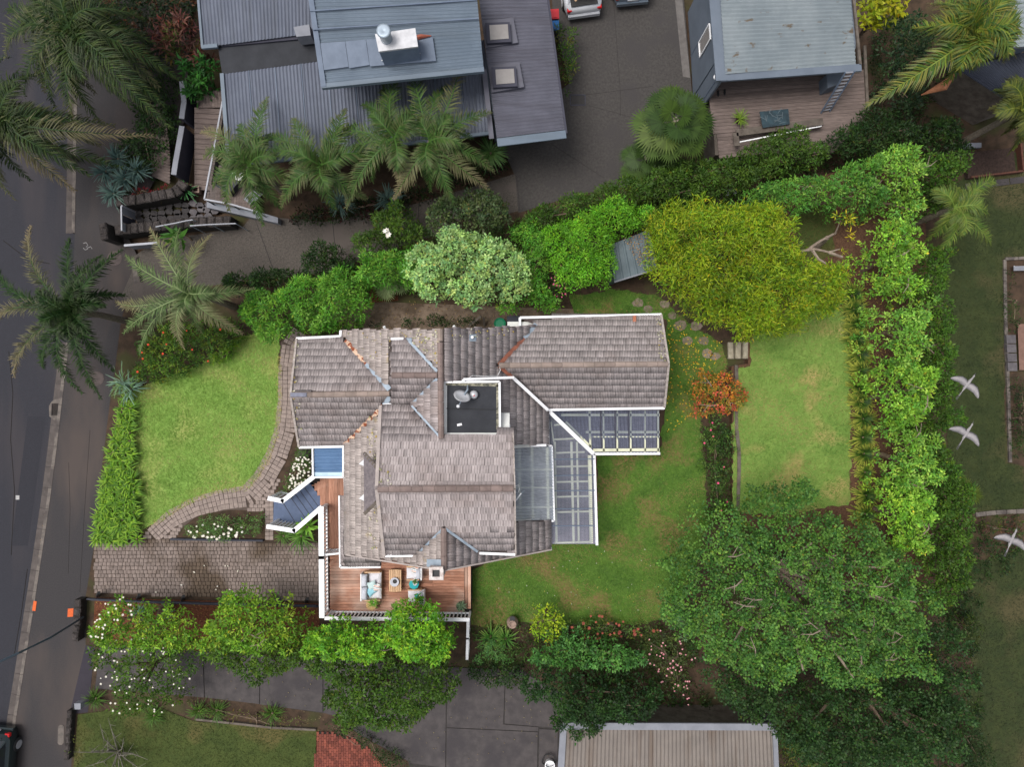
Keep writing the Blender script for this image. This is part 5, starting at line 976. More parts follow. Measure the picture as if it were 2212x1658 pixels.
for (a, b) in (((1232, 205), (1264, 205)), ((1232, 227), (1264, 227)), ((1232, 205), (1232, 227)), ((1264, 205), (1264, 227))): MB().beam(P(*a, .022), P(*b, .022), .04, .02).build('grate_frame', m_dkpan, gy)
for lab, uv, mm in (('red lidded wheelie bin beside the corrugated house', [(1188, 20), (1207, 19), (1208, 40), (1189, 41)], m_red), ('blue lidded wheelie bin half hidden by the croton hedge', [(1189, 45), (1207, 44), (1208, 64), (1190, 65)], m_bluep)):
    t = thing('wheelie_bin', lab, 'bin', P(*uv[0], 0), 'wheelie bins beside the house'); c = [sum(p[i] for p in uv) / 4 for i in (0, 1)]
    MB().prism([P(c[0] + (p[0] - c[0]) * .86, c[1] + (p[1] - c[1]) * .86, 1.0)[:2] for p in uv], 0, .95).build('body', m_rwall, t); MB().prism(wpoly(uv, 1.0), .95, 1.02).build('lid', mm, t)
    MB().prism([P(c[0] + (p[0] - c[0]) * .7, c[1] + (p[1] - c[1]) * .7, 1.05)[:2] for p in uv], 1.02, 1.05).build('lid_panel', mm, t); MB().beam(P(uv[3][0] + 2, uv[3][1] + 1.5, .92), P(uv[2][0] - 2, uv[2][1] + 1.5, .92), .04, .04).build('handle', m_rwall, t)

# ================================================================== VEHICLES
def car(label, loc, rz, paint, open_boot=False):         # local +y = rear of the car (towards the part in view), origin under the rear bumper
    R = Matrix.Translation(loc) @ Matrix.Rotation(rz, 4, 'Z'); t = thing('parked_car', label, 'car', loc, 'cars parked round the section')
    def bld(q, name, m, parent=t, smooth=False): q.v = [tuple(R @ Vector(p)) for p in q.v]; return q.build(name, m, parent, smooth)
    # stations from rear (y=0) forward (y=-4.3): half width low, half width belt, z belt
    ST = [(0.0, .66, .62, .78), (-.08, .80, .74, .92), (-.35, .87, .82, 1.0), (-.9, .9, .84, 1.0), (-2.0, .9, .84, .98), (-2.9, .9, .82, .95), (-3.6, .88, .76, .86), (-4.05, .8, .66, .76), (-4.25, .62, .5, .6)]
    q = MB(); vs = []
    for y_, wl_, wb, zb in ST: vs += [(-wl_ * .92, y_, .22), (-wl_, y_, .45), (-wl_, y_, .68 * zb), (-wb, y_, zb), (wb, y_, zb), (wl_, y_, .68 * zb), (wl_, y_, .45), (wl_ * .92, y_, .22)]
    m_ = 8; q.add(vs, [(i * m_ + k, i * m_ + (k + 1) % m_, (i + 1) * m_ + (k + 1) % m_, (i + 1) * m_ + k) for i in range(len(ST) - 1) for k in range(m_)] + [tuple(range(m_))[::-1], tuple(range((len(ST) - 1) * m_, len(ST) * m_))]); body = bld(q, 'body', paint, smooth=True)
    CB = [(-.30, .74, 1.0), (-.62, .66, 1.40), (-1.3, .66, 1.49), (-2.1, .65, 1.46), (-2.45, .64, 1.40), (-3.2, .74, .95)] if not open_boot else [(-.72, .74, 1.02), (-.74, .66, 1.42), (-1.3, .66, 1.49), (-2.1, .65, 1.46), (-2.45, .64, 1.40), (-3.2, .74, .95)]
    q = MB(); vs = []
    for y_, wt, zt in CB: vs += [(-.80, y_, .95), (-wt, y_, zt - .03), (-wt * .8, y_, zt), (wt * .8, y_, zt), (wt, y_, zt - .03), (.80, y_, .95)]
    m_ = 6; q.add(vs, [(i * m_ + k, i * m_ + k + 1, (i + 1) * m_ + k + 1, (i + 1) * m_ + k) for i in range(len(CB) - 1) for k in range(m_ - 1)] + [tuple(range(m_))[::-1]]); cab = bld(q, 'cabin_glass', m_glass)
    q = MB(); rf = [(-.66, .60, 1.435), (-1.3, .64, 1.51), (-2.1, .63, 1.48), (-2.42, .62, 1.43)]; vs = []
    for y_, wt, zt in rf: vs += [(-wt, y_, zt), (-wt * .5, y_, zt + .015), (wt * .5, y_, zt + .015), (wt, y_, zt)]
    q.add(vs, [(i * 4 + k, i * 4 + k + 1, i * 4 + 5 + k, i * 4 + 4 + k) for i in range(3) for k in range(3)]); bld(q, 'roof_panel', paint, smooth=True)
    for s in (-1, 1):
        for a, b in (((.74, -.34, .98), (.65, -.66, 1.40)), ((.74, -3.1, .96), (.64, -2.45, 1.41)), ((.79, -1.7, .97), (.66, -1.75, 1.45))): bld(MB().beam((s * a[0], a[1], a[2]), (s * b[0], b[1], b[2]), .07, .05), 'pillar', paint)
        for y_ in (-.78, -3.4):
            w_ = MB(); w_.lathe((0, 0, 0), [(.2, -.1), (.31, -.1), (.325, -.05), (.325, .05), (.31, .1), (.2, .1)], 20, tilt=Matrix.Rotation(math.pi / 2, 3, 'Y')); w_.v = [(p[0] + s * .83, p[1] + y_, p[2] + .325) for p in w_.v]; wo = bld(w_, 'wheel', m_rubber)
            w_ = MB(); w_.lathe((0, 0, 0), [(.2, 0), (.2, .02), (.06, .03)], 10, tilt=Matrix.Rotation(s * math.pi / 2, 3, 'Y')); w_.v = [(p[0] + s * .93, p[1] + y_, p[2] + .325) for p in w_.v]; bld(w_, 'rim', m_steel, wo)
        bld(MB().box((s * .70, -.10, .74), .22, .16, .16, 0, .03), 'tail_light', m_brass); bld(MB().box((s * .95, -2.7, .95), .18, .12, .12, 0, .03), 'wing_mirror', paint)
    bld(MB().box((0, .0, .34), 1.5, .16, .26, 0, .05), 'bumper', paint)
    if open_boot:
        bld(MB().box((0, -.46, 1.0), 1.26, .62, .03, 0, .01), 'boot_opening', m_pot); bld(MB().beam((.2, -.62, 1.035), (.42, -.38, 1.035), .09, .04), 'timber_scrap', m_teak)
        q = MB(); q.slab([Vector(p) for p in ((-.62, -.78, 1.50), (.62, -.78, 1.50), (.6, -.62, 1.95), (.45, -.48, 2.05), (-.45, -.48, 2.05), (-.6, -.62, 1.95))], .06); tg = bld(q, 'tailgate', paint)
        bld(MB().beam((-.24, -.50, 2.06), (.24, -.50, 2.06), .1, .015), 'number_plate', m_pot, tg)
        for k in range(6): bld(MB().beam((-.2 + k * .07, -.5, 2.077), (-.16 + k * .07, -.5, 2.077), .05, .003), 'plate_mark', m_cap, tg)
        for s in (-1, 1): bld(MB().beam((s * .48, -.58, 2.0), (s * .58, -.56, 2.0), .1, .05), 'tailgate_light', m_brass, tg)
    else:
        bld(MB().beam((-.26, .02, .62), (.26, .02, .62), .03, .11), 'number_plate', m_steel); bld(MB().box((0, -.2, 1.02), 1.1, .06, .03, 0, .01), 'spoiler', paint)
    return t
car('white hatchback with its boot open at the top of the concrete yard', P(1259, 43, .016), math.pi * 1.0 + math.radians(8), m_carW, True).rotation_euler
car('silver car cut off by the top edge of the concrete yard', P(1362, 17, .016), math.pi + math.radians(6), m_carS)
car('dark green car parked half out of frame in the bottom left corner', P(13, 1563, -.12), math.radians(-5), m_carG)

# ================================================================== VEGETATION
def unit(a): return a / (np.linalg.norm(a, axis=1, keepdims=True) + 1e-9)
def leafV(pos, d, nrm, L, W, fold=.12):
    s = unit(np.cross(d, nrm)); L = L[:, None]; W = W[:, None]
    v1 = pos + d * L * .42 + s * W * .5 + nrm * W * fold; v3 = pos + d * L * .42 - s * W * .5 + nrm * W * fold
    return np.stack([pos, v1, pos + d * L - nrm * L * .10, v3], 1).reshape(-1, 3)
def leafobj(name, V, col, parent, m=LEAF, **kw):
    n = len(V) // 4; return npmesh(name, V, np.arange(4 * n).reshape(-1, 4), m, parent, np.repeat(col, 4, 0), **kw)
def scatter(poly, sp):
    xs = [p[0] for p in poly]; ys = [p[1] for p in poly]; x, y = np.meshgrid(np.arange(min(xs), max(xs), sp), np.arange(min(ys), max(ys), sp * .87)); x[1::2] += sp / 2
    x = x.ravel() + rng.uniform(-sp * .45, sp * .45, x.size); y = y.ravel() + rng.uniform(-sp * .45, sp * .45, y.size); k = inpoly(x, y, poly); return x[k], y[k]
def palcol(pal, n):
    pal = np.array([p[:3] for p in pal]); return pal[rng.integers(0, len(pal), n)]
def crown(uv, z0, z1, sp=.24, n=8, L=.17, W=.07, lobe=.9, amp=.45, pal=None, layers=2, elev=(.0, 1.0), gap=.04, spread=.5, fill=.36, jit=.18, drop=.55, wob=.16, inset=.09):
    """foliage over a plan outline: whorls of leaves on a lobed dome, several layers deep"""
    zz = z0 + .35 * (z1 - z0); poly = wpoly(uv, zz); c = np.mean(np.array(poly), 0)
    # roughen the outline
    pp = []
    for i in range(len(poly)):
        a, b = np.array(poly[i]), np.array(poly[(i + 1) % len(poly)]); m = max(1, int(np.hypot(*(b - a)) / .5))
        for k in range(m): p = a + (b - a) * k / m; o = p - c; pp.append(tuple(p + o / (np.hypot(*o) + 1e-6) * rng.normal(0, wob)))
    poly = pp
    lx, ly = scatter(poly, lobe); 
    if len(lx) == 0: lx, ly = np.array([c[0]]), np.array([c[1]])
    lz = rng.uniform(-.35, .35, len(lx)) * amp; lk = rng.uniform(.75, 1.2, len(lx))
    VV, CC = [], []
    for ly_i in range(layers):
        x, y = scatter(poly, sp * (1 if ly_i == 0 else 1.15)); k = rng.uniform(0, 1, len(x)) > (gap if ly_i == 0 else gap * .5); x, y = x[k], y[k]; d = edgedist(x, y, poly); k = d > min(inset, .35 * d.max()); x, y, d = x[k], y[k], d[k]
        D = max(.6, d.max()); t = np.clip(d / D, 0, 1); z = z0 + (z1 - z0) * np.sqrt(1 - (1 - t) ** 2)
        dl = np.hypot(x[:, None] - lx[None], y[:, None] - ly[None]); near = dl.argmin(1); dm = dl.min(1)
        z = z + lz[near] - amp * np.clip(dm / (lobe * .55), 0, 1.7) ** 2 * .9
        if ly_i == 0:    # leave dark creases between the lobes
            k = (dm < lobe * .54) | (rng.uniform(0, 1, len(x)) < fill); x, y, z, near, dm, d = x[k], y[k], z[k], near[k], dm[k], d[k]
        else: z = z - drop * ly_i * rng.uniform(.7, 1.3, len(x))
        z = z + rng.normal(0, jit * .35, len(x)); m = len(x)
        ax = np.stack([(x - lx[near]) / lobe * .9 + rng.normal(0, .15, m), (y - ly[near]) / lobe * .9 + rng.normal(0, .15, m), np.full(m, 1.0)], 1); ax = unit(ax)
        ccol = palcol(pal, m) * rng.uniform(.84, 1.16, (m, 1)) * lk[near][:, None] ** .8 * np.stack([rng.uniform(.82, 1.12, m), np.ones(m), rng.uniform(.7, 1.15, m)], 1)
        q = n; ax = np.repeat(ax, q, 0); pos = np.repeat(np.stack([x, y, z], 1), q, 0); cc = np.repeat(ccol, q, 0); M = m * q
        a1 = unit(np.cross(ax, np.array([[.31, .95, .07]]))); a2 = np.cross(ax, a1); th = np.tile(np.arange(q) * 2 * math.pi / q, m) + np.repeat(rng.uniform(0, 6.28, m), q) + rng.normal(0, .25, M)
        el = rng.uniform(elev[0], elev[1], M); dr = unit((a1 * np.cos(th)[:, None] + a2 * np.sin(th)[:, None]) * np.cos(el)[:, None] + ax * np.sin(el)[:, None])
        pos = pos + dr * (rng.uniform(0, spread, M) * sp)[:, None] + rng.normal(0, jit * sp, (M, 3))
        nr = unit(ax + rng.normal(0, .45, (M, 3))); nr = unit(nr - dr * (nr * dr).sum(1, keepdims=True))
        VV.append(leafV(pos, dr, nr, L * rng.uniform(.65, 1.25, M), W * rng.uniform(.7, 1.2, M))); cc = cc * rng.uniform(.76, 1.24, (M, 1)); dd = rng.uniform(0, 1, M) < .018; cc[dd] = cc[dd] * np.array([[1.7, .95, .7]]); CC.append(np.clip(cc, 0, .9))
    return np.concatenate(VV), np.concatenate(CC), (c, poly, lx, ly)
def limbs(c, z0, zt, tips, r=.16, name='trunk', m=None, parent=None, zg=0.0):
    q = MB(); b = Vector((c[0], c[1], zg)); fork = b + Vector((random.uniform(-.2, .2), random.uniform(-.2, .2), max(.5, (z0 - zg) * .6)))
    q.tube([b, b.lerp(fork, .5) + Vector((.04, .03, 0)), fork], [r, r * .85, r * .75], 7)
    for tp in tips:
        tp = Vector(tp); mid = fork.lerp(tp, .5) + Vector((random.uniform(-.2, .2), random.uniform(-.2, .2), random.uniform(.0, .3))); q.tube([fork - Vector((0, 0, .1)), mid, tp], [r * .55, r * .32, r * .10], 5)
    return q.build(name, m or m_trunk, parent)
def tree(name, label, cat, uv, z0, z1, pal, group=None, tr=.14, nl=10, bark=None, zg=0.0, flowers=None, show=0, **kw):
    V, C, (c, poly, lx, ly) = crown(uv, z0, z1, pal=pal, **kw); t = thing(name, label, cat, (c[0], c[1], zg), group)
    leafobj('crown', V, C, t); de = edgedist(lx, ly, poly); idx = [i for i in range(len(lx)) if de[i] > min(.8, .5 * de.max())]; random.shuffle(idx)
    tips = [(lx[i], ly[i], z0 + (z1 - z0) * random.uniform(.35, .7)) for i in idx[:nl]]; limbs(c, z0, z1, tips, tr, m=bark, parent=t, zg=zg)
    for s in range(show):                                # bare pale branches among the leaves
        i = random.choice(idx); a = Vector((lx[i], ly[i], z0 + (z1 - z0) * random.uniform(.45, .95))); q = MB(); an = random.uniform(0, 6.28); e = a + Vector((math.cos(an) * .8, math.sin(an) * .8, random.uniform(-.25, .1)))
        q.tube([a, a.lerp(e, .5) + Vector((.06, -.05, .06)), e], [.032, .022, .010], 5); m2 = a.lerp(e, .45); q.tube([m2, m2 + Vector((math.cos(an + .9) * .4, math.sin(an + .9) * .4, .02))], [.018, .008], 4); q.build('bare_branch', m_palebr, t)
    if flowers:
        nf, fcol, size, fpoly = flowers; wp_ = wpoly(fpoly or uv, (z0 + z1) / 2); x, y = scatter(wp_, .12); k = rng.permutation(len(x))[:nf]; x, y = x[k], y[k]
        d = edgedist(x, y, poly); z = z0 + (z1 - z0) * np.sqrt(1 - (1 - np.clip(d / max(.6, d.max()), 0, 1)) ** 2) + rng.uniform(.0, .22, len(x)); flower_mesh(x, y, z, fcol, size, t)
    return t
def flower_mesh(x, y, z, fcol, size, parent, name='blossom', pet=6):
    n = len(x); M = n * pet; pos = np.repeat(np.stack([x, y, z], 1), pet, 0); th = np.tile(np.arange(pet) * 2 * math.pi / pet, n) + np.repeat(rng.uniform(0, 6, n), pet)
    d = unit(np.stack([np.cos(th), np.sin(th), np.full(M, .35)], 1)); nr = unit(np.array([[0, 0, 1.0]]) - d * d[:, 2:3]); L = np.repeat(size * rng.uniform(.7, 1.2, n), pet)
    leafobj(name, leafV(pos, d, nr, L, L * .8), palcol(fcol, M) * rng.uniform(.85, 1.1, (M, 1)), parent, FLOWER, kind='stuff')
def straps(name, label, cat, spots, z0, L, W, n, pal, group=None, tip=None, el=(.15, 1.1), single=False, parent=None, zg=None, pname='leaves'):
    """clumps of long arching strap leaves (two bent quads each); spots = list of plan points"""
    for (u, v, *lab) in spots:
        p = np.array(P(u, v, z0)); th = rng.uniform(0, 6.28, n); e = rng.uniform(el[0], el[1], n); LL = L * rng.uniform(.6, 1.15, n); ww = W * rng.uniform(.7, 1.2, n)
        h = np.stack([np.cos(th), np.sin(th)], 1); s = np.stack([-np.sin(th), np.cos(th), np.zeros(n)], 1) * ww[:, None] / 2
        base = p + np.c_[h * .04 * rng.uniform(0, 1, (n, 1)), np.zeros(n)]; m1 = base + np.c_[h * (np.cos(e) * LL * .55)[:, None], np.sin(e) * LL * .6]; t1 = m1 + np.c_[h * (np.cos(e * .4) * LL * .5)[:, None], (np.sin(e) * .1 - .16) * LL]
        V = np.stack([base - s * .5, base + s * .5, m1 + s, m1 - s, t1 + s * .25, t1 - s * .25], 1).reshape(-1, 3); o = (np.arange(n) * 6)[:, None]
        Fq = np.concatenate([o + np.array([[0, 1, 2, 3]]), o + np.array([[3, 2, 4, 5]])]); col = palcol(pal, n) * rng.uniform(.75, 1.25, (n, 1)); cv = np.repeat(col[:, None, :], 6, 1)
        if tip is not None: cv[:, 4:, :] = np.array(tip) * rng.uniform(.3, 1.0, (n, 1, 1)) + cv[:, 4:, :] * .3
        if parent is not None: npmesh(pname, V, Fq, LEAF, parent, cv.reshape(-1, 3)); continue
        t = thing(name, lab[0] if lab else label, cat, P(u, v, z0), group); npmesh(pname, V, Fq, LEAF, t, cv.reshape(-1, 3))
        MB().lathe(P(u, v, z0 - .05), [(.05, 0), (.07, .08), (.03, .14)], 6).build('crown_base', m_trunk, t)
def hedge(name, label, cat, uv, z0, z1, pal, group=None, zg=0.0, flowers=None, **kw):
    return tree(name, label, cat, uv, z0, z1, pal, group, tr=.05, nl=4, zg=zg, flowers=flowers, **kw)

# palms ---------------------------------------------------------------------------------------------------
def frond(a, b, arch, pal, parent, nleaf=46, ll=.55, plum=.35, dead=0.0, lw=.035, lift=.2, name='frond'):
    a, b = np.array(a), np.array(b); tt = np.linspace(0, 1, nleaf + 4); ab = b - a; sd2 = np.array([-ab[1], ab[0], 0]) * rng.uniform(-.22, .22); mid = (a + b) / 2 + np.array([0, 0, arch]) + sd2; crv = lambda t: ((1 - t) ** 2)[:, None] * a + (2 * t * (1 - t))[:, None] * mid + (t ** 2)[:, None] * b
    C = crv(tt); T = unit(np.gradient(C, axis=0)); up = np.array([[0, 0, 1.0]]); S = unit(np.cross(T, up)); U = np.cross(S, T); VV, CC = [], []; pal = np.array(pal)
    # rachis
    w_ = (.05 * (1 - tt) + .012)[:, None]; R = np.stack([C - S * w_ / 2, C + S * w_ / 2], 1); q = np.stack([R[:-1, 0], R[:-1, 1], R[1:, 1], R[1:, 0]], 1).reshape(-1, 3) + np.array([0, 0, .02]); VV.append(q); CC.append(np.tile(pal[0] * 1.25, (len(q), 1)))
    i = np.arange(3, nleaf + 4); t = tt[i]; prof = np.sin(np.clip(t * 1.02, 0, 1) ** .75 * math.pi * .86 + .16)
    for rep in range(2):
        for sg in (-1, 1):
            m = len(i); L = ll * np.maximum(prof, .25) * rng.uniform(.55, 1.15, m); fw = .45 + .5 * t; rz = rng.normal(0, plum, m)
            d = unit(S[i] * sg * np.cos(fw)[:, None] + T[i] * np.sin(fw)[:, None] + U[i] * (lift + rz)[:, None]); p0 = C[i] + T[i] * rng.uniform(-.03, .03, (m, 1)); p1 = p0 + d * L[:, None] * .55; d2 = unit(d + np.array([[0, 0, -.55]])); p2 = p1 + d2 * L[:, None] * .48
            sw = unit(np.cross(d, U[i])) * lw / 2
            VV.append(np.stack([p0 - sw * .6, p0 + sw * .6, p1 + sw, p1 - sw], 1).reshape(-1, 3)); VV.append(np.stack([p1 - sw, p1 + sw, p2 + sw * .15, p2 - sw * .15], 1).reshape(-1, 3))
            c = pal[rng.integers(0, len(pal), m)] * rng.uniform(.8, 1.2, (m, 1)); br = np.array(lin(140, 124, 98)); k = np.clip(t - 1 + dead * 1.7, 0, 1)[:, None] * (dead > 0); c = c * (1 - k) + br * k
            tipc = c * .75 + br * (.25 if dead > 0 else .06); CC.append(np.repeat(c, 4, 0)); CC.append(np.repeat(tipc, 4, 0))
    V = np.concatenate(VV); n = len(V) // 4; return npmesh(name, V, np.arange(4 * n).reshape(-1, 4), LEAF, parent, np.concatenate(CC))
def palm(label, cu, cv, zc, tips, pal, base=None, droop=1.2, arch=.9, tr=.14, group=None, deadset=(), extra=6, exlen=1.9, sc=1.0, **kw):
    c = P(cu, cv, zc); bs = P(*(base or (cu, cv)), 0) if base is None or len(base) == 2 else base
    g = Vector((c.x, c.y, 0)) if base is None else bs; t = thing('palm_tree', label, 'palm', g, group)
    q = MB(); q.tube([g, g.lerp(c, .5) + Vector((.08, .06, 0)), c - Vector((0, 0, .2)), c], [tr * 1.25, tr, tr * .9, tr * .6], 9); q.build('trunk', m_palmtr, t)
    for i, tp in enumerate(tips):
        tp = (cu + (tp[0] - cu) * sc, cv + (tp[1] - cv) * sc)
        dz = droop * random.uniform(.6, 1.2); b = P(tp[0], tp[1], zc - dz); frond(c, b, arch * random.uniform(.7, 1.2) + dz * .25, pal, t, dead=(.5 if i in deadset else (.18 if random.random() < .4 else 0)), **kw)
    for k in range(extra):                               # young upright leaves at the heart
        an = k * 2.4 + random.uniform(-.3, .3); ln = exlen * random.uniform(.6, 1.0); b = c + Vector((math.cos(an) * ln, math.sin(an) * ln, random.uniform(-.1, .5))); frond(c, b, .6, [p if isinstance(p, np.ndarray) else np.array(p) * 1.1 for p in pal], t, **kw)
    return t
def fanleaf(c, b, r, pal, parent, nseg=26):
    c, b = np.array(c), np.array(b); ax = unit((b - c)[None])[0]; up = np.array([0, 0, 1.0]); nrm = unit((up - ax * ax.dot(up) + ax * .35)[None])[0]; s = np.cross(ax, nrm); th = np.linspace(-2.5, 2.5, nseg); VV = []
    d = unit(np.cos(th)[:, None] * ax + np.sin(th)[:, None] * s + np.array([[0, 0, .05]])); L = r * (1 - .25 * (np.abs(th) / 2.5) ** 2) * rng.uniform(.9, 1.05, nseg); p0 = np.tile(b, (nseg, 1)); p1 = p0 + d * (L * .62)[:, None]; p2 = p0 + d * L[:, None] - np.array([[0, 0, .13 * r]]); tn = np.cos(th)[:, None] * s - np.sin(th)[:, None] * ax; w_ = (L * .62 * (5.0 / nseg) * .52)[:, None]
    VV.append(np.stack([p0, p1 + tn * w_, p2, p1 - tn * w_], 1).reshape(-1, 3)); pet = np.stack([c - s * .02, c + s * .02, b + s * .02, b - s * .02], 0); VV.append(pet); V = np.concatenate(VV); n = len(V) // 4; pal = np.array(pal)
    col = np.repeat(pal[rng.integers(0, len(pal))] * rng.uniform(.75, 1.25, (n, 1)), 4, 0); return npmesh('fan_leaf', V, np.arange(4 * n).reshape(-1, 4), LEAF, parent, col)
def fanpalm(label, cu, cv, zc, R, r, nl, pal, group=None):
    c = P(cu, cv, zc); t = thing('fan_palm', label, 'palm', (c.x, c.y, 0), group); MB().tube([(c.x, c.y, 0), (c.x + .05, c.y, zc * .5), c], [.16, .14, .12], 8).build('trunk', m_palmtr, t)
    for k in range(nl):
        an = k * 2.39996; rr = R * math.sqrt((k + .6) / nl); b = c + Vector((math.cos(an) * rr, math.sin(an) * rr, .55 - rr / R * 1.15)); fanleaf(c, b, r * random.uniform(.8, 1.1), pal, t)
    return t

# colours (leaf albedo)
def g3(*cs): return [np.array(lin(*c)) for c in cs]
LIME = g3((138, 182, 62), (116, 166, 54), (156, 194, 72), (102, 150, 54)); FERN = g3((84, 140, 42), (102, 154, 50), (72, 124, 40), (116, 160, 60)); PALE = g3((160, 192, 122), (142, 178, 108), (174, 200, 128), (128, 164, 104))
YEL = g3((130, 155, 26), (108, 142, 26), (154, 171, 38), (84, 118, 24), (140, 149, 32)); BIG = g3((76, 116, 52), (90, 130, 56), (60, 100, 46), (102, 140, 60)); BIG_DIM = g3((48, 76, 36), (40, 66, 32), (58, 86, 40))  # last palette: big tree greens with the darkening beyond the boundary painted in
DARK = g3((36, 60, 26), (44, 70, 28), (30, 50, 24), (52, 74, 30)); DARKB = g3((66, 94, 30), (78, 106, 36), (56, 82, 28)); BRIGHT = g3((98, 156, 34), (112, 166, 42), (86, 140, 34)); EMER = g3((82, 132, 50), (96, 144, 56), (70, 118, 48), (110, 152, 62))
AGA = g3((108, 150, 36), (88, 132, 30), (128, 164, 46), (74, 114, 28)); MAG = g3((116, 158, 44), (96, 138, 38), (142, 170, 54), (82, 122, 38)); MAG_DIM = g3((70, 98, 30), (82, 110, 34), (60, 88, 28)); PALE_DIM = g3((70, 86, 52), (60, 76, 44), (82, 96, 58))  # dark magnolia and grey-green palettes: darkened copies for crown halves beyond the boundary
PALMD = g3((42, 70, 32), (52, 78, 34), (35, 58, 28)); PALMT = g3((46, 68, 33), (56, 76, 34), (66, 82, 36), (37, 58, 30)); PALMN = g3((64, 94, 40), (76, 102, 46), (54, 84, 36), (84, 96, 54)); PALMP = g3((108, 124, 80), (92, 114, 66), (76, 102, 54))
BLUEG = g3((78, 104, 98), (64, 90, 86), (90, 114, 104)); REDP = g3((96, 34, 40), (76, 44, 40), (110, 48, 46)); CLIV = g3((52, 84, 26), (66, 98, 30), (44, 72, 24)); 

# --- trees
tree('yellow_green_tree', 'broad yellow-green tree with slender leaves above the terrace lawn', 'tree', [(1405, 470), (1440, 430), (1520, 420), (1570, 440), (1640, 428), (1700, 440), (1730, 470), (1722, 530), (1760, 560), (1850, 555), (1845, 610), (1815, 680), (1755, 695), (1740, 712), (1640, 726), (1560, 712), (1495, 675), (1460, 635), (1410, 600), (1388, 540)], 3.6, 5.4, YEL, sp=.15, n=7, L=.22, W=.042, lobe=.85, amp=.6, fill=.25, elev=(-.2, .9), layers=3, spread=.8, gap=.03, jit=.4, drop=.4, nl=14, bark=m_palebr)
bt = tree('yellow_green_sapling', 'thin yellow leaved branch tips around bare grey branches by the hedge', 'tree', [(1770, 470), (1840, 455), (1850, 490), (1835, 530), (1845, 560), (1800, 560), (1820, 500)], 3.0, 3.8, g3((170, 168, 36), (150, 158, 38), (190, 176, 44)), sp=.2, n=6, L=.22, W=.05, lobe=.7, amp=.25, layers=1, gap=.2, nl=5, bark=m_palebr, zg=.45)
for pts in ([(1722, 545), (1760, 538), (1790, 545), (1815, 538)], [(1745, 540), (1770, 522), (1800, 506)], [(1755, 541), (1768, 560), (1785, 570)], [(1790, 545), (1820, 556)]): MB().tube([P(u, v, 3.9) for u, v in pts], [.07, .055, .045, .02][:len(pts)], 6).build('bare_branch', m_palebr, bt)
tree('pale_tree', 'pale mint-green round-leaved tree north of the house', 'tree', [(880, 560), (890, 520), (945, 492), (1010, 490), (1070, 490), (1100, 520), (1145, 560), (1142, 630), (1105, 648), (1050, 652), (995, 670), (960, 650), (930, 662), (888, 625)], 3.0, 4.6, PALE, sp=.17, n=8, L=.12, W=.10, lobe=.7, amp=.45, layers=2, gap=.03)
tree('dimmed_pale_tree', 'dark olive tree behind the pale mint tree beside the driveway', 'tree', [(915, 455), (945, 420), (1000, 400), (1060, 405), (1098, 440), (1105, 480), (1060, 500), (990, 500), (925, 515), (905, 490)], 2.6, 3.9, PALE_DIM, sp=.17, n=8, L=.15, W=.09, lobe=.7, amp=.4, layers=2, gap=.08)  # same tree as the pale one; its darkening is painted into the leaf colour
tree('spreading_tree', 'huge dark green tree with tufted leaves and pale branches in the lower right', 'tree', [(1440, 1330), (1450, 1270), (1450, 1230), (1510, 1150), (1560, 1110), (1640, 1070), (1700, 1045), (1760, 1060), (1830, 1110), (1890, 1130), (1960, 1190), (2010, 1230), (2018, 1380), (2025, 1480), (1800, 1485), (1600, 1470), (1520, 1455), (1500, 1400)], 4.6, 6.6, BIG, sp=.155, n=7, L=.125, W=.085, lobe=.74, amp=1.15, fill=.12, elev=(-.2, 1.1), layers=2, gap=.05, spread=.8, drop=.6, nl=30, tr=.3, show=18, bark=m_palebr, wob=.25)
tree('spreading_tree', 'darker tufted tree south of the huge tree along the bottom edge', 'tree', [(1525, 1462), (1700, 1480), (2030, 1490), (2060, 1310), (2090, 1400), (2115, 1470), (2120, 1560), (2085, 1650), (1900, 1700), (1720, 1680), (1660, 1580), (1560, 1530)], 4.0, 5.6, BIG_DIM, sp=.165, n=7, L=.13, W=.085, lobe=.74, amp=1.15, fill=.3, elev=(-.2, 1.1), layers=3, gap=.04, spread=.8, drop=.6, nl=14, tr=.26, wob=.25)  # leaf colour is the huge tree's, darkened by paint beyond the boundary
HG = [[(1900, 335), (1985, 320), (1990, 470), (1935, 475), (1925, 420)], [(1900, 520), (1935, 490), (1995, 470), (2005, 640), (1915, 640), (1900, 590)], [(1912, 640), (2005, 640), (2005, 800), (1930, 800), (1915, 720)], [(1925, 800), (2008, 795), (2010, 930), (1930, 930), (1908, 860)], [(1935, 930), (2010, 925), (2015, 1080), (1955, 1060), (1930, 1010), (1955, 970)], [(1915, 1060), (1950, 1040), (2015, 1075), (2018, 1240), (1970, 1200), (1920, 1150)]]
for i, h in enumerate(HG): tree('hedge_tree', ['lime-green hedge tree at the top right boundary corner', 'lime-green hedge tree beside the yellow-green tree', 'lime-green hedge tree second below the yellow-green tree', 'lime-green hedge tree level with the tiled flat roof', 'lime-green hedge tree level with the clear verandah roofs', 'lime-green hedge tree touching the huge dark green tree'][i], 'tree', h, 3.0, 4.6, LIME if i % 2 else g3((132, 176, 66), (112, 158, 60), (150, 186, 82), (96, 144, 58)), 'lime hedge along the right boundary', sp=.17, n=8, L=.15, W=.075, lobe=.75, amp=.7, layers=3, zg=.45, wob=.32, show=2, inset=.0)
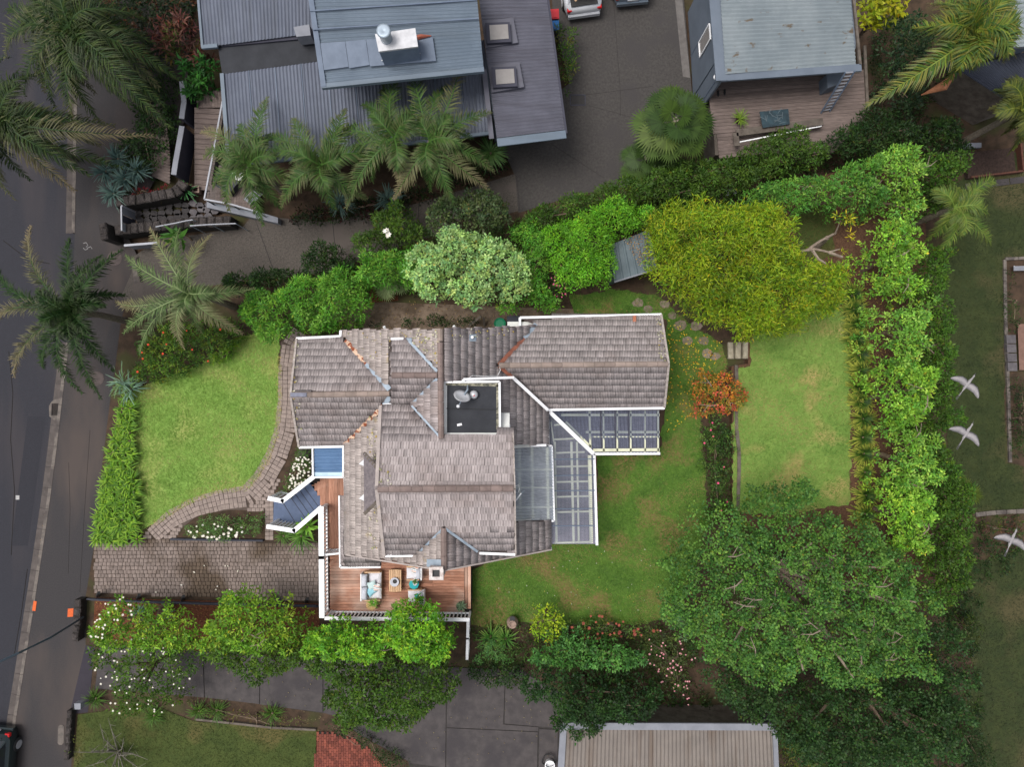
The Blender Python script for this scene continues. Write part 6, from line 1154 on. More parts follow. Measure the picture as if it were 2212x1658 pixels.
HO = [[(1975, 325), (2060, 325), (2095, 370), (2085, 425), (1985, 490)], [(1985, 500), (2045, 550), (2050, 680), (2052, 780), (1990, 800)], [(1990, 780), (2050, 790), (2068, 860), (2074, 930), (1995, 945)], [(1995, 935), (2066, 945), (2088, 1040), (2092, 1130), (2000, 1135)], [(2000, 1115), (2092, 1115), (2088, 1200), (2092, 1300), (2008, 1310)]]
for i, h in enumerate(HO): tree('hedge_tree', ['dark green tree at the head of the neighbour side of the hedge', 'dark green hedge tree beside the shadowed neighbour lawn', 'dark green hedge tree nearest the upper two birds', 'dark green hedge tree beside the small fan palm', 'dark green hedge tree above the lower right lawn'][i], 'tree', h, 2.6, 4.2, g3((68, 100, 30), (58, 88, 30), (80, 112, 36)), 'dark hedge beyond the right boundary', sp=.17, n=8, L=.15, W=.075, lobe=.75, amp=.5, layers=3, wob=.3, inset=.05)  # continues the lime hedge; darkening outside the boundary put into its greens
tree('emerald_tree', 'emerald green tree row along the top right boundary', 'tree', [(1590, 425), (1640, 395), (1760, 370), (1905, 335), (1930, 440), (1885, 470), (1810, 465), (1770, 445), (1730, 465), (1640, 445)], 2.8, 4.2, EMER, sp=.155, n=8, L=.16, W=.06, lobe=.8, amp=.5, layers=2, zg=.3, show=2)
tree('bright_tree', 'bright green feathery tree left of the garden shed', 'tree', [(1165, 520), (1190, 470), (1290, 440), (1370, 425), (1420, 435), (1400, 490), (1345, 520), (1335, 565), (1315, 608), (1240, 622), (1195, 590)], 2.8, 4.2, BRIGHT, sp=.155, n=8, L=.17, W=.05, lobe=.8, amp=.4, layers=2)
tree('fern_shrub', 'tall leafy shrub right of the pale mint tree', 'shrub', [(1090, 490), (1180, 478), (1210, 560), (1190, 610), (1212, 655), (1180, 680), (1140, 668), (1070, 680), (1065, 650), (1130, 640), (1140, 580)], 1.8, 3.2, FERN, sp=.155, n=8, L=.17, W=.05, lobe=.7, amp=.4)
tree('fern_shrub', 'mounded fern-green shrubs beside the front lawn', 'shrub', [(490, 660), (550, 622), (640, 592), (745, 566), (800, 590), (808, 640), (788, 690), (725, 726), (650, 718), (600, 742), (555, 722), (510, 695)], 2.0, 3.4, FERN, sp=.155, n=8, L=.19, W=.055, lobe=.85, amp=.65, layers=2)
tree('fern_shrub', 'fern-green shrub between the mounded shrubs and the pale tree', 'shrub', [(750, 590), (790, 550), (890, 525), (910, 560), (905, 640), (870, 620), (820, 618), (780, 620)], 2.0, 3.2, FERN, sp=.155, n=8, L=.19, W=.055, lobe=.8, amp=.6)
tree('boundary_shrub', 'dark leafy shrub with one white flower on the driveway edge', 'shrub', [(762, 500), (800, 455), (850, 440), (910, 450), (915, 500), (900, 540), (800, 555), (765, 540)], 2.0, 3.2, DARKB, sp=.155, n=8, L=.19, W=.055, lobe=.8, amp=.6, flowers=(4, g3((235, 230, 220)), .13, [(838, 505), (852, 505), (852, 518), (838, 518)]))
tree('boundary_shrub', 'dark leafy shrub at the middle of the driveway boundary', 'shrub', [(650, 560), (690, 520), (740, 530), (765, 560), (760, 585), (650, 605)], 1.8, 2.8, DARK, sp=.155, n=8, L=.19, W=.055, lobe=.8, amp=.6)
tree('boundary_shrub', 'dark leafy shrub low beside the palm on the driveway boundary', 'shrub', [(465, 605), (500, 588), (550, 580), (650, 570), (655, 600), (560, 630), (490, 640)], 1.4, 2.2, DARK, sp=.155, n=8, L=.2, W=.06, lobe=.8, amp=.5)
tree('boundary_shrub', 'dark green shrub mass below the concrete yard', 'shrub', [(1105, 480), (1180, 435), (1250, 408), (1340, 385), (1430, 350), (1570, 335), (1640, 385), (1600, 425), (1400, 450), (1280, 470), (1200, 490), (1130, 505)], 1.8, 3.0, DARKB, sp=.155, n=8, L=.18, W=.06, lobe=.8, amp=.5)
tree('studio_shrub', 'dark rounded shrubs growing over the studio bench', 'shrub', [(1600, 350), (1620, 300), (1680, 268), (1720, 275), (1760, 300), (1790, 330), (1790, 360), (1700, 385), (1600, 400)], 2.4, 3.6, DARKB, sp=.155, n=8, L=.16, W=.06, lobe=.8, amp=.5)
tree('studio_shrub', 'dark rounded shrub right of the studio deck', 'shrub', [(1790, 290), (1830, 245), (1900, 230), (1960, 250), (1990, 310), (1900, 335), (1800, 350)], 2.4, 3.6, DARK, sp=.155, n=8, L=.16, W=.06, lobe=.8, amp=.5)
tree('glossy_tree', 'dark glossy tree right of the light corrugated roof', 'tree', [(1900, 80), (1950, 20), (2010, 30), (2020, 100), (1990, 200), (1990, 260), (1920, 240), (1900, 160)], 2.5, 4.0, g3((44, 66, 40), (36, 56, 34), (54, 76, 46)), sp=.22, n=7, L=.17, W=.09, lobe=.8, amp=.5)
tree('glossy_tree', 'dark glossy shrub below the long palm frond', 'shrub', [(1990, 260), (2060, 250), (2100, 330), (2060, 340), (2000, 330)], 1.6, 2.6, DARK, sp=.155, n=8, L=.17, W=.08, lobe=.8, amp=.4)
tree('fishtail_palm', 'yellow-green fishtail leaved tree at the top edge', 'tree', [(1858, -10), (1930, -10), (1960, 20), (1925, 50), (1880, 75), (1855, 60), (1865, 30)], 3.0, 4.2, g3((150, 156, 30), (130, 142, 30), (166, 168, 44)), sp=.28, n=8, L=.32, W=.14, lobe=.8, amp=.3, layers=2)
FW = g3((236, 232, 222), (226, 220, 204))
tree('magnolia_tree', 'open magnolia tree with white flowers in the lower left bed', 'tree', [(195, 1360), (215, 1310), (260, 1290), (300, 1310), (350, 1300), (395, 1320), (430, 1370), (430, 1410), (300, 1412), (195, 1405)], 2.4, 3.6, MAG, sp=.18, n=8, L=.17, W=.07, lobe=.8, amp=.4, gap=.15, layers=2, flowers=(30, FW, .06, [(195, 1370), (215, 1310), (270, 1290), (300, 1320), (230, 1380)]))
tree('magnolia_tree', 'sparse dark magnolia with white flowers over the lower driveway', 'tree', [(195, 1375), (300, 1375), (425, 1378), (430, 1440), (390, 1500), (380, 1545), (300, 1560), (240, 1530), (215, 1480), (195, 1430)], 2.2, 3.3, MAG_DIM, sp=.22, n=8, L=.17, W=.07, lobe=.9, amp=.4, gap=.28, layers=2, flowers=(70, FW, .05, None))  # rest of the flowering magnolia's crown, dimmed through its leaf colour
tree('magnolia_tree', 'yellow-green magnolia right of the white flowered one', 'tree', [(440, 1350), (470, 1300), (500, 1272), (530, 1275), (560, 1290), (620, 1300), (660, 1350), (650, 1420), (430, 1415)], 2.4, 3.8, MAG, sp=.18, n=8, L=.17, W=.07, lobe=.8, amp=.45, show=5)
tree('magnolia_tree', 'dark lower half magnolia over the bottom driveway', 'tree', [(435, 1385), (650, 1385), (660, 1425), (600, 1475), (550, 1482), (500, 1455), (450, 1430)], 2.2, 3.2, MAG_DIM, sp=.18, n=8, L=.17, W=.07, lobe=.8, amp=.45)  # same magnolia as above, with the dimness coloured into this half
tree('boundary_tree', 'bright green star-leaved tree at the deck railing', 'tree', [(640, 1395), (660, 1350), (715, 1345), (770, 1360), (825, 1348), (850, 1325), (885, 1315), (940, 1322), (950, 1355), (985, 1385), (970, 1425), (900, 1432), (780, 1430), (640, 1425)], 3.2, 4.8, g3((122, 178, 46), (104, 160, 44), (146, 190, 56), (88, 142, 46)), sp=.16, n=8, L=.16, W=.08, lobe=.75, amp=.6, show=4, layers=3, wob=.3)
tree('boundary_tree', 'dark green star-leaved tree below the deck over the driveway', 'tree', [(640, 1400), (780, 1405), (960, 1405), (1000, 1470), (995, 1500), (950, 1530), (900, 1560), (850, 1585), (770, 1590), (720, 1560), (690, 1510), (700, 1470), (640, 1440)], 3.0, 4.6, DARKB, sp=.17, n=8, L=.16, W=.08, lobe=.85, amp=.5)  # one tree with the bright half; dimming is painted into these leaves
tree('camellia_tree', 'dark glossy camellia over the garage corner', 'tree', [(1130, 1470), (1200, 1450), (1290, 1455), (1400, 1470), (1430, 1500), (1420, 1550), (1330, 1560), (1300, 1590), (1240, 1610), (1190, 1580), (1180, 1530), (1130, 1510)], 2.6, 4.0, g3((40, 68, 30), (50, 80, 34), (34, 58, 28)), sp=.17, n=8, L=.15, W=.085, lobe=.8, amp=.5, gap=.1)
tree('camellia_tree', 'glossy green camellia inside the lower boundary', 'tree', [(1140, 1420), (1180, 1385), (1260, 1370), (1340, 1390), (1400, 1410), (1380, 1450), (1250, 1450), (1150, 1440)], 1.8, 2.8, g3((76, 124, 58), (64, 106, 50), (92, 140, 66)), sp=.17, n=8, L=.15, W=.085, lobe=.7, amp=.45)
tree('rose_bush', 'straggly pink flowered rose bush beside the huge tree', 'shrub', [(1370, 1390), (1420, 1360), (1470, 1370), (1500, 1420), (1500, 1470), (1490, 1540), (1460, 1500), (1400, 1450)], 1.4, 2.2, g3((70, 88, 44), (60, 78, 40), (84, 98, 52)), sp=.19, n=7, L=.12, W=.05, lobe=.7, amp=.3, gap=.3, flowers=(60, g3((214, 150, 156), (220, 170, 172), (204, 124, 138)), .05, None))
tree('grey_shrub', 'grey-green shrub at the left foot of the huge tree', 'shrub', [(1430, 1320), (1470, 1305), (1510, 1330), (1500, 1380), (1450, 1370)], 1.6, 2.4, g3((96, 132, 84), (84, 120, 76), (110, 144, 94)), sp=.155, n=8, L=.14, W=.05, lobe=.7, amp=.4)
tree('citrus_bush', 'yellow-green citrus bush at the lower lawn edge', 'shrub', [(1140, 1330), (1165, 1305), (1200, 1310), (1230, 1340), (1225, 1375), (1190, 1385), (1150, 1370)], 1.2, 2.2, g3((138, 164, 36), (156, 176, 44), (112, 142, 34)), sp=.22, n=7, L=.15, W=.08, lobe=.6, amp=.35)
hedge('mixed_bed', 'mixed low shrubs with russet flowers along the lower lawn', 'shrub', [(1225, 1345), (1290, 1330), (1360, 1340), (1420, 1350), (1430, 1370), (1350, 1385), (1240, 1380)], .6, 1.2, g3((78, 108, 50), (96, 124, 56), (66, 92, 44), (110, 120, 50)), sp=.19, n=7, L=.14, W=.05, lobe=.6, amp=.3, flowers=(30, g3((170, 92, 72), (150, 76, 66)), .09, None))
hedge('clipped_shrub', 'clipped round grey-green shrub by the white rail', 'shrub', [(1020, 1410), (1050, 1388), (1095, 1392), (1120, 1425), (1100, 1445), (1020, 1440)], 1.0, 1.9, g3((84, 128, 66), (70, 114, 58), (98, 142, 76)), sp=.15, n=7, L=.11, W=.04, lobe=.9, amp=.15)
hedge('under_hedge', 'dark low hedge below the lower boundary', 'hedge', [(1010, 1440), (1130, 1448), (1150, 1475), (1080, 1490), (1010, 1480)], .8, 1.5, DARK, sp=.155, n=8, L=.13, W=.06, lobe=.7, amp=.3)
hedge('brick_path_hedge', 'dark clipped hedge between brick path and lower driveway', 'hedge', [(690, 1562), (720, 1552), (760, 1575), (830, 1610), (880, 1640), (900, 1670), (840, 1670), (790, 1620), (735, 1590)], .5, 1.0, g3((44, 66, 32), (38, 58, 28), (54, 76, 36)), sp=.15, n=7, L=.11, W=.05, lobe=.6, amp=.2)
hedge('corner_shrub', 'olive weedy shrubs at the bottom edge right of the garage', 'shrub', [(1672, 1610), (1720, 1590), (1760, 1640), (1770, 1690), (1672, 1690)], .8, 1.6, g3((84, 96, 34), (70, 82, 30), (100, 108, 40)), sp=.2, n=6, L=.15, W=.05, lobe=.7, amp=.3)
hedge('croton_hedge', 'dark green spiky hedge between corrugated house and yard', 'hedge', [(1195, 62), (1225, 40), (1250, 70), (1254, 110), (1248, 160), (1240, 190), (1222, 206), (1205, 140)], 1.0, 1.8, g3((62, 96, 30), (50, 82, 28), (80, 110, 34), (96, 100, 44)), sp=.22, n=9, L=.2, W=.045, lobe=.6, amp=.3)
hedge('passage_hedge', 'dark clipped hedge along the left passage wall of the house', 'hedge', [(748, 690), (828, 688), (828, 714), (748, 714)], .5, .9, DARK, sp=.15, n=7, L=.1, W=.05, lobe=.6, amp=.15)
hedge('passage_hedge', 'dark clipped hedge along the longer passage beside the house', 'hedge', [(862, 684), (1035, 682), (1035, 706), (862, 708)], .5, .9, DARK, sp=.15, n=7, L=.1, W=.05, lobe=.6, amp=.15)
hedge('corner_fern', 'dark fern clump at the head of the garden path', 'fern', [(660, 712), (700, 700), (738, 700), (738, 725), (690, 728)], .6, 1.2, DARKB, sp=.2, n=8, L=.24, W=.06, lobe=.5, amp=.3)
hedge('oleander', 'thin oleander bush with pink blossoms beside the bright tree', 'shrub', [(1185, 575), (1215, 572), (1230, 600), (1222, 640), (1200, 652), (1185, 620)], 1.6, 2.4, g3((52, 70, 42), (64, 80, 48), (44, 60, 36)), sp=.24, n=7, L=.16, W=.04, lobe=.5, amp=.3, gap=.3, flowers=(26, g3((200, 84, 120), (206, 108, 136)), .05, None))
hedge('autumn_shrub', 'orange and red leaved autumn shrub at the terrace wall', 'shrub', [(1490, 830), (1520, 800), (1570, 800), (1605, 840), (1600, 885), (1560, 905), (1510, 905), (1485, 870)], 1.2, 2.2, g3((190, 108, 54), (196, 94, 70), (180, 126, 46), (150, 126, 50), (100, 106, 44), (84, 104, 44)), sp=.17, n=7, L=.13, W=.075, lobe=.55, amp=.4, gap=.06, layers=2, show=3)
hedge('terrace_bed', 'dark rose bed with scattered pink flowers along the terrace wall', 'shrub', [(1515, 920), (1560, 900), (1585, 930), (1590, 1000), (1580, 1060), (1560, 1110), (1530, 1130), (1520, 1050), (1510, 980)], .6, 1.3, g3((66, 96, 40), (56, 84, 36), (96, 124, 58), (52, 78, 36)), sp=.17, n=8, L=.13, W=.05, lobe=.55, amp=.5, gap=.2, wob=.28, flowers=(8, g3((226, 90, 130)), .06, None))
hedge('terrace_grass_bank', 'bright low bank planting between rose bed and huge tree', 'shrub', [(1520, 1095), (1565, 1085), (1585, 1110), (1540, 1150), (1515, 1140)], .4, .8, g3((70, 110, 26), (84, 124, 32)), sp=.16, n=7, L=.14, W=.03, lobe=.6, amp=.2)
hedge('white_rose_bed', 'clipped bed of white roses between path and driveway', 'shrub', [(390, 1140), (430, 1115), (500, 1102), (565, 1108), (568, 1160), (540, 1164), (385, 1162)], .4, .9, g3((84, 118, 56), (72, 104, 50), (100, 130, 72), (112, 140, 86)), sp=.16, n=7, L=.12, W=.045, lobe=.6, amp=.25, flowers=(34, FW, .07, [(412, 1140), (440, 1128), (530, 1135), (528, 1162), (412, 1164)]))
hedge('white_daisy_bed', 'white flowering bush below the left wing eave', 'shrub', [(600, 1060), (620, 1010), (640, 970), (672, 972), (676, 1024), (640, 1055), (612, 1075)], .5, 1.1, g3((76, 112, 48), (64, 98, 42), (96, 130, 60)), sp=.17, n=7, L=.16, W=.035, lobe=.5, amp=.3, flowers=(70, FW, .06, [(626, 1055), (640, 985), (674, 985), (676, 1022), (640, 1058)]))
hedge('front_shrubbery', 'mixed flowering shrubs at the head of the front lawn', 'shrub', [(270, 815), (285, 750), (320, 705), (420, 690), (505, 680), (525, 712), (480, 765), (425, 797), (340, 835)], .8, 1.7, g3((84, 118, 40), (70, 102, 36), (110, 132, 44), (58, 88, 34)), sp=.155, n=8, L=.14, W=.055, lobe=.6, amp=.45, flowers=(12, g3((220, 80, 50)), .06, None))
hedge('lawn_edge_shrub', 'bright strappy planting at the lawn side of the shrubbery', 'shrub', [(470, 760), (515, 722), (525, 735), (480, 782), (440, 800)], .4, .9, AGA, sp=.18, n=8, L=.24, W=.04, lobe=.5, amp=.2)
hedge('verge_plants', 'weedy low border along the verge lawn and driveway', 'shrub', [(400, 1510), (560, 1535), (690, 1552), (690, 1572), (540, 1562), (420, 1548)], .15, .4, g3((92, 100, 44), (80, 90, 40), (108, 104, 60)), sp=.22, n=6, L=.16, W=.04, lobe=.5, amp=.1, gap=.3)
hedge('right_bed', 'dark clipped hedge at the far right edge', 'hedge', [(2178, 572), (2200, 570), (2202, 720), (2180, 722)], .4, .8, DARK, sp=.16, n=6, L=.11, W=.05, lobe=.6, amp=.15)
hedge('right_bed', 'dark clipped hedge below the tiled landing', 'hedge', [(2186, 812), (2225, 810), (2225, 1000), (2190, 1000)], .4, .8, DARK, sp=.16, n=6, L=.11, W=.05, lobe=.6, amp=.15)
hedge('lower_right_bed', 'dark flowering bed below the brick edging', 'shrub', [(2085, 1125), (2215, 1115), (2215, 1160), (2090, 1170)], .5, 1.1, g3((58, 76, 30), (72, 82, 34), (90, 62, 46), (46, 64, 28)), sp=.22, n=7, L=.17, W=.06, lobe=.6, amp=.3)
hedge('lower_right_shrub', 'dark shrubs in the lower right lawn corner', 'shrub', [(2060, 1570), (2120, 1560), (2150, 1600), (2150, 1670), (2090, 1670)], .8, 1.6, g3((36, 56, 26), (44, 64, 28)), sp=.22, n=7, L=.15, W=.06, lobe=.7, amp=.3)
hedge('lower_right_shrub', 'dark olive shrub between huge tree and lower right lawn', 'shrub', [(2070, 1310), (2110, 1330), (2120, 1400), (2090, 1420), (2062, 1340)], .8, 1.8, g3((52, 66, 24), (62, 76, 28)), sp=.22, n=7, L=.15, W=.06, lobe=.7, amp=.3)
hedge('street_bed', 'dark planting between footpath and charcoal wall', 'shrub', [(270, 180), (330, 160), (375, 200), (378, 260), (360, 370), (320, 390), (265, 380), (250, 300), (280, 250)], .5, 1.1, DARK, sp=.21, n=7, L=.17, W=.08, lobe=.6, amp=.4, gap=.2)
hedge('red_bedding', 'dark red leaved bedding plants above the stone wall', 'shrub', [(272, 430), (300, 405), (365, 400), (400, 408), (395, 428), (330, 442), (285, 445)], .4, .8, g3((120, 26, 36), (96, 30, 34), (72, 60, 34)), sp=.2, n=8, L=.18, W=.06, lobe=.4, amp=.25)
hedge('cordyline_clump', 'maroon leaved cordylines against the corrugated house', 'shrub', [(340, 45), (400, 30), (428, 50), (440, 100), (425, 135), (370, 125), (340, 90)], 1.2, 2.2, g3((92, 56, 52), (78, 46, 46), (84, 92, 40), (106, 66, 58)), sp=.34, n=14, L=.36, W=.08, lobe=.7, amp=.4)
hedge('philodendron', 'glossy green philodendron beside the corrugated house wall', 'shrub', [(390, 130), (440, 110), (474, 130), (478, 170), (450, 205), (420, 222), (395, 200)], 1.2, 2.0, g3((46, 92, 36), (56, 104, 40), (38, 78, 34)), sp=.3, n=10, L=.34, W=.12, lobe=.7, amp=.4)
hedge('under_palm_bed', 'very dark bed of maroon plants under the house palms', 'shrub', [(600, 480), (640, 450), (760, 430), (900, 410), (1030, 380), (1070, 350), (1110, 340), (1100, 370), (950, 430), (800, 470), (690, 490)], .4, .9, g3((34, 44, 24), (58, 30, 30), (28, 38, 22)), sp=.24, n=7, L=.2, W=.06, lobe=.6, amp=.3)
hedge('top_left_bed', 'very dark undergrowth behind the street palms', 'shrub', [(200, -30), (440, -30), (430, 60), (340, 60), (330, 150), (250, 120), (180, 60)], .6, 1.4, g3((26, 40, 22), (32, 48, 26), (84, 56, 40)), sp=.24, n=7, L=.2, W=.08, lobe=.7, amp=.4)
hedge('banana_leaf_plant', 'large leaved green plant behind the stone wall', 'shrub', [(345, 505), (400, 495), (430, 500), (420, 520), (370, 530)], .8, 1.3, g3((58, 96, 40), (70, 108, 46)), sp=.4, n=6, L=.7, W=.24, lobe=.8, amp=.2, layers=1)
# --- front agapanthus hedge, built as separate clumps
k_ = 0
AGL = 'strap-leaved agapanthus clump in the hedge between footpath and front lawn'
for row in range(22):
    v = 868 + row * 14; ul = 262 - row * 2.9; ur = 288 + row * .4
    for u in np.arange(ul + 10, ur + (2 if row > 12 else -6), 12): straps('agapanthus_clump', AGL, 'agapanthus', [(u + random.uniform(-4, 4), v + random.uniform(-5, 5))], .3, random.uniform(.42, .56), .055, 30, AGA, 'agapanthus hedge along the footpath', el=(.1, 1.2))
sheet('agapanthus_bed', [(240, 850), (290, 845), (305, 1170), (205, 1175), (215, 1050)], .02, m_soil)
CL = [(1838, 640), (1842, 668), (1848, 702), (1846, 735), (1852, 768), (1855, 800), (1853, 840), (1858, 868), (1862, 905), (1862, 945), (1864, 980), (1866, 1020), (1868, 1070), (1866, 1110)]
CLL = ['first clivia clump under the yellow-green tree', 'second clivia clump below the yellow-green tree', 'third clivia clump in the row by the hedge', 'fourth clivia clump in the row by the hedge', 'fifth clivia clump in the row by the hedge', 'sixth clivia clump in the row by the hedge', 'seventh clivia clump level with the autumn shrub', 'eighth clivia clump level with the autumn shrub foot', 'ninth clivia clump in the row by the hedge', 'tenth clivia clump in the row by the hedge', 'eleventh clivia clump in the row by the hedge', 'small twelfth clivia clump in the row', 'large thirteenth clivia clump in the row', 'last clivia clump at the huge tree']
for (u, v), lab in zip(CL, CLL): straps('clivia_clump', lab, 'clivia', [(u, v)], .47, .72 if 'small' not in lab else .5, .085, 170, CLIV, 'clivia row by the hedge', tip=np.array(lin(190, 190, 80)), el=(.05, 1.2))
straps('yucca', 'green spiky yucca at the corner of the corrugated roof', 'yucca', [(1060, 332)], 1.6, .85, .05, 110, g3((72, 104, 52), (60, 92, 46), (84, 116, 60)), el=(-.1, 1.2))
for (u, v, lab) in ((735, 440, 'blue-green agave below the house palms on the left'), (840, 432, 'blue-green agave below the house palms on the right'), (232, 372, 'blue-grey agave nearest the kerb in the street bed'), (258, 345, 'blue-grey agave at the top of the street bed'), (272, 388, 'blue-grey agave in the middle of the street bed'), (248, 420, 'blue-grey agave lowest in the street bed'), (300, 372, 'blue-grey agave beside the curved boardwalk')): straps('agave', lab, 'agave', [(u, v)], .8, .75, .06, 70, BLUEG, 'blue agaves', el=(-.05, 1.2))
straps('agave', 'blue-green agave in the red mulch bed', 'agave', [(300, 1326)], .3, .6, .06, 46, g3((96, 132, 106), (80, 116, 94)), el=(0, 1.1)); straps('agave', 'small blue-green agave under the magnolia', 'agave', [(362, 1322)], .3, .5, .06, 40, g3((84, 118, 96), (72, 104, 86)), el=(0, 1.1))
straps('agave', 'bright green agave beside the terracotta trough', 'agave', [(404, 414)], .4, .55, .08, 34, g3((56, 110, 60), (66, 122, 66)), el=(0, 1.1)); straps('flax', 'silvery flax at the top of the front hedge', 'flax', [(268, 825), (285, 840, 'second silvery flax at the lawn corner')], .4, .9, .06, 40, g3((120, 150, 128), (98, 130, 108), (104, 136, 84)), el=(.1, 1.0))
straps('flax', 'arching green flax between stairs and driveway', 'flax', [(652, 1158)], .4, .85, .045, 90, g3((84, 126, 44), (100, 140, 54), (70, 108, 40)), el=(.1, 1.1)); straps('flax', 'bright leafy ginger plant under the stair rail', 'plant', [(665, 1138)], .8, .6, .14, 24, g3((120, 168, 52), (104, 152, 46)), el=(.1, 1.0)); straps('flax', 'low green grass clump at the foot of the stairs', 'flax', [(614, 1158)], .15, .5, .03, 60, g3((84, 118, 44), (70, 104, 40)), el=(.1, 1.1))
straps('clivia_clump', 'variegated clivia at the white deck rail', 'clivia', [(1060, 1375)], .2, .8, .06, 70, g3((70, 120, 44), (84, 132, 52)), tip=np.array(lin(150, 170, 80)), el=(.1, 1.1)); straps('clivia_clump', 'variegated clivia right of the first at the deck rail', 'clivia', [(1092, 1380)], .2, .7, .06, 60, g3((70, 120, 44), (84, 132, 52)), tip=np.array(lin(150, 170, 80)), el=(.1, 1.1))
for (u, v, lab) in ((210, 1508, 'green grassy clump at the letterbox'), (432, 1535, 'green grassy clump under the flowering magnolia'), (470, 1535, 'first grassy clump along the lower driveway edge'), (590, 1540, 'second grassy clump along the lower driveway edge'), (335, 1545, 'grassy clump at the magnolia foot')): straps('grass_clump', lab, 'grass clump', [(u, v)], .1, .65, .035, 70, g3((74, 108, 32), (62, 92, 28)), 'grassy clumps along the lower driveway', el=(.15, 1.1))
straps('flax', 'dark flax in the lower garden bed', 'flax', [(1240, 1395)], .3, .7, .04, 60, g3((58, 84, 40), (70, 96, 46)), el=(.1, 1.1))
straps('', '', '', [(996, 1310)], ZD + .34, .3, .04, 50, g3((120, 144, 112), (104, 128, 98)), parent=pp_); straps('', '', '', [(807, 1303)], ZD + .55, .3, .03, 40, g3((92, 150, 42), (110, 164, 52)), parent=pp2); straps('', '', '', [(1598, 258)], ZK + .3, .5, .035, 50, g3((120, 146, 52), (104, 130, 46)), parent=ppt); straps('', '', '', [(897, 1257)], ZD + .5, .14, .04, 30, g3((80, 112, 60), (96, 126, 70)), parent=tr_)
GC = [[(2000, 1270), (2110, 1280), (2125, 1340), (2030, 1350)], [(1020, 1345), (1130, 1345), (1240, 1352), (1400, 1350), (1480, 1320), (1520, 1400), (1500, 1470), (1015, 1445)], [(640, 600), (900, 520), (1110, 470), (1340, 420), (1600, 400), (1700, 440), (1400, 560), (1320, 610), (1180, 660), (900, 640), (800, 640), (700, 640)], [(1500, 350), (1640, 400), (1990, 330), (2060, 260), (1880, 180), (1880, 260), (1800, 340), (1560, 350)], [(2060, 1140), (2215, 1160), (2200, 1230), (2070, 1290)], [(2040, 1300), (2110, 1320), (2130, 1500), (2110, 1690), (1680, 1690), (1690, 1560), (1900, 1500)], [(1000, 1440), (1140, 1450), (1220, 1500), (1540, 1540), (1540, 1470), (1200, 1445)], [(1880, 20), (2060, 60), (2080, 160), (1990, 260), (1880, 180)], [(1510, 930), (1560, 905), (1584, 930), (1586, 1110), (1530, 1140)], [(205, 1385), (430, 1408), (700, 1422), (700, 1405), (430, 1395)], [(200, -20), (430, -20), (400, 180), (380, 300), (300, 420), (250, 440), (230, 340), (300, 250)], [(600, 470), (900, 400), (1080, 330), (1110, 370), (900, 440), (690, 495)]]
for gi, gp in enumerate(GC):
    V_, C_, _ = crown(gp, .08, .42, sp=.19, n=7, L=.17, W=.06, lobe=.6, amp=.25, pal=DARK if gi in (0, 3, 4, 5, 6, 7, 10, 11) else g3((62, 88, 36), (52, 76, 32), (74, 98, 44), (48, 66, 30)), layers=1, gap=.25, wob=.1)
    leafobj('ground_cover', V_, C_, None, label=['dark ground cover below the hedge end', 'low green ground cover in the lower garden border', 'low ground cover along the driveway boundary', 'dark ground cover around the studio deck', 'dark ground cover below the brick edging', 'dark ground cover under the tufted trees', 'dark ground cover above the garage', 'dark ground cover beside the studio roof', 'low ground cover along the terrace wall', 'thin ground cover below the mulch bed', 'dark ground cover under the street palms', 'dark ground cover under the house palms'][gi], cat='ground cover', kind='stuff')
# --- palms (tips of the fronds in plan)
palm('large feather palm overhanging the street in the top left corner', 150, 60, 5.0, [(60, 90), (30, 20), (100, 190), (180, 210), (250, 130), (330, 180), (350, 260), (320, 90), (250, 0), (160, -60), (60, -40), (210, 250), (120, 220), (270, 215), (375, 165), (20, 120), (300, 40), (90, 30), (340, 215), (160, 260), (200, 190), (60, 200)], PALMT, droop=2.0, arch=1.4, group='street palms', sc=1.06, ll=.8, extra=7, exlen=2.2, lw=.04)
palm('feather palm cut by the left edge with long fronds over the road', 0, 262, 4.8, [(308, 292), (150, 402), (60, 380), (245, 355), (90, 170), (20, 130), (-60, 300), (10, 380), (200, 310), (120, 250), (110, 330), (180, 370), (60, 230), (30, 420), (160, 270), (230, 270)], PALMT, droop=2.2, arch=1.4, group='street palms', sc=1.06, deadset=(0, 1), ll=.75, extra=5, exlen=2.0, lw=.04)
palm('dark bushy street palm beside the footpath', 152, 674, 4.0, [(73, 500), (151, 525), (8, 588), (2, 694), (38, 806), (175, 838), (258, 548), (243, 795), (262, 640), (100, 790), (215, 850), (215, 560)], PALMD, droop=1.6, arch=1.2, group='street palms', sc=1.06, deadset=(0, 3, 4), ll=.55, plum=.85, nleaf=70, extra=6, exlen=1.7, lw=.038)
palm('pale tipped palm over the corner of the neighbour driveway', 408, 636, 4.6, [(325, 494), (388, 494), (456, 508), (546, 624), (522, 720), (397, 752), (302, 765), (268, 720), (250, 652), (272, 552), (437, 720), (480, 640)], PALMP, droop=1.5, arch=1.0, deadset=(0, 2, 4, 5, 8), ll=.55, plum=.25, extra=3, exlen=1.2, nleaf=34, lw=.04)
palm('leftmost king palm in front of the corrugated roof', 540, 358, 4.8, [(573, 228), (447, 294), (452, 345), (500, 442), (600, 440), (470, 400), (630, 390), (520, 280), (595, 300), (565, 470)], PALMN, droop=1.3, arch=1.0, group='palms before the corrugated roof', sc=1.13, deadset=(1,), ll=.62, plum=.2, extra=5, exlen=1.5, lw=.036, nleaf=36)
palm('second king palm in front of the corrugated roof', 694, 358, 5.0, [(640, 268), (590, 300), (808, 346), (696, 405), (618, 436), (740, 250), (780, 420), (760, 280), (640, 400), (720, 440), (585, 345)], PALMN, droop=1.3, arch=1.0, group='palms before the corrugated roof', sc=1.13, ll=.66, plum=.18, extra=4, exlen=1.3, lw=.036, nleaf=36)
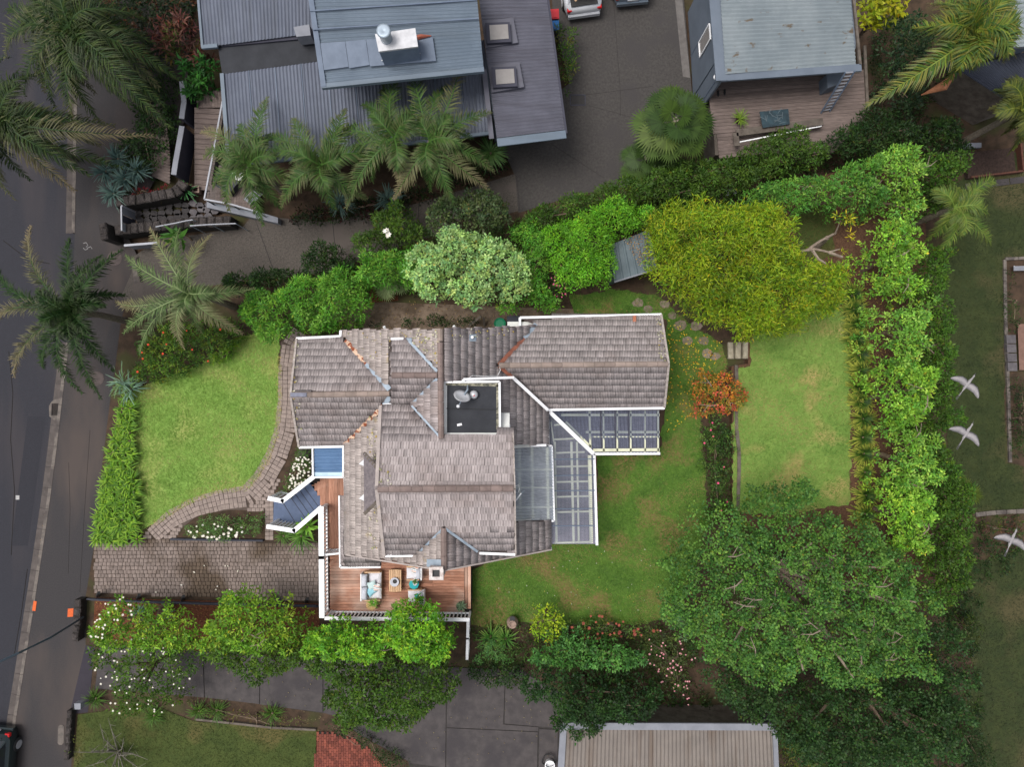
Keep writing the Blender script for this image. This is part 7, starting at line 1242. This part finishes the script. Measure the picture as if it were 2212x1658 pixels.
palm('third king palm in front of the corrugated roof', 852, 300, 5.2, [(790, 235), (876, 165), (770, 320), (860, 386), (740, 280), (905, 230), (810, 380), (830, 195), (760, 430)], PALMN, droop=1.3, arch=1.0, group='palms before the corrugated roof', sc=1.13, ll=.62, plum=.2, deadset=(3,), extra=4, exlen=1.3, lw=.036, nleaf=36)
palm('rightmost king palm in front of the corrugated roof', 928, 306, 5.2, [(892, 152), (985, 142), (1044, 250), (1050, 362), (1040, 396), (972, 420), (860, 414), (960, 200), (930, 400), (1010, 300)], PALMN, droop=1.4, arch=1.0, group='palms before the corrugated roof', sc=1.13, ll=.62, plum=.2, deadset=(1, 4, 6), extra=4, exlen=1.3, lw=.036, nleaf=36)
pn = palm('tall palm with hanging fronds in the top right corner', 2105, 70, 7.0, [(1875, 225), (2000, 150), (1975, 60), (2010, 10), (2060, -40), (2150, -40), (2180, 60), (2170, 130), (2100, 150), (2050, 130), (2040, 180)], g3((110, 126, 44), (88, 112, 46), (66, 100, 46), (126, 124, 50)), base=P(2060, 150, 0), droop=1.6, arch=1.0, ll=.8, plum=.4, extra=9, exlen=1.6, lw=.045)
q = MB(); q.tube([P(2062, 160, 4.6), P(2040, 185, 4.3), P(1990, 205, 3.6)], [.05, .2, .02], 8); q.build('dry_sheath', mat('dry_sheath', lin(184, 122, 88), lin(160, 104, 74), 5, .7), pn)
palm('palm on the neighbour side of the hedge near the lawn head', 2060, 450, 4.6, [(2150, 395), (2140, 530), (2010, 420), (2000, 520), (2100, 440), (2030, 540), (2130, 460), (2040, 400)], g3((100, 122, 52), (82, 110, 46), (116, 130, 58)), droop=1.2, arch=.8, ll=.6, plum=.2, extra=4, exlen=1.4, lw=.036, nleaf=36)
palm('yellowing palm cut by the right edge', 2205, 240, 5.0, [(2150, 195), (2140, 235), (2165, 290), (2180, 330), (2170, 170), (2240, 180), (2240, 300), (2195, 165)], g3((104, 112, 44), (86, 98, 40), (60, 78, 36)), droop=1.2, arch=.8, ll=.6, plum=.2, extra=5, exlen=1.3, lw=.05)
fanpalm('large fan palm between yard and studio', 1460, 258, 4.2, 1.3, .8, 22, g3((66, 88, 32), (56, 78, 29), (80, 98, 38), (47, 70, 27))); fanpalm('darker fan palm below the large fan palm', 1398, 340, 2.2, .9, .6, 14, g3((64, 88, 34), (56, 80, 32))); fanpalm('small dark fan palm hidden low beside the boundary post', 1470, 390, 1.4, .9, .6, 12, g3((48, 70, 30), (42, 62, 28))); fanpalm('small fan palm behind the hedge above the lower right lawn', 2082, 1065, 2.6, .5, .6, 9, g3((84, 100, 40), (70, 88, 36)))
fanpalm('pale fan palm half under the pale tree at the passage', 840, 598, 1.5, .7, .6, 9, g3((130, 146, 100), (112, 130, 84)))
# bare shrub at the verge
bs_ = thing('bare_shrub', 'leafless grey branched shrub on the verge lawn', 'shrub', P(255, 1620, 0)); q = MB()
for k in range(16):
    an = random.uniform(0, 6.28); l = random.uniform(.8, 2.0); a = P(255, 1625, .1); e = a + Vector((math.cos(an) * l, math.sin(an) * l, random.uniform(.5, 1.3))); m1 = a.lerp(e, .5) + Vector((random.uniform(-.2, .2), random.uniform(-.2, .2), .2)); q.tube([a, m1, e], [.035, .025, .008], 5)
    for j in range(3): b = m1.lerp(e, j / 3); q.tube([b, b + Vector((random.uniform(-.5, .5), random.uniform(-.5, .5), random.uniform(0, .25)))], [.014, .005], 4)
q.build('branches', mat('grey_twig', lin(112, 108, 98), lin(88, 84, 76), 6, .9), bs_)
V_, C_, _ = crown([(150, 1590), (220, 1570), (320, 1590), (330, 1660), (150, 1670)], .4, .9, sp=.35, n=5, L=.12, W=.04, lobe=.8, amp=.2, pal=g3((86, 96, 46), (70, 80, 38)), layers=1, gap=.5); leafobj('sparse_leaves', V_, C_, bs_)
# fallen leaves and petals
def litter(name, label, uv, z, n, pal, size=.10):
    poly = wpoly(uv, z); x, y = scatter(poly, .1); k = rng.permutation(len(x))[:n]; x, y = x[k], y[k]; n = len(x); th = rng.uniform(0, 6.28, n); d = np.stack([np.cos(th), np.sin(th), np.zeros(n)], 1); nr = unit(np.stack([rng.normal(0, .2, n), rng.normal(0, .2, n), np.ones(n)], 1))
    leafobj(name, leafV(np.stack([x, y, np.full(n, z + .05)], 1), d, nr, np.full(n, size) * rng.uniform(.6, 1.3, n), np.full(n, size * .55)), palcol(pal, n), None, label=label, cat='fallen leaves', kind='stuff')
litter('fallen_leaves', 'scattered yellow fallen leaves beside the right wing', [(1440, 690), (1560, 740), (1540, 800), (1500, 900), (1440, 940), (1440, 800)], .06, 230, g3((206, 170, 40), (190, 140, 40), (214, 190, 60)))
litter('fallen_leaves', 'brown leaf litter on the garden shed roof', [(1345, 515), (1400, 500), (1412, 560), (1380, 575)], 2.42, 240, g3((150, 120, 96), (170, 150, 130), (120, 92, 72), (186, 140, 60)), .08)
litter('leaf_litter', 'dry leaf litter on the bark bed below the lime hedge', [(1838, 560), (1930, 560), (1950, 1200), (1845, 1180)], .48, 900, g3((120, 92, 60), (150, 120, 76), (84, 62, 44), (170, 150, 70)), .10)
litter('leaf_litter', 'dry leaf litter on the red mulch bed', [(205, 1298), (690, 1308), (690, 1400), (430, 1410), (200, 1385)], .03, 900, g3((110, 66, 44), (86, 50, 36), (134, 92, 60), (150, 130, 60)), .09)
litter('leaf_litter', 'dry leaf litter on the side path north of the house', [(700, 645), (1240, 668), (1430, 640), (1430, 680), (1240, 712), (740, 712)], .03, 500, g3((110, 86, 60), (140, 116, 70), (84, 66, 48)), .08)
litter('leaf_litter', 'dry leaf litter in the street gutter', [(140, 850), (150, 850), (112, 1100), (76, 1330), (44, 1540), (34, 1540), (66, 1330), (100, 1100)], -.10, 260, g3((120, 100, 70), (96, 78, 56), (140, 124, 80)), .07)
litter('leaf_litter', 'dry leaf litter over the lower driveway and yard', [(205, 1400), (700, 1430), (1210, 1500), (1210, 1650), (900, 1640), (400, 1500)], .05, 160, g3((110, 96, 70), (130, 120, 84)), .07)
litter('fallen_petals', 'small pale petals scattered on the back lawn', [(1060, 1200), (1440, 1180), (1430, 1320), (1060, 1320)], .04, 60, g3((220, 214, 206), (214, 190, 90)), .06)
litter('fallen_petals', 'white petals scattered on the cobbled driveway', [(330, 1200), (560, 1210), (560, 1285), (330, 1280)], .06, 12, FW, .12)
# lichen on the oldest tiles and moss caught in the valleys (parts of the roof)
def lichen(pk, uv, n, pal, size, name='lichen'):
    us = [p[0] for p in uv]; vs = [p[1] for p in uv]; A, nn = PL[pk]; pts = []
    while len(pts) < n:
        u, v = random.uniform(min(us), max(us)), random.uniform(min(vs), max(vs))
        if inpoly(np.array([u]), np.array([v]), uv)[0]: pts.append(onplane(PL[pk], u, v) + nn * .062)
    V, Fq, C = [], [], []
    for p in pts:
        r = size * random.uniform(.4, 1.3); e = EAVE[pk]; s = nn.cross(e).normalized(); o = len(V); k = 7; c = np.array(random.choice(pal)) * random.uniform(.8, 1.15)
        for t in range(k): a = 2 * math.pi * t / k; V.append(p + (e * math.cos(a) + s * math.sin(a)) * r * random.uniform(.6, 1.1)); C.append(c)
        V.append(p + nn * .008); C.append(c); Fq += [(o + t, o + (t + 1) % k, o + k) for t in range(k)]
    npmesh(name, np.array([tuple(x) for x in V]), np.array(Fq), FLOWER, roof, np.array(C), kind='stuff')
LI = g3((186, 180, 150), (200, 196, 176), (176, 152, 84), (150, 150, 110))
lichen('Bw', [(860, 716), (950, 714), (950, 790), (905, 750)], 80, LI, .045); lichen('Bw', [(740, 716), (860, 716), (840, 800), (760, 745)], 30, LI, .035); lichen('Bw', [(795, 905), (820, 890), (812, 1050), (820, 1190), (800, 1190)], 60, LI, .045)
lichen('En', [(815, 1000), (835, 1000), (850, 1054), (816, 1054)], 20, LI, .04); lichen('An', [(632, 740), (650, 740), (645, 850), (630, 850)], 20, LI, .04); lichen('As', [(632, 860), (648, 860), (655, 955), (645, 960)], 20, LI, .04); lichen('Cn', [(1415, 690), (1428, 690), (1440, 785), (1425, 785)], 40, LI, .04); lichen('Be', [(965, 714), (1110, 708), (1110, 730), (965, 735)], 35, LI, .035)
# --- three white birds gliding over the neighbour lawn
def bird(label, u, v, rz, z=7.0):
    t = thing('white_bird', label, 'bird', P(u, v, z), 'white birds in flight'); R = Matrix.Translation(P(u, v, z)) @ Matrix.Rotation(rz, 4, 'Z') @ Matrix.Scale(.9, 4); q = MB()
    q.tube([(0, -.55, .02), (0, -.33, .02), (0, -.16, .0), (0, .02, .0), (0, .2, .02), (0, .36, .06), (0, .47, .06), (0, .52, .05)], [.012, .015, .055, .085, .06, .03, .038, .012], 8)
    for s in (-1, 1):
        st_ = [(0, .14, -.14, .03), (.18, .19, -.13, .06), (.38, .17, -.14, .08), (.56, .06, -.19, .06), (.68, -.06, -.20, .03), (.72, -.15, -.2, .02)]; vs = []
        for x_, yf, yb, z_ in st_: vs += [(s * x_, yf, z_), (s * x_, (yf * .6 + yb * .4), z_ + .025), (s * x_, yb, z_), (s * x_, (yf + yb) / 2, z_ - .012)]
        q.add(vs, [(i * 4 + k, i * 4 + (k + 1) % 4, i * 4 + 4 + (k + 1) % 4, i * 4 + 4 + k) for i in range(5) for k in range(4)] + [(20, 21, 22, 23)])
    q.v = [tuple(R @ Vector(p)) for p in q.v]; q.build('body', m_feather, t, True); b = MB(); b.tube([(0, .51, .05), (0, .62, .035)], [.014, .004], 6); b.v = [tuple(R @ Vector(p)) for p in b.v]; b.build('bill', m_beak, t)
    for s in (-1, 1): l = MB(); l.tube([(s * .02, -.4, .02), (s * .025, -.75, .0)], [.012, .008], 5); l.v = [tuple(R @ Vector(p)) for p in l.v]; l.build('leg', m_beak, t)
bird('topmost of the three white birds gliding over the lawn', 2088, 832, math.radians(-36)); bird('middle white bird gliding over the neighbour lawn', 2086, 938, math.radians(-30)); bird('lowest white bird gliding at the right edge', 2184, 1168, math.radians(-22))
